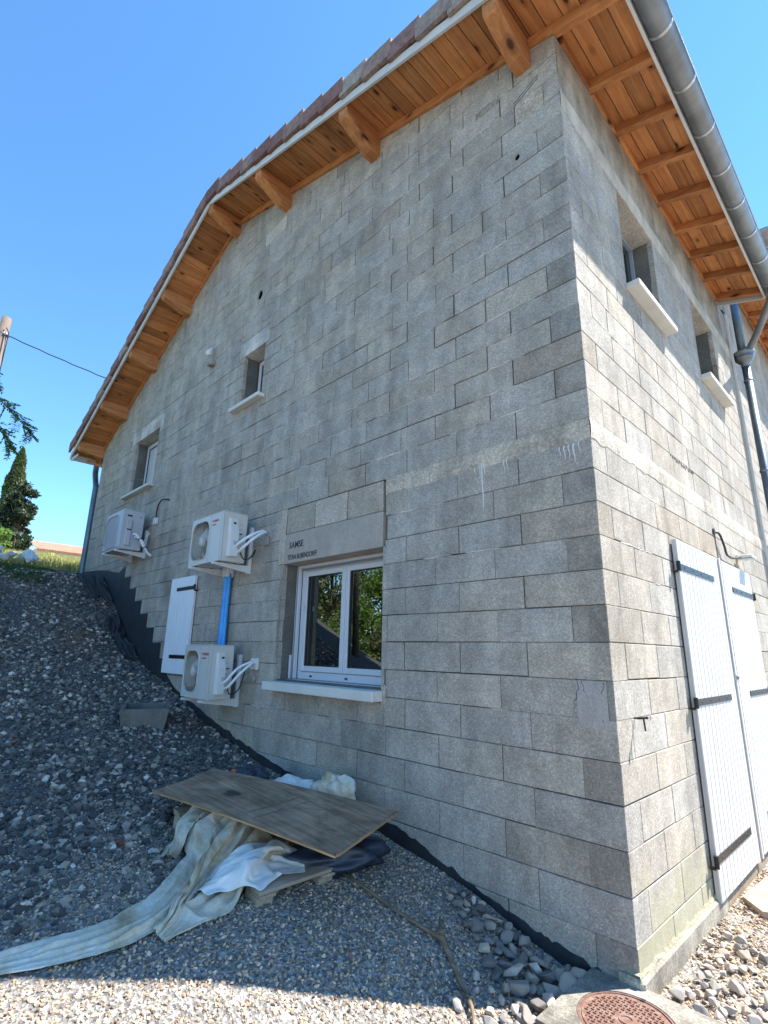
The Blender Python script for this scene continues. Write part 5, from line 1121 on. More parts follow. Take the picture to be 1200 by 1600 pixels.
        2,-28,-1,24,1,9,15,-1,-16,12,0,4,10,1,-5,7,-2,-7,-3,-2,4,4,0,4,8,-1,6,13,2,-14,9,0,-2,6,-2,2,3,0,7,2,1,-8,8,-2,-6,11,-1,-1,11,0,2,9,0,-7,10,-2,2,6,0,-4,4,-1,4,2,0,-7,
        2,-31,-1,23,1,11,16,0,-18,11,0,3,11,0,-1,2,-1,-9,3,-1,5,8,0,-1,6,1,-4,5,-1,0,6,0,-5,6,-1,7,8,-1,-1,3,1,-6,9,-2,-4,10,0,5,11,-1,-3,5,0,-6,9,-2,1,4,0,-3,5,-1,4,3,0,-7,
        4,-31,-1,20,1,14,20,1,-16,5,0,-7,13,-1,6,-3,0,-8,5,0,6,6,-1,-5,7,0,-4,6,0,1,6,0,-4,5,-1,7,10,0,-1,3,0,-9,10,-2,-1,8,0,3,12,-1,-3,4,1,-4,4,-1,1,4,0,-4,5,-1,5,3,0,-6,
        5,-33,0,19,1,14,18,1,-17,7,1,-6,6,0,4,4,-1,-6,4,1,1,4,0,2,6,0,-6,5,0,2,8,0,-3,5,-1,5,9,0,0,1,0,-8,16,0,-1,5,0,-3,11,0,7,1,-1,-10,8,0,5,-2,0,-6,5,0,0,4,0,-2,
        5,-32,-1,18,2,12,20,1,-13,6,1,-7,9,0,8,-3,-1,-8,5,1,-2,2,0,4,7,0,-6,5,0,2,8,0,-3,9,0,6,8,1,0,1,0,-10,12,-1,2,5,1,-5,5,0,5,5,-1,-5,5,1,1,4,0,-2,2,0,-3,4,0,4,
        6,-31,-2,18,3,5,22,1,-3,6,1,-9,4,1,4,4,0,1,-2,-1,-5,7,0,0,4,0,0,4,1,-2,8,0,3,9,2,2,7,0,0,0,-2,-7,8,0,-4,6,1,5,4,0,-5,9,-1,2,-1,1,-7,5,0,4,3,0,-3,3,0,-3,
        7,-31,-4,15,4,6,22,1,-3,11,2,-8,2,1,9,4,-1,-3,0,1,-3,2,-2,-4,4,1,6,2,0,-4,9,0,3,9,2,-4,8,1,2,1,-3,-3,5,0,-4,3,1,4,2,0,-8,9,0,6,0,0,-6,4,0,-2,4,1,4,0,-1,-6,
        8,-29,-2,13,4,4,18,0,-6,14,1,-3,4,2,3,3,0,6,5,1,0,-1,-2,-6,5,0,5,-4,1,-8,7,-1,-2,9,3,0,6,-1,5,1,-1,-6,3,-1,3,4,2,-4,4,0,3,8,-1,1,1,1,-5,4,0,-5,-1,0,7,4,-1,-4,
        10,-29,-1,11,4,-2,16,1,5,11,3,-8,11,0,5,5,1,0,2,-1,5,4,1,-3,4,1,-5,-13,-5,-1,6,2,-4,6,0,1,4,1,4,3,-1,-3,3,0,4,3,0,-4,3,0,2,5,-1,-4,-3,2,-5,6,0,3,2,0,3,3,-1,-5,
        9,-28,-2,10,2,0,12,3,2,12,1,-3,9,0,3,3,1,4,5,-1,1,4,1,-4,-3,1,-5,-8,-4,-5,8,0,-1,3,0,6,4,1,-5,3,1,3,1,0,-4,2,0,-2,2,-1,4,5,0,4,3,1,-5,4,-1,1,-4,1,5,5,-1,0,
        8,-29,0,8,1,-2,12,3,3,10,2,-4,8,0,2,3,0,4,3,0,-4,4,0,5,0,1,-5,-2,-2,-5,2,-1,-3,0,0,5,2,0,-1,2,1,2,5,0,0,-4,0,-4,4,-1,0,6,0,0,0,1,-4,6,-1,1,-6,1,2,3,-1,4,
    ]),
    'fold': (36, 23, [
        -2043,-919,331,4,-7,-1,-8,-1,4,14,-13,-1,-7,33,-16,9,-44,-16,12,15,-6,23,-7,-13,73,11,-8,49,55,-43,-43,-23,29,34,35,5,57,33,-53,17,7,-10,18,8,-5,17,8,-2,21,13,3,37,16,13,16,-31,6,-7,30,-34,14,9,7,33,12,-15,22,6,3,40,2,-14,
        -7,-20,-16,0,14,-2,5,-12,7,7,-4,34,6,32,-15,7,-25,-34,20,-21,-1,36,4,1,42,37,-9,62,13,-71,-36,-13,56,34,39,5,55,18,-72,17,9,-5,15,8,-1,18,4,-6,15,8,-11,26,18,21,28,-4,9,-4,5,-35,8,9,-5,36,11,-3,26,5,7,33,1,-21,
        7,1,-22,11,-19,17,10,10,23,-16,-8,44,14,27,0,3,-15,-56,19,-6,0,62,13,6,39,23,-18,43,-16,-81,-24,-3,64,24,29,-3,59,22,-72,17,8,-6,12,5,-1,15,2,-12,13,5,-7,28,18,8,16,0,20,12,8,-28,8,8,-13,31,10,9,18,11,-13,29,-4,1,
        -8,-13,18,13,-4,-14,-6,3,36,13,-23,60,38,7,-16,-11,8,-46,28,13,7,68,22,-1,4,-7,-21,53,-25,-89,-8,6,66,15,25,5,55,18,-84,20,7,-4,7,7,-2,12,-2,-10,16,4,-10,19,16,3,13,4,24,22,19,-37,24,8,-3,17,2,22,6,9,-26,23,2,3,
        -14,-30,-11,9,-1,4,5,-12,36,52,-1,70,3,0,-49,26,28,-48,27,0,33,63,23,-21,-16,-17,-3,52,-24,-88,9,14,52,9,22,17,51,16,-89,16,6,1,7,4,-12,15,7,6,8,7,-16,11,3,3,12,9,10,37,24,-27,26,3,-3,15,4,33,-2,5,-40,9,4,6,
        19,-35,-6,5,0,15,26,5,0,34,-6,82,6,-1,-16,27,31,-72,38,3,43,52,18,-18,-29,-28,-10,47,-19,-85,29,23,37,5,19,33,47,14,-92,7,3,2,11,6,-9,14,8,-5,7,6,-3,3,4,-13,26,10,26,17,20,-30,41,4,2,16,4,37,-11,5,-48,10,2,8,
        30,-23,4,4,-3,5,19,12,4,34,-7,78,19,14,1,11,9,-90,47,10,46,32,34,-7,-14,-53,-27,36,-19,-84,19,16,39,23,32,33,33,9,-84,16,7,-1,5,5,-12,12,8,7,5,4,-14,7,5,-10,29,11,29,11,16,-25,38,7,4,21,4,35,-17,5,-55,12,3,12,
        25,-23,-18,0,-11,11,21,14,13,34,6,60,29,27,20,-2,-15,-100,51,18,46,29,29,-6,-12,-57,-41,43,0,-56,9,5,10,17,25,40,23,7,-61,16,12,-12,1,10,-2,6,5,-5,7,1,-9,19,9,9,26,6,19,12,15,-21,30,9,2,27,4,36,-22,5,-62,21,10,6,
        31,-25,-10,-6,-12,4,20,9,27,32,19,36,38,32,38,-13,-31,-105,51,23,44,29,20,-3,-9,-53,-53,19,2,-24,14,-2,-6,28,32,31,19,8,-33,3,17,-32,-4,10,-7,13,6,-2,12,6,11,23,6,-7,20,0,33,17,14,-16,18,11,-5,32,3,37,-19,7,-69,26,13,3,
        27,-24,-13,-10,-13,2,18,2,40,30,20,18,43,44,42,-19,-39,-104,49,23,38,33,15,-3,0,-30,-53,17,-3,-7,-5,-9,9,31,22,7,6,14,-20,2,23,-35,12,6,2,11,5,-3,12,7,2,21,4,-5,19,0,40,12,13,-18,17,13,-13,28,3,44,-5,10,-74,13,17,22,
        23,-25,-13,-8,-13,10,11,-5,39,30,22,2,46,50,45,-15,-40,-101,39,20,31,30,13,-7,3,-19,-26,7,-3,-4,11,-12,-4,17,14,4,-2,15,-14,15,24,-19,6,9,-15,10,5,6,13,6,-9,24,7,8,13,-2,38,8,13,-24,24,14,-20,15,3,54,24,19,-75,-8,9,30,
        9,-29,1,9,-7,11,8,-12,32,23,16,-6,49,59,36,-17,-38,-89,37,13,24,33,15,-8,-13,-18,-7,4,8,1,-27,19,-6,36,-19,-6,21,14,-20,6,12,-9,21,15,-8,10,7,-2,15,7,-9,20,6,10,15,-1,35,3,13,-29,39,21,-25,-21,6,65,60,16,-69,-12,4,22,
        18,-22,-3,28,-6,21,-3,-18,20,14,11,-2,48,59,19,-21,-35,-77,35,13,12,37,18,-8,-14,-16,-2,6,12,-9,0,12,10,-9,-12,-17,29,8,-1,1,3,-13,24,20,-8,16,11,-4,12,9,-4,20,15,2,22,-1,27,-2,6,-27,51,20,-17,-31,6,68,60,18,-64,-5,4,13,
        25,-10,9,7,-11,23,22,-28,-4,11,8,-2,38,56,14,-24,-33,-61,31,12,-2,40,19,-9,-12,-4,2,-5,5,-7,4,5,1,-4,-3,-8,26,11,1,3,5,18,21,9,-22,23,16,-8,10,7,-8,18,17,-7,9,5,30,21,12,-14,51,9,-25,-39,3,66,52,20,-71,3,3,16,
        10,-24,-7,14,-27,16,33,-7,-8,5,4,1,31,50,8,-23,-31,-44,28,12,-13,20,21,-19,-6,3,1,-7,1,-5,5,3,3,13,1,3,6,6,11,18,3,23,20,14,-7,15,14,-31,15,4,-1,23,20,-3,-5,20,12,38,-2,-11,45,5,-16,-32,7,63,45,18,-71,7,5,5,
        19,-47,-9,30,-3,-5,16,-15,1,6,0,8,19,54,-7,-14,-31,-26,-2,21,-20,18,10,-22,-3,8,4,8,7,-6,7,3,2,11,7,-2,5,0,15,18,21,14,10,-3,12,35,12,-28,17,7,-3,7,22,27,18,18,-9,28,-8,-23,40,4,-4,-20,11,62,31,14,-68,14,8,-3,
        30,-35,-2,26,3,-34,14,-12,6,-4,-8,9,17,48,-4,-9,-13,-29,-25,4,15,4,16,-36,12,4,-26,7,11,3,11,10,1,13,6,12,5,4,7,18,17,22,6,-3,19,48,14,-23,16,9,-9,15,23,27,18,18,-2,26,-9,-14,29,1,-16,-8,15,64,20,10,-53,18,10,-15,
        27,-23,-1,9,-6,-46,14,2,-8,2,-4,5,18,29,8,-14,-11,-24,-24,1,2,7,27,-15,19,7,-23,16,14,-3,4,6,-8,-2,0,9,3,-3,11,7,14,29,6,21,21,47,10,-29,24,4,-7,25,27,41,19,13,-1,15,-5,-33,23,-4,-1,5,16,63,20,14,-32,4,7,-39,
        26,-21,-3,0,-11,-44,11,6,-15,10,-1,11,13,27,-11,-19,-16,3,-12,1,-11,12,37,-24,25,8,-18,11,8,0,8,4,-2,5,13,-7,-3,-8,12,-2,1,15,2,24,48,33,8,-33,26,6,-4,31,30,51,14,8,-7,17,-2,-43,14,1,12,15,13,57,6,8,-16,18,16,-41,
        18,-24,-10,12,10,-39,2,-5,-10,4,8,-11,6,13,-12,-20,-20,21,-4,17,-19,21,31,-30,11,-4,-8,9,4,-1,13,-3,7,7,8,-2,1,-2,-5,10,15,4,-6,15,51,31,14,-19,17,3,-20,31,30,65,11,9,-7,28,3,-38,2,8,-4,25,10,62,10,11,1,2,14,-56,
        19,-19,-10,18,15,-32,-3,-10,-13,2,7,-20,-1,8,3,-14,-6,-6,15,25,-17,-4,9,3,28,10,-2,8,-8,-24,1,4,9,-1,-10,13,4,4,-7,3,1,-11,6,34,40,30,12,-14,19,6,-34,27,24,74,13,8,-18,16,10,-33,12,11,4,28,12,54,11,6,15,-10,8,-52,
        21,-16,-11,12,16,-30,-4,-5,-4,5,-5,-12,-2,10,-18,1,-6,-15,-2,19,10,1,11,-1,14,16,-2,10,-10,-4,-6,-6,-7,1,3,-5,9,4,-8,2,-2,1,8,23,33,32,15,-14,39,12,-27,-3,27,43,15,8,-26,29,5,-24,10,16,6,23,7,46,12,12,17,-5,3,-37,
        8,-20,-15,24,19,-22,-4,-8,-1,6,7,-29,-12,-6,-1,-2,-4,-15,10,21,2,8,9,6,-1,4,1,18,-6,-7,-8,-1,-6,4,2,-2,1,2,-1,9,6,-8,1,15,36,32,22,1,34,12,-41,-4,25,33,33,4,-31,29,5,-19,-4,13,15,24,24,1,9,7,16,1,-4,-22,
        22,-10,-9,1,12,-22,12,-6,-10,-20,3,1,18,5,-16,-21,-18,-8,16,18,3,2,-2,2,8,9,-11,-2,-3,-1,20,10,-10,-2,-3,7,2,4,8,9,5,-1,3,10,23,31,21,1,18,13,-49,16,26,44,34,11,-37,19,6,-4,6,7,0,18,15,-6,10,8,0,0,-6,-15,
        16,2,-13,-14,-16,-5,9,9,-7,7,-2,-19,6,0,3,-21,-9,-18,20,2,12,8,19,8,-6,-11,-20,15,10,4,8,-7,-2,4,2,-4,0,6,-4,6,7,-6,3,7,40,26,19,-7,18,12,-43,22,28,40,37,12,-39,13,8,-8,10,7,-4,9,10,-7,8,6,5,12,3,-6,
        13,-20,7,-5,-10,-15,-2,10,2,2,-6,-14,-11,-10,-17,14,0,-18,10,9,10,-9,-5,14,-1,11,-4,9,4,-22,18,-12,2,12,3,7,-7,2,-10,16,11,-5,1,10,35,20,13,-6,15,11,-29,29,28,26,32,16,-38,16,5,-3,8,9,0,11,6,-4,8,4,-5,10,4,-2,
        9,-28,3,-13,-1,-20,18,12,3,-9,-9,-13,1,-8,-16,8,6,-2,10,3,4,-3,4,5,-4,19,11,-1,-12,-15,19,-13,-10,6,3,-11,8,-1,-8,-3,5,15,14,10,19,9,17,-16,24,14,-22,31,22,17,29,15,-34,12,6,6,11,7,-7,9,5,1,8,5,0,9,3,-2,
        10,-21,-16,-8,1,-15,8,8,18,12,12,-6,-12,-16,-9,6,-3,-11,3,-1,-5,9,7,12,7,28,12,-6,-11,-5,9,-17,-21,-5,-4,-4,10,-2,-7,-5,-5,13,10,26,-9,19,11,-13,31,12,-14,25,21,7,33,15,-14,12,6,-5,10,7,2,7,3,-5,8,4,-1,6,2,6,
        12,-25,-2,7,17,-14,5,1,17,6,6,6,-2,-6,-21,2,2,2,3,0,-1,-3,2,9,6,15,4,12,7,-4,-7,-24,-25,-11,-11,3,7,1,-5,17,10,1,1,6,-2,22,10,-14,23,10,-14,23,21,-10,33,16,0,11,8,3,12,4,-3,1,3,-8,8,1,-1,5,2,7,
        7,-23,-6,12,20,-20,1,-5,29,16,9,5,-8,-5,-20,4,2,-3,7,2,3,1,4,4,-3,6,7,12,9,0,4,-14,-12,-10,-10,-8,5,6,-11,10,5,6,11,8,5,20,13,-9,18,11,-8,18,10,-14,29,12,-3,12,6,-2,-2,2,-12,3,2,-7,8,4,0,-2,1,9,
        26,-13,-8,10,15,-19,-4,-9,30,18,12,-2,-8,-1,-22,-3,1,-7,4,2,2,7,1,10,-4,2,6,10,7,6,5,-4,-14,-9,-7,-17,8,12,-4,4,3,-1,8,5,-1,25,7,-3,13,10,-5,18,11,-1,25,4,-7,10,7,-7,7,2,4,2,1,-4,7,3,-3,-4,1,7,
        15,-17,-18,17,13,-5,-2,-4,24,12,9,-9,-6,0,-18,-4,0,-7,5,6,-1,3,1,6,-1,-3,11,8,4,9,10,4,-13,-6,-4,-17,3,6,-6,6,0,7,3,3,-10,21,8,-3,12,7,-5,14,9,-1,21,3,0,12,4,-3,5,2,4,2,2,-6,6,2,3,-1,1,6,
        10,-15,-24,23,6,11,0,-3,24,10,11,-17,-7,-1,-16,-1,2,-3,6,6,-2,4,1,7,-3,-4,6,7,2,12,11,3,-6,-6,-4,-17,3,8,-6,8,4,1,5,0,-5,14,3,1,10,5,-6,11,7,-1,17,2,0,12,4,-3,3,2,5,3,2,-6,6,1,3,-5,1,4,
        16,-20,10,18,4,-13,9,1,30,-3,5,-20,0,1,-11,6,7,2,3,3,-7,4,0,6,-3,-3,5,-1,-4,10,13,4,-4,3,3,-17,2,5,0,6,1,1,8,1,-11,8,4,4,9,4,7,3,4,-9,13,0,-3,11,1,-2,5,2,6,1,2,-7,6,1,3,-4,1,4,
        5,-17,-3,16,-4,-7,6,7,17,10,4,-20,0,4,-9,8,3,5,2,1,-5,5,2,0,0,-3,7,-3,-4,5,9,2,-2,6,2,-12,3,6,1,7,-2,3,11,3,-8,3,3,-3,5,0,8,1,3,-9,7,0,8,2,0,-8,10,1,4,2,1,-8,3,2,4,-2,0,7,
        10,-24,1,10,3,-3,19,4,5,0,8,-16,9,-1,-4,0,0,-7,5,0,4,0,0,-6,7,2,1,-4,-4,6,10,-1,3,4,3,-15,7,5,1,8,-1,7,6,0,-5,4,2,-3,5,2,3,2,2,-5,0,-3,8,10,3,0,1,-1,-5,5,0,1,6,2,-3,-1,1,7,
        14,-20,-16,7,-3,4,21,8,4,-9,3,-9,4,-3,-5,10,2,-8,3,-1,4,1,1,-4,6,2,-2,2,-2,2,10,1,9,2,2,-12,5,2,3,7,0,-6,2,-1,5,4,1,-4,7,2,3,1,1,-6,4,-1,4,4,1,12,3,0,-17,5,-1,5,2,4,-5,3,-1,4,
    ]),
    'side': (18, 12, [
        -2444,-875,306,42,-16,8,25,-5,-13,26,2,5,0,2,-15,24,-3,-4,31,10,5,24,-34,56,8,-9,-55,2,21,-16,27,2,-6,60,8,2,-27,-8,-8,
        13,-39,12,24,-7,-18,23,-3,-1,23,-3,1,17,2,-6,22,3,3,26,5,-11,-6,-17,80,23,-5,-73,22,4,-2,17,-2,-4,47,11,10,-26,-23,-14,
        5,-37,-15,18,-1,8,9,-3,-12,38,-6,-4,19,2,-2,25,6,-7,14,0,28,-19,-1,55,55,-17,-71,18,6,7,2,-9,-18,30,14,17,13,-5,-19,
        3,-34,1,11,0,2,20,-2,-8,39,0,30,21,-2,-21,20,2,-19,-17,4,47,18,-8,25,65,-7,-57,6,2,11,-2,3,-7,20,-2,-3,22,3,-21,
        -5,-35,4,22,-1,-5,26,0,16,36,2,41,11,-4,-52,20,3,-10,-22,4,47,50,-7,-10,16,7,-34,18,-6,-2,15,-3,9,10,0,10,26,0,-25,
        17,-29,-7,23,-5,36,29,-2,6,24,4,36,18,-4,-84,11,4,14,-17,3,36,38,3,-47,13,0,-6,18,-8,12,13,-1,-1,14,-4,28,25,1,-32,
        24,-36,7,18,-7,46,18,4,10,15,2,10,46,-2,-93,-9,4,36,0,3,17,33,8,-42,-6,0,-15,19,-17,20,20,-1,16,-1,1,19,41,1,-37,
        18,-35,-5,20,-2,40,7,12,-9,7,-8,10,65,0,-67,-27,0,42,17,7,0,21,6,-19,-7,-1,-19,10,-6,13,14,-1,15,3,-1,5,64,-6,-22,
        12,-43,-8,30,19,13,0,8,-5,7,-10,11,47,-6,-36,-13,2,48,12,11,-18,17,4,-10,-2,-2,-13,14,5,-9,0,10,9,18,2,9,53,-25,5,
        9,-35,-27,24,7,20,11,19,0,11,-3,11,-2,5,-14,39,-7,34,5,8,-18,-1,3,-4,-5,0,-18,12,2,7,17,20,-11,18,-3,-6,23,-1,43,
        21,-17,-32,14,5,11,9,2,37,8,0,12,4,7,-26,32,-1,25,-13,8,-10,13,4,-10,5,-3,9,21,-1,-5,5,21,-6,6,6,-1,41,20,10,
        31,-14,-32,11,-3,10,-12,-11,56,13,6,8,12,18,-29,0,-6,20,12,2,2,3,2,-4,12,1,11,-5,9,-20,23,12,25,19,8,-3,36,24,17,
        28,-28,-19,21,3,-6,-16,-7,46,-3,18,1,20,6,-12,-4,-8,20,-3,-3,17,9,3,3,3,-4,12,3,12,-27,8,32,37,14,3,-9,42,15,5,
        31,-28,1,3,-12,-16,15,20,11,-11,14,-4,15,4,-5,5,4,17,-18,-18,37,9,7,8,-2,1,12,6,8,-16,15,30,33,7,6,4,36,11,-12,
        23,-29,-3,-3,-12,-7,6,11,-11,13,16,1,14,2,3,6,11,-6,-14,2,23,-3,9,17,4,5,12,6,4,-18,9,8,35,6,17,14,22,8,-8,
        26,-27,0,0,-5,-8,5,13,-11,8,12,16,5,-2,-7,7,8,5,6,30,-10,-3,-5,17,7,6,8,15,6,-12,1,10,6,1,10,19,20,2,-1,
        25,-15,-16,6,0,8,6,9,-12,1,5,21,7,5,-21,5,8,-3,8,20,3,-16,-8,26,10,5,-3,24,12,-8,-2,5,-13,8,11,13,15,-4,0,
        20,-26,-3,10,7,0,10,8,-3,1,6,22,2,10,-21,5,8,-3,8,8,3,-22,-11,22,13,7,4,15,10,-23,9,9,-5,9,10,11,8,8,-15,
        28,-21,-4,10,8,4,6,6,-2,7,13,21,2,8,-22,3,8,-4,-3,-2,8,-13,4,-1,13,-4,9,18,14,-7,5,5,-6,3,8,-4,7,4,-2,
    ]),
    'white': (22, 22, [
        -1571,-787,162,8,-10,5,9,-2,9,2,-12,-7,-4,9,-7,1,-9,-1,2,-6,10,3,-10,-1,4,-5,-9,1,-12,2,-1,16,13,9,-12,2,4,-2,-8,5,4,-4,4,5,-10,5,-1,2,15,-4,1,17,-1,3,1,2,-12,9,-5,-5,10,-5,-2,12,-6,-2,12,-6,-3,
        -29,-3,19,9,-5,7,8,-11,4,8,-11,3,-6,5,-11,-5,5,-11,2,-6,-11,4,-11,0,0,-13,4,5,-5,-4,3,-13,22,10,-10,0,5,6,-18,12,0,-10,13,0,11,14,-3,8,10,-4,-13,4,2,-10,10,-5,-4,12,-5,2,12,-7,-2,11,-7,-7,13,-6,0,
        -31,-8,16,7,-5,-1,6,-12,-7,8,-9,-5,10,-9,-7,-3,-3,-4,-6,7,1,-7,2,0,-2,-21,-16,11,-18,6,10,-11,21,9,-6,-11,14,2,-12,21,-3,14,17,-7,1,3,4,-16,9,-3,-9,12,-4,6,11,-7,-5,11,-6,-7,12,-8,-1,12,-7,4,14,-7,-1,
        -29,-22,6,14,-10,2,11,-11,8,2,-7,1,17,-6,-6,4,-10,-16,-6,0,-18,7,12,9,-23,0,-6,6,-23,-2,8,-8,7,6,-19,-10,32,2,16,21,-15,-8,3,4,-19,13,-4,-1,13,-4,4,8,-6,-12,14,-7,1,13,-8,3,12,-11,-3,13,-10,-3,10,-3,-2,
        -23,-37,6,14,-13,1,-7,7,19,7,-2,2,21,-11,-4,26,4,-8,8,-13,-16,-5,2,-16,-11,6,10,-5,-22,-10,9,-18,2,14,-4,12,25,-10,-5,6,-6,-28,11,4,7,12,-7,-4,12,-7,-6,13,-9,-5,16,-8,-1,12,-10,-1,13,-16,-11,2,0,10,19,-10,-2,
        -31,-26,4,8,-16,9,-7,11,14,4,8,9,31,-8,-7,41,-11,-17,29,-4,7,1,5,-8,-21,-9,-10,-2,-23,-6,6,-23,-16,5,1,8,16,-6,6,10,0,-8,11,-3,-19,15,-8,7,12,-13,-5,8,-4,-13,14,-10,-8,13,-6,5,17,-10,9,19,1,-4,24,12,-8,
        -28,-19,-4,13,-9,8,-7,4,13,11,-3,14,29,-4,-1,61,-9,-7,8,-3,-4,17,2,11,4,-3,-3,-6,-11,-4,-17,-21,-23,8,-19,3,9,-10,-9,10,-6,-20,7,-7,-7,11,-8,3,16,-8,-8,7,-3,-6,19,-6,-8,18,-5,-8,23,0,-3,10,6,6,15,7,-13,
        -14,-20,12,12,5,1,17,-4,-2,-2,-16,12,34,-7,11,53,-6,-8,21,-3,-6,-1,-1,12,15,-4,8,16,-8,-12,-22,-19,-5,-13,-21,-19,-4,-12,-16,15,-10,-4,6,-5,2,23,-1,2,5,-10,-5,18,-6,0,23,-2,-7,27,0,-4,21,10,-5,8,-2,-23,21,3,-11,
        0,-21,8,16,-1,-2,15,-4,-14,12,-10,4,28,-4,11,31,-14,-2,21,-1,6,3,-3,8,9,-4,17,17,-11,-6,16,-12,-13,-3,3,-18,1,-22,0,3,-14,-4,-6,-17,1,9,-12,-10,12,-7,-9,17,-4,-16,23,-1,-19,17,-4,-8,22,8,-6,33,2,13,5,2,-23,
        2,-35,4,17,1,-1,12,-4,-17,17,-3,-7,22,-6,11,21,-5,22,28,-7,-1,10,-12,-5,-2,-2,21,16,-11,-1,6,-6,-13,12,-6,-9,18,-8,-8,5,-14,-8,10,-12,-6,-10,-21,9,14,-10,-16,16,-8,-19,25,-3,-20,13,0,-3,4,-1,-12,44,3,4,21,4,-14,
        5,-38,14,16,5,-10,5,-4,-17,18,-1,-7,12,-3,4,13,-7,19,33,-5,14,5,-8,-17,11,-11,21,17,-5,-16,9,-11,8,7,-4,-7,18,-6,-2,16,-8,-10,14,-9,0,15,-10,-2,-9,-27,-11,22,-9,-23,9,-10,-34,20,3,10,3,-2,-17,40,4,-4,35,5,-14,
        14,-40,4,-1,11,3,17,7,-10,13,-6,-7,16,-4,-10,8,1,-20,15,-18,26,10,-7,12,10,-10,0,11,-2,-14,11,-8,8,12,-8,0,11,-4,-9,18,-8,5,20,-6,4,20,-6,3,19,-16,-14,5,-21,-26,19,-4,-27,6,-7,-7,4,0,-18,38,5,5,37,5,-28,
        -5,-49,0,14,14,-8,15,7,-11,-6,4,-17,16,-2,-9,13,-6,19,22,-10,-18,8,-10,21,5,-8,10,9,-4,-6,14,-5,-7,7,-2,-2,8,-6,-1,11,-1,0,29,-5,2,19,-7,12,26,-8,7,16,-21,-25,19,-5,-27,-5,-8,-18,11,-1,-16,30,7,0,33,6,-21,
        13,-52,-17,13,19,-12,-6,15,-22,16,-8,7,4,-1,-2,5,-4,19,23,-6,-6,15,-8,-3,-4,-6,15,17,0,-5,2,0,2,8,0,-18,5,5,-6,17,-7,6,25,1,11,19,-6,23,23,-7,1,38,-14,-12,14,-9,-27,-2,-5,-22,9,0,-16,19,5,-9,22,8,-15,
        -19,2,-12,-6,8,-10,17,-16,4,4,-4,3,16,-5,11,17,-8,-2,11,-2,-15,24,-7,-9,3,-5,15,7,1,4,4,8,-12,-3,7,-10,10,1,3,19,-1,1,27,-3,10,25,-3,23,14,-4,8,40,-12,-15,26,-13,-17,5,2,-21,2,0,-18,12,5,-12,13,5,-14,
        0,-56,-30,2,14,-17,5,-3,20,4,-7,7,17,-5,3,17,-6,1,7,-4,-2,20,-4,2,10,-1,-2,7,5,-3,8,9,-6,4,3,2,12,7,-1,9,-2,9,24,6,5,22,11,18,15,-6,-1,34,-12,-8,22,-18,-16,18,-8,-6,10,3,-14,6,4,-15,6,6,-15,
        10,-59,-31,-3,4,-5,7,7,0,13,-5,18,14,0,5,15,1,3,7,-6,11,14,3,-1,4,4,-8,15,5,-5,-1,4,16,11,10,-6,11,9,-8,15,5,8,13,12,14,19,17,11,15,-4,-2,26,-27,-2,17,-8,-19,14,-1,-9,14,-2,-8,14,-3,-7,8,5,-13,
        34,-23,-16,-12,0,-1,-1,9,-22,17,-5,0,-3,-1,5,6,0,9,16,1,11,8,-6,8,15,-10,17,3,9,-12,10,-1,13,14,9,1,6,12,-9,14,7,3,14,10,12,13,11,13,14,-5,6,11,-6,-13,12,-1,-18,14,-2,-3,12,6,-8,13,2,-6,13,0,-7,
        -4,-27,-4,-10,-8,1,17,14,-21,27,-10,-4,10,11,4,2,-2,8,3,-4,4,3,-8,3,-7,4,8,6,-8,10,11,8,-5,12,3,3,5,6,11,8,5,11,14,5,4,14,6,2,10,5,-8,0,10,-19,14,-6,-4,10,5,-6,11,7,-6,12,5,-5,10,7,-6,
        29,-35,6,-13,8,-17,-6,0,-5,17,11,0,14,-5,-1,7,-7,-10,15,-10,-2,-17,-1,12,5,3,2,5,3,15,1,2,12,9,3,8,12,7,2,8,10,-2,10,6,-3,12,4,-3,8,3,6,11,2,-14,8,0,-8,7,6,0,9,6,-5,10,7,-3,8,4,-7,
        -1,-23,-16,19,-8,-1,0,-5,-13,1,1,-14,3,10,10,2,-7,8,10,-13,-3,-1,20,2,-2,-5,7,1,1,6,10,9,5,8,6,4,6,4,8,6,5,7,10,4,0,9,4,4,12,4,-5,6,3,-7,8,5,-6,8,5,-2,10,4,2,9,5,-2,7,4,-5,
        20,-46,-1,9,-2,-7,13,9,-19,0,16,-10,2,6,12,-8,-9,-2,-6,-3,10,11,4,-3,2,-8,16,6,1,3,6,7,7,6,3,7,7,5,4,8,3,5,8,4,4,10,4,1,4,4,-7,6,4,-6,7,4,-4,8,4,1,8,5,0,8,4,-1,9,4,1,
        38,-3,1,-9,-5,-12,25,6,-9,2,12,26,-11,-1,0,10,-13,-9,3,-11,-7,-9,3,1,-9,1,7,5,1,4,7,2,9,6,3,3,5,3,6,7,3,2,7,4,2,6,3,1,7,4,-3,3,3,-6,5,3,-4,7,3,-2,6,4,-2,7,3,0,7,4,-2,
    ]),
}
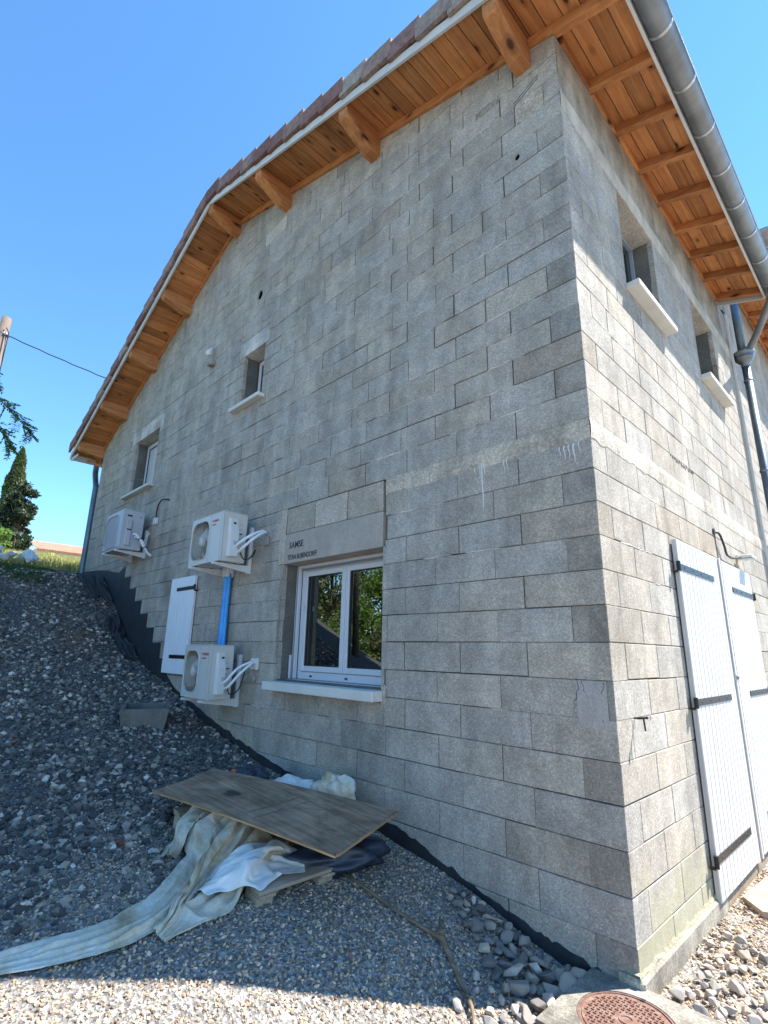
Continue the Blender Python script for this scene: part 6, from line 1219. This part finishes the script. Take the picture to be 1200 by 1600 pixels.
def sheet(key, name, mat, parent):
    nu, nv, steps = CLOTH[key]; d = np.array(steps).reshape(nu + 1, nv + 1, 3)
    q = d.copy(); q[:, 0] = np.cumsum(d[:, 0], 0); q = np.cumsum(q, 1); V = (q * .001).reshape(-1, 3)
    if key == 'tail': V[:, 0] -= .10 * np.clip((-1.65 - V[:, 1]) / .6, 0, 1); V[:, 2] += .020 * np.clip((-1.65 - V[:, 1]) / .4, 0, 1)
    for p in V:      # keep the part beneath the board below it
        e = pcn[3] - pcn[0]; nrm = Vector((-e.y, e.x)).normalized(); side_ = (Vector((p[0], p[1])) - pcn[0].xy).dot(nrm)
        if side_ > -.01:
            zb = pcn[0].z + (pcn[3].z - pcn[0].z) * min(1, max(0, (p[0] - pcn[0].x) / e.x)) - .022
            if p[2] > zb: p[2] = zb
    f = [(i * (nv + 1) + j, (i + 1) * (nv + 1) + j, (i + 1) * (nv + 1) + j + 1, i * (nv + 1) + j + 1) for i in range(nu) for j in range(nv)]
    o = MB().add(V.tolist(), f).build(name, mat, parent, smooth=True, recalc=False)
    sd = o.modifiers.new('thickness', 'SOLIDIFY'); sd.thickness = .0025; sb = o.modifiers.new('smooth', 'SUBSURF'); sb.levels = 2; sb.render_levels = 2; return o
cl = empty('dust_sheet', (-2.1, -1.3, .1), 'stained off white cloth sheet trailing from the pallet over the gravel', 'cloth')
sheet('tail', 'cloth_tail', 'cloth', cl); sheet('fold', 'cloth_fold', 'cloth', cl); sheet('side', 'cloth_fold', 'cloth', cl)
ws = tag(sheet('white', 'white_sheet', 'cloth_white', None), 'clean white cloth hanging out from under the near edge of the plywood', 'cloth')
def bundle(name, mat, c, rx, ry, rz_, seed, label, cat, n1=36, n2=22, rot=0, fold=.16):
    v = []
    for i in range(n2 + 1):
        ph = math.pi * i / n2
        for j in range(n1):
            th = 2 * math.pi * j / n1; d = Vector((math.sin(ph) * math.cos(th), math.sin(ph) * math.sin(th), math.cos(ph)))
            k = 1 + fold * math.sin(th * 5 + 3 * noise.noise(d * 1.5 + Vector((seed, 0, 0)))) * math.sin(ph) + .30 * noise.noise(d * 2.2 + Vector((0, seed, 0))) + .1 * noise.noise(d * 6)
            x, y = d.x * rx * k, d.y * ry * k; v.append((c[0] + x * math.cos(rot) - y * math.sin(rot), c[1] + x * math.sin(rot) + y * math.cos(rot), c[2] + d.z * rz_ * k))
    f = [(i * n1 + j, i * n1 + (j + 1) % n1, (i + 1) * n1 + (j + 1) % n1, (i + 1) * n1 + j) for i in range(n2) for j in range(n1)]
    o = MB().add(v, f).build(name, mat, None, smooth=True); return tag(o, label, cat)
bundle('crumpled_cloth', 'cloth', (-2.02, -.20, .30), .17, .11, .15, 4, 'rolled beige and white cloth bundle wedged between plywood and wall', 'cloth', rot=.3)
bundle('white_sheet', 'cloth_white', (-2.38, -.30, .28), .28, .14, .10, 9, 'flat crumpled white sheet behind the plywood at the wall foot', 'cloth', rot=.15, fold=.1)
bundle('plastic_sheet', 'cloth_dark', (-1.52, -.62, .13), .13, .34, .09, 12, 'crumpled dark blue plastic sheet under the right end of the plywood', 'plastic sheet', rot=-.4)
bundle('plastic_sheet', 'cloth_dark', (-2.78, -.42, .34), .16, .10, .08, 17, 'dark blue plastic scrap behind the left corner of the plywood', 'plastic sheet')
bundle('orange_scrap', 'orange', (-2.90, -.50, .36), .045, .03, .03, 19, 'orange plastic scrap behind the plywood', 'plastic scrap', 14, 8)
bundle('orange_scrap', 'orange', (-2.60, -1.02, .37), .05, .03, .03, 23, 'orange plastic scrap under the front edge of the plywood', 'plastic scrap', 14, 8)
o = bpy.data.objects.new('brick_fragment', rock_mesh(333)); o.data.materials.append(simple('dull_red_clay', (.20, .06, .045), .85)); COL.objects.link(o); o.location = (-2.42, -1.52, gz(-2.42, -1.52) + .02); o.scale = (.045, .03, .03); tag(o, 'dull red brick fragment on the gravel left of the cloth', 'brick')
# dry branch
stp = [(-1.52, -.62), (-1.30, -.60), (-1.05, -.565), (-.86, -.53), (-.76, -.50), (-.66, -.55), (-.53, -.63), (-.44, -.70), (-.36, -.79)]
sb_ = MB().tube([Vector((x, y, gz(x, y) + .018 + .012 * math.sin(i * 2.1))) for i, (x, y) in enumerate(stp)], [.007, .008, .009, .010, .016, .011, .012, .009, .004], 7)
sb_.tube([Vector((-.77, -.50, gz(-.77, -.5) + .04)), Vector((-.83, -.44, gz(-.83, -.44) + .06))], [.014, .006], 6)
tag(sb_.build('dry_branch', 'stick', None, smooth=True), 'bent dry branch lying on the gravel in front of the wall', 'branch')
# bleached slab by the door and membrane on the bank
v = [(.06, 1.60), (.20, 1.44), (.62, 1.62), (.78, 2.2), (.35, 2.6), (.10, 2.1)]
sb_ = MB(); sb_.prism([(a * 1.0, b_) for a, b_ in v], lambda a, b_, d: (a, b_, d), -.225, -.185); tag(sb_.build('flat_slab', 'slabwood', None), 'flat bleached slab lying on the gravel below the door shutters', 'slab')
def drape(name, mat, x0, x1, y0, y1, label, cat, seed, off=.02, amp=.05, dirx=False):
    nx, ny = 60, 40; v = []
    for i in range(nx + 1):
        for j in range(ny + 1):
            s_, t = i / nx, j / ny; x = x0 + (x1 - x0) * s_ + .12 * noise.noise(Vector((t * 3, seed, s_ * 2))); y = y0 + (y1 - y0) * t + .12 * noise.noise(Vector((s_ * 3, seed + 4, t)))
            y = min(y, -.02); q = t if dirx else s_
            h = abs(noise.noise(Vector((s_ * 2, t * 6, seed)))) * amp * 2.4 + amp * 1.5 * noise.noise(Vector((s_ * 4, t * 4, seed))) + amp * .5 * noise.noise(Vector((s_ * 14, t * 11, seed)))
            v.append((x, y, gz(x, y) + off + max(0, h)))
    f = [(i * (ny + 1) + j, (i + 1) * (ny + 1) + j, (i + 1) * (ny + 1) + j + 1, i * (ny + 1) + j + 1) for i in range(nx) for j in range(ny)]
    o = MB().add(v, f).build(name, mat, None, smooth=True, recalc=False); o.modifiers.new('t', 'SOLIDIFY').thickness = .004; return tag(o, label, cat)
drape('membrane_sheet', 'membrane', -7.6, -6.5, -.24, -.03, 'black membrane sheet sagging down the bank along the wall', 'membrane', 3, amp=.03, off=.04)
drape('membrane_sheet', 'membrane', -8.9, -8.0, -.42, -.03, 'black membrane sheet heaped at the top of the bank by the drainpipe', 'membrane', 6, amp=.02, off=.03)

# ------------------------------------------------------------------ stones
RM = {}
for key, cnt in (('rock', 9), ('rock_pale', 7)):
    RM[key] = []
    for i in range(cnt): me = rock_mesh(i * 3 + (50 if key == 'rock' else 90)); me.materials.append(M[key]); RM[key].append(me)
def rocks(n_, key, sampler, smin, smax, name, label, cat, group, seed, lift=0.0):
    r_ = random.Random(seed); placed = []
    k = 0; tries = 0
    while k < n_ and tries < n_ * 60:
        tries += 1; x, y, f = sampler(r_); s_ = r_.uniform(smin, smax) * (1.25 if r_.random() < .15 else 1) * f
        if any((x - a) ** 2 + (y - b_) ** 2 < ((s_ + c) * .68) ** 2 for a, b_, c in placed): continue
        placed.append((x, y, s_)); o = bpy.data.objects.new(name, r_.choice(RM[key])); COL.objects.link(o)
        o.location = (x, y, gz(x, y) + s_ * .38 + r_.uniform(0, .02) + lift); o.scale = (s_,) * 3; o.rotation_euler = (r_.uniform(-.5, .5), r_.uniform(-.5, .5), r_.uniform(0, 6.28)); tag(o, label, cat, group); k += 1
def sA(r_):
    x = r_.uniform(-1.0, -.24); m_ = (x + 1.0) / .76; y = -.07 - r_.random() * (.10 + .40 * m_); return x, y, .75 + .4 * m_
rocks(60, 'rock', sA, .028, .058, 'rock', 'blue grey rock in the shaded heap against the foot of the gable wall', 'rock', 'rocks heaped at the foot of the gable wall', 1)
def sB(r_): x = r_.uniform(-.56, -.25); y = r_.uniform(-.74, -.50); return x, y, 1
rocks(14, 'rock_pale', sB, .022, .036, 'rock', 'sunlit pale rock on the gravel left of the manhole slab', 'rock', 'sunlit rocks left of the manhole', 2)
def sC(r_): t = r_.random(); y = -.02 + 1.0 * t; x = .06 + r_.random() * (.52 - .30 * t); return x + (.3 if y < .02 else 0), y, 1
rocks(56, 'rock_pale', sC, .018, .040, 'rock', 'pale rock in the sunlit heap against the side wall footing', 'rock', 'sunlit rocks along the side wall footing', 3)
def sD(r_): return r_.uniform(-6.8, -2.6), r_.uniform(-2.3, -.2), 1
rocks(40, 'rock', sD, .022, .042, 'stone', 'loose stone lying on the dark gravel bank', 'stone', 'loose stones on the gravel bank', 4)

def scatter(name, pts, smin, smax, mat, label, seed, nvar=5, flat=.6, power=2.0):
    """instanced stones made inside a geometry nodes tree"""
    me = bpy.data.meshes.new(name); me.from_pydata(pts, [], []); o = bpy.data.objects.new(name, me); COL.objects.link(o); tag(o, label, None, None, 'stuff')
    ng = bpy.data.node_groups.new(name, 'GeometryNodeTree'); ng.interface.new_socket('Geometry', in_out='INPUT', socket_type='NodeSocketGeometry'); ng.interface.new_socket('Geometry', in_out='OUTPUT', socket_type='NodeSocketGeometry')
    L_ = ng.links.new; gi = ng.nodes.new('NodeGroupInput'); go = ng.nodes.new('NodeGroupOutput'); m2p = ng.nodes.new('GeometryNodeMeshToPoints'); L_(gi.outputs[0], m2p.inputs[0])
    gti = ng.nodes.new('GeometryNodeGeometryToInstance')
    for k in range(nvar):
        ico = ng.nodes.new('GeometryNodeMeshIcoSphere'); ico.inputs['Radius'].default_value = 1; ico.inputs['Subdivisions'].default_value = 1 if nvar < 6 else 2
        sp_ = ng.nodes.new('GeometryNodeSetPosition'); nz = ng.nodes.new('ShaderNodeTexNoise'); nz.noise_dimensions = '4D'; nz.inputs['W'].default_value = seed + k * 3.7; nz.inputs['Scale'].default_value = .9; nz.inputs['Detail'].default_value = 1
        sub = ng.nodes.new('ShaderNodeVectorMath'); sub.operation = 'MULTIPLY_ADD'; sub.inputs[1].default_value = (2.6, 2.6, 2.2); sub.inputs[2].default_value = (-1.3, -1.3, -1.1)
        L_(nz.outputs['Color'], sub.inputs[0]); L_(ico.outputs[0], sp_.inputs[0]); L_(sub.outputs[0], sp_.inputs['Offset'])
        tf = ng.nodes.new('GeometryNodeTransform'); tf.inputs['Scale'].default_value = (1.15 - .1 * (k % 3), .85 + .1 * (k % 2), flat + .08 * (k % 3)); L_(sp_.outputs[0], tf.inputs[0])
        sm = ng.nodes.new('GeometryNodeSetMaterial'); sm.inputs['Material'].default_value = M[mat]; L_(tf.outputs[0], sm.inputs[0]); L_(sm.outputs[0], gti.inputs[0])
    iop = ng.nodes.new('GeometryNodeInstanceOnPoints'); iop.inputs['Pick Instance'].default_value = True; L_(m2p.outputs[0], iop.inputs['Points']); L_(gti.outputs[0], iop.inputs['Instance'])
    rr = ng.nodes.new('FunctionNodeRandomValue'); rr.data_type = 'FLOAT_VECTOR'; rr.inputs[0].default_value = (-.7, -.7, 0); rr.inputs[1].default_value = (.7, .7, 6.28); rr.inputs['Seed'].default_value = seed; L_(rr.outputs[0], iop.inputs['Rotation'])
    rs = ng.nodes.new('FunctionNodeRandomValue'); rs.data_type = 'FLOAT'; rs.inputs[2].default_value = 0; rs.inputs[3].default_value = 1; rs.inputs['Seed'].default_value = seed + 1
    pw2 = ng.nodes.new('ShaderNodeMath'); pw2.operation = 'POWER'; L_(rs.outputs[1], pw2.inputs[0]); pw2.inputs[1].default_value = power
    mr_ = ng.nodes.new('ShaderNodeMapRange'); L_(pw2.outputs[0], mr_.inputs[0]); mr_.inputs[3].default_value = smin; mr_.inputs[4].default_value = smax; L_(mr_.outputs[0], iop.inputs['Scale'])
    ri = ng.nodes.new('FunctionNodeRandomValue'); ri.data_type = 'INT'; ri.inputs[4].default_value = 0; ri.inputs[5].default_value = nvar - 1; ri.inputs['Seed'].default_value = seed + 2; L_(ri.outputs[2], iop.inputs['Instance Index'])
    L_(iop.outputs[0], go.inputs[0]); md = o.modifiers.new('scatter', 'NODES'); md.node_group = ng; return o
def field(n_, x0, x1, y0, y1, test=None, dz=.0):
    xs = RNG.uniform(x0, x1, n_); ys = RNG.uniform(y0, y1, n_); out = []
    for x, y in zip(xs, ys):
        if test and not test(x, y): continue
        if -.22 < x < .33 and -.545 < y < .0: continue
        out.append((x, y, gz(x, y) + dz))
    return out
def fn(x, y): return noise.noise(Vector((x * 1.3, y * 1.3, 7)))
def outside(x, y): return (y < -.012 or x > .03)
scatter('fine_gravel', field(52000, -3.6, 1.3, -2.9, 0, lambda x, y: outside(x, y) and y < -.012 and RNG.random() < min(1, max(.0, (x + 3.4) / 1.3)), .002), .0035, .0105, 'gravel', 'fine pale gravel in front of the gable, sunlit at its near edge', 3)
scatter('side_gravel', field(26000, .03, 1.6, -.8, 5.2, lambda x, y: y > 0 or x > .33, .002), .005, .014, 'gravel', 'sunlit pale chippings along the side wall', 9)
scatter('dark_gravel', field(30000, -9.6, -1.7, -3.1, -.01, lambda x, y: RNG.random() < min(1, max(0, (-1.7 - x) / 1.5 + fn(x, y) * .5)) and not (-7.6 < x < -6.5 and y > -.24) and not (x < -8.0 and y > -.3) and (fn(x * 1.4 + 5, y * 1.4) > -.18 or RNG.random() < .35), .004), .008, .036, 'schist', 'dark crushed stone covering the bank beside the gable', 15, 5, .65, 2.0)
scatter('dark_grit', field(46000, -9.6, -2.0, -3.1, -.01, None, .001), .004, .010, 'schist', 'fine dark grit between the stones of the bank', 27, 4)

# ------------------------------------------------------------------ plants and far things
def leaf_mesh(pts, size, mat, name, parent, aspect=.5, up=.0, stretch=None):
    """one quad leaf per point (tip, width), random facing"""
    n_ = len(pts); P = np.array(pts); a = RNG.normal(size=(n_, 3)); a[:, 2] += up; a /= np.linalg.norm(a, axis=1)[:, None]; b_ = RNG.normal(size=(n_, 3)); b_ -= (a * b_).sum(1)[:, None] * a; b_ /= np.linalg.norm(b_, axis=1)[:, None]
    s_ = RNG.uniform(.6, 1.3, n_)[:, None] * size; A = a * s_; B = b_ * s_ * aspect
    V = np.stack([P - A * .5, P + B * .5, P + A * .5, P - B * .5], 1).reshape(-1, 3); F = np.arange(n_ * 4).reshape(-1, 4)
    me = bpy.data.meshes.new(name); me.from_pydata(V.tolist(), [], F.tolist()); me.materials.append(M[mat]); o = bpy.data.objects.new(name, me); COL.objects.link(o)
    if parent: keep(o, parent)
    return o
def tree(name, x, y, h, crown, mat, label, cat, leaves=7000, lsize=.12, shape='round', group=None, trunk_r=.12, z=None, clumps=26):
    z0 = gz(x, y) if z is None else z; t = empty(name, (x, y, z0), label, cat, group)
    tb = MB(); tb.tube([(x, y, z0 - .2), (x + .05 * h * .1, y, z0 + h * .3), (x, y + .03, z0 + h * .6), (x, y, z0 + h * (.92 if shape == 'cypress' else .62))], [trunk_r, trunk_r * .8, trunk_r * .5, trunk_r * .1], 8); pts = []
    if shape == 'cypress':
        for _ in range(leaves):
            q = RNG.random() ** .8; zz = z0 + .1 + q * (h - .1); R_ = crown * (1 - q) ** .62 * (.85 + .35 * noise.noise(Vector((q * 9, x, 1)))) * min(1, q * 8 + .5)
            an = RNG.uniform(0, 6.28); lob = 1 + .22 * noise.noise(Vector((math.cos(an) * 1.5, math.sin(an) * 1.5, zz * 2.2))); r_ = R_ * lob * RNG.uniform(.55, 1.02); pts.append((x + r_ * math.cos(an), y + r_ * math.sin(an), zz))
        tb.build('trunk', 'bark', t, smooth=True); leaf_mesh(pts, lsize, mat, 'crown', t, .4, 1.6); return t
    cs = []
    lo = .12 if 'shrub' in name or name == 'conifer_tree' or name == 'yard_tree' else .35
    for k in range(clumps):
        an = RNG.uniform(0, 6.28); rr = crown * math.sqrt(RNG.random()) * .8; zz = z0 + h * (lo + (.95 - lo) * RNG.random() * (1 - .5 * rr / crown)); c = Vector((x + rr * math.cos(an), y + rr * math.sin(an), zz)); cs.append((c, crown * RNG.uniform(.22, .42)))
        tb.tube([(x, y, z0 + h * .35 + .1 * k / clumps), Vector((x, y, z0 + h * .4)).lerp(c, .5) + Vector((0, 0, -.1)), c], [trunk_r * .35, trunk_r * .2, .01], 5)
    tb.build('trunk', 'bark', t, smooth=True)
    for i in range(leaves):
        c, r_ = cs[i % len(cs)]; d = RNG.normal(size=3); d /= np.linalg.norm(d); pts.append(tuple(np.array(c) + d * r_ * RNG.random() ** .45 * (1, 1, .75)))
    leaf_mesh(pts, lsize, mat, 'crown', t, .5, .2); return t
tree('cypress_tree', -20.6, .12, 3.95, .56, 'leaf_cypress', 'slim pointed cypress standing beyond the bank at the left', 'cypress', 14000, .17, 'cypress', z=4.2, trunk_r=.1)
tree('conifer_tree', -17.2, -.10, 2.8, .50, 'leaf_dark', 'dark bushy conifer just right of and below the cypress tip', 'tree', 5200, .13, clumps=44, z=3.75, trunk_r=.035)
tree('shrub', -13.9, -1.35, 1.5, .8, 'leaf_fresh', 'bright yellow green shrub at the left edge beneath the cypress', 'shrub', 3500, .10, z=3.0, trunk_r=.03)
tree('shrub', -15.6, 1.05, .62, .5, 'leaf_olive', 'grey green shrub in front of the far red roof', 'shrub', 2600, .08, z=3.15, trunk_r=.03)
tree('shrub', -14.6, .35, .5, .5, 'grass', 'low yellow weed clump in front of the far red roof', 'shrub', 1500, .07, z=3.2, trunk_r=.02)
# trees across the yard, seen mirrored in the window
for i, (x, y, h, c, mt, lb) in enumerate(((-9.2, -7.6, 4.6, 1.7, 'leaf_fresh', 'leafy tree nearest the wall across the yard, mirrored in the right pane'), (-12.6, -7.8, 5.2, 2.0, 'leaf_olive', 'grey green tree near the bank, mirrored in the window'), (-15.8, -9.5, 7.0, 2.6, 'leaf_fresh', 'tall bright green tree behind the bank, mirrored in the left pane'), (-7.0, -9.2, 6.0, 2.0, 'leaf_dark', 'dark tree at the near end of the yard'), (-11.0, -11.0, 8.0, 2.8, 'leaf_robinia', 'tall green tree in the middle of the yard, mirrored in the window'), (-15.5, -14, 9.5, 3.6, 'leaf_fresh', 'widest green tree at the far end of the yard'))):
    tree('yard_tree', x, y, h, c, mt, lb, 'tree', 10000, .14, 'round', 'trees across the yard', .10, clumps=40)
for (x, y, h, c, mt, lb) in ((-10.6, -6.6, 1.9, 1.0, 'leaf_fresh', 'bright shrub at the foot of the yard trees'), (-8.2, -6.3, 1.6, .9, 'leaf_olive', 'grey green shrub at the foot of the yard trees'), (-12.9, -6.4, 2.2, 1.2, 'leaf_fresh', 'taller bright shrub at the bank end of the yard trees')):
    tree('yard_shrub', x, y, h, c, mt, lb, 'shrub', 4500, .09, 'round', None, .03)
# robinia whose branch tips hang in at the left edge
rb2 = empty('robinia_tree', (-6.6, -3.6, gz(-6.6, -3.6)), 'robinia tree with feathery leaflets hanging in at the left edge', 'tree')
z0 = gz(-6.6, -3.6); br = MB(); br.tube([(-6.6, -3.6, z0 - .2), (-6.6, -3.55, z0 + 1.2), (-6.5, -3.5, z0 + 2.2), (-6.4, -3.45, z0 + 3.4)], [.07, .055, .04, .012], 8)
twigs = [[(-6.5, -3.5, 3.7), (-6.2, -2.9, 4.2), (-5.95, -2.45, 4.15), (-5.78, -2.12, 3.95), (-5.70, -1.93, 3.72)], [(-6.5, -3.5, 3.6), (-6.2, -2.9, 3.95), (-5.95, -2.5, 3.92), (-5.80, -2.2, 3.72), (-5.74, -2.07, 3.52)], [(-6.5, -3.5, 4.0), (-6.2, -2.95, 4.5), (-5.95, -2.55, 4.5), (-5.8, -2.35, 4.3)], [(-6.5, -3.5, 4.2), (-6.6, -3.0, 4.8), (-6.3, -2.7, 4.9)]]
lv = []; lf = []
def leaflet(p, d, w_):
    nrm = Vector((random.gauss(0, .5), random.gauss(0, .5), 1)).normalized(); s_ = d.cross(nrm).normalized() * w_; k = len(lv)
    lv.extend([tuple(p), tuple(p + d * .5 + s_), tuple(p + d), tuple(p + d * .5 - s_)]); lf.append((k, k + 1, k + 2, k + 3))
for tw in twigs:
    pth = bez(tw, 9); br.tube(pth, [max(.002, .014 * (1 - i / len(pth))) for i in range(len(pth))], 5)
    for i in range(len(pth) // 3, len(pth)):
        for _ in range(2 if i < len(pth) - 2 else 3):
            base = pth[i]; T = (pth[i] - pth[i - 1]).normalized(); R_ = (T * .8 + Vector((random.gauss(0, .5), random.gauss(0, .5), random.gauss(-.25, .3)))).normalized()
            ln = random.uniform(.12, .2); sd_ = R_.cross(Vector((0, 0, 1))).normalized(); br.tube([base, base + R_ * ln], [.002, .001], 3)
            for k in range(7):
                q = base + R_ * ln * (k + 1) / 7
                for sgn in (-1, 1): leaflet(q, (sd_ * sgn * .8 + R_ * .45).normalized() * random.uniform(.042, .058), .010)
            leaflet(base + R_ * ln, R_ * .05, .011)
br.build('trunk', 'bark', rb2, smooth=True); keep(mesh_obj('leaflets', lv, lf, 'leaf_robinia'), rb2)
# grass
def grass(name, n_, x0, x1, y0, y1, h, mat, label, test=None, w_=.008):
    v = []; f = []
    for _ in range(n_):
        x = random.uniform(x0, x1); y = random.uniform(y0, y1)
        if test and not test(x, y): continue
        z = gz(x, y); a = random.uniform(0, 6.28); hh = h * random.uniform(.4, 1.2); lx, ly = random.gauss(0, .35) * hh, random.gauss(0, .35) * hh; k = len(v); dx, dy = math.cos(a) * w_, math.sin(a) * w_
        v += [(x - dx, y - dy, z - .01), (x + dx, y + dy, z - .01), (x + lx * .4 + dx * .7, y + ly * .4 + dy * .7, z + hh * .6), (x + lx * .4 - dx * .7, y + ly * .4 - dy * .7, z + hh * .6), (x + lx, y + ly, z + hh)]; f += [(k, k + 1, k + 2, k + 3), (k + 3, k + 2, k + 4)]
    return tag(mesh_obj(name, v, f, mat), label, None, None, 'stuff')
grass('dry_grass', 34000, -17, -10.8, -3.2, 4, .26, 'grass', 'sunlit yellow green grass and weeds beyond the bank', lambda x, y: not (x > -10.1) and noise.noise(Vector((x, y, 0))) > -.35)
grass('short_grass', 9000, -9.9, -8.3, -1.6, -.7, .045, 'grass_green', 'short green turf strip at the top of the bank', lambda x, y: noise.noise(Vector((x * 2, y * 2, 4))) > -.25, .005)
# pale rubble heap of stones on the grass
def sE(r_): t = r_.random(); return -11.0 - .5 * t + r_.uniform(-.25, .25), -1.75 + 1.0 * (1 - t) + r_.uniform(-.18, .18), 1
RM['rubble'] = []
for i in range(5): me = rock_mesh(200 + i, flat=.9); me.materials.append(simple('pale_rubble', (.62, .60, .57), .9, nscale=3, namp=.2) if i == 0 else RM['rubble'][0].materials[0]); RM['rubble'].append(me)
rocks(26, 'rubble', sE, .16, .30, 'pale_boulder', 'white boulder in the low heap on the grass beyond the bank', 'boulder', 'white boulders on the grass', 7, .10)
# far house with red tiles
fh = empty('far_house', (-44, 7.2, 5.9), 'far low house with pink red tiled roof beyond the grass', 'house')
MB().box(-48, -43.2, 5.0, 9.8, 4, 8.05).build('wall', 'sill', fh)
fr_ = MB(); v = []; ny = 90
for r in range(2):
    for j in range(ny + 1): y = 5.2 + 5.4 * j / ny; v.append((-42.8 if r == 0 else -45.5, y, (8.05 if r == 0 else 9.0) + .05 * abs(math.sin(j * math.pi / 3))))
fr_.add(v, [(j, j + 1, ny + 2 + j, ny + 1 + j) for j in range(ny)]); M['red_tile'] = simple('pink_red_tiles', (.46, .20, .13), .85, nscale=3, namp=.3); fo_ = fr_.build('roof', 'red_tile', fh); fo_.modifiers.new('t', 'SOLIDIFY').thickness = .12
for (y0, y1) in ((4.6, 5.4), (7.0, 7.8)):
    MB().box(-43.19, -43.15, y0, y1, 6.3, 7.3).build('window', 'ac_dark', fh)
# utility pole and line
up = empty('utility_pole', (-13.0, -1.95, gz(-13, -1.95)), 'weathered wooden utility pole at the left edge', 'utility pole')
zt = 8.75; MB().tube([(-12.75, -1.97, gz(-13, -1.95) - .3), (-12.75, -1.87, 5.5), (-12.75, -1.80, zt)], [.14, .12, .10], 12).build('post', 'pole', up, smooth=True)
MB().lathe([(.128, -.02), (.132, 0), (.132, .015), (.128, .03)], (-12.75, -1.81, zt - .45), (0, 0, 1)).build('pole_band', 'zinc', up); MB().tube([(-12.62, -1.78, zt - .3), (-12.60, -1.72, zt - .42), (-12.62, -1.72, zt - 3.6), (-12.62, -1.75, 3.2)], .012, 5).build('cable', 'rubber', up)
wl = []
A_, B_ = Vector((-12.66, -1.75, zt - .46)), Vector((-10.6, 3.2, 7.0))
for k in range(31): t = k / 30; p = A_.lerp(B_, t); p.z -= .22 * 4 * t * (1 - t) * .5; wl.append(p + Vector((0, 0, .008 * math.sin(k * 2.1))))
tag(MB().tube(wl, .013, 6).build('power_line', 'rubber', None, smooth=True), 'black twisted power line running from the pole behind the roof', 'cable')
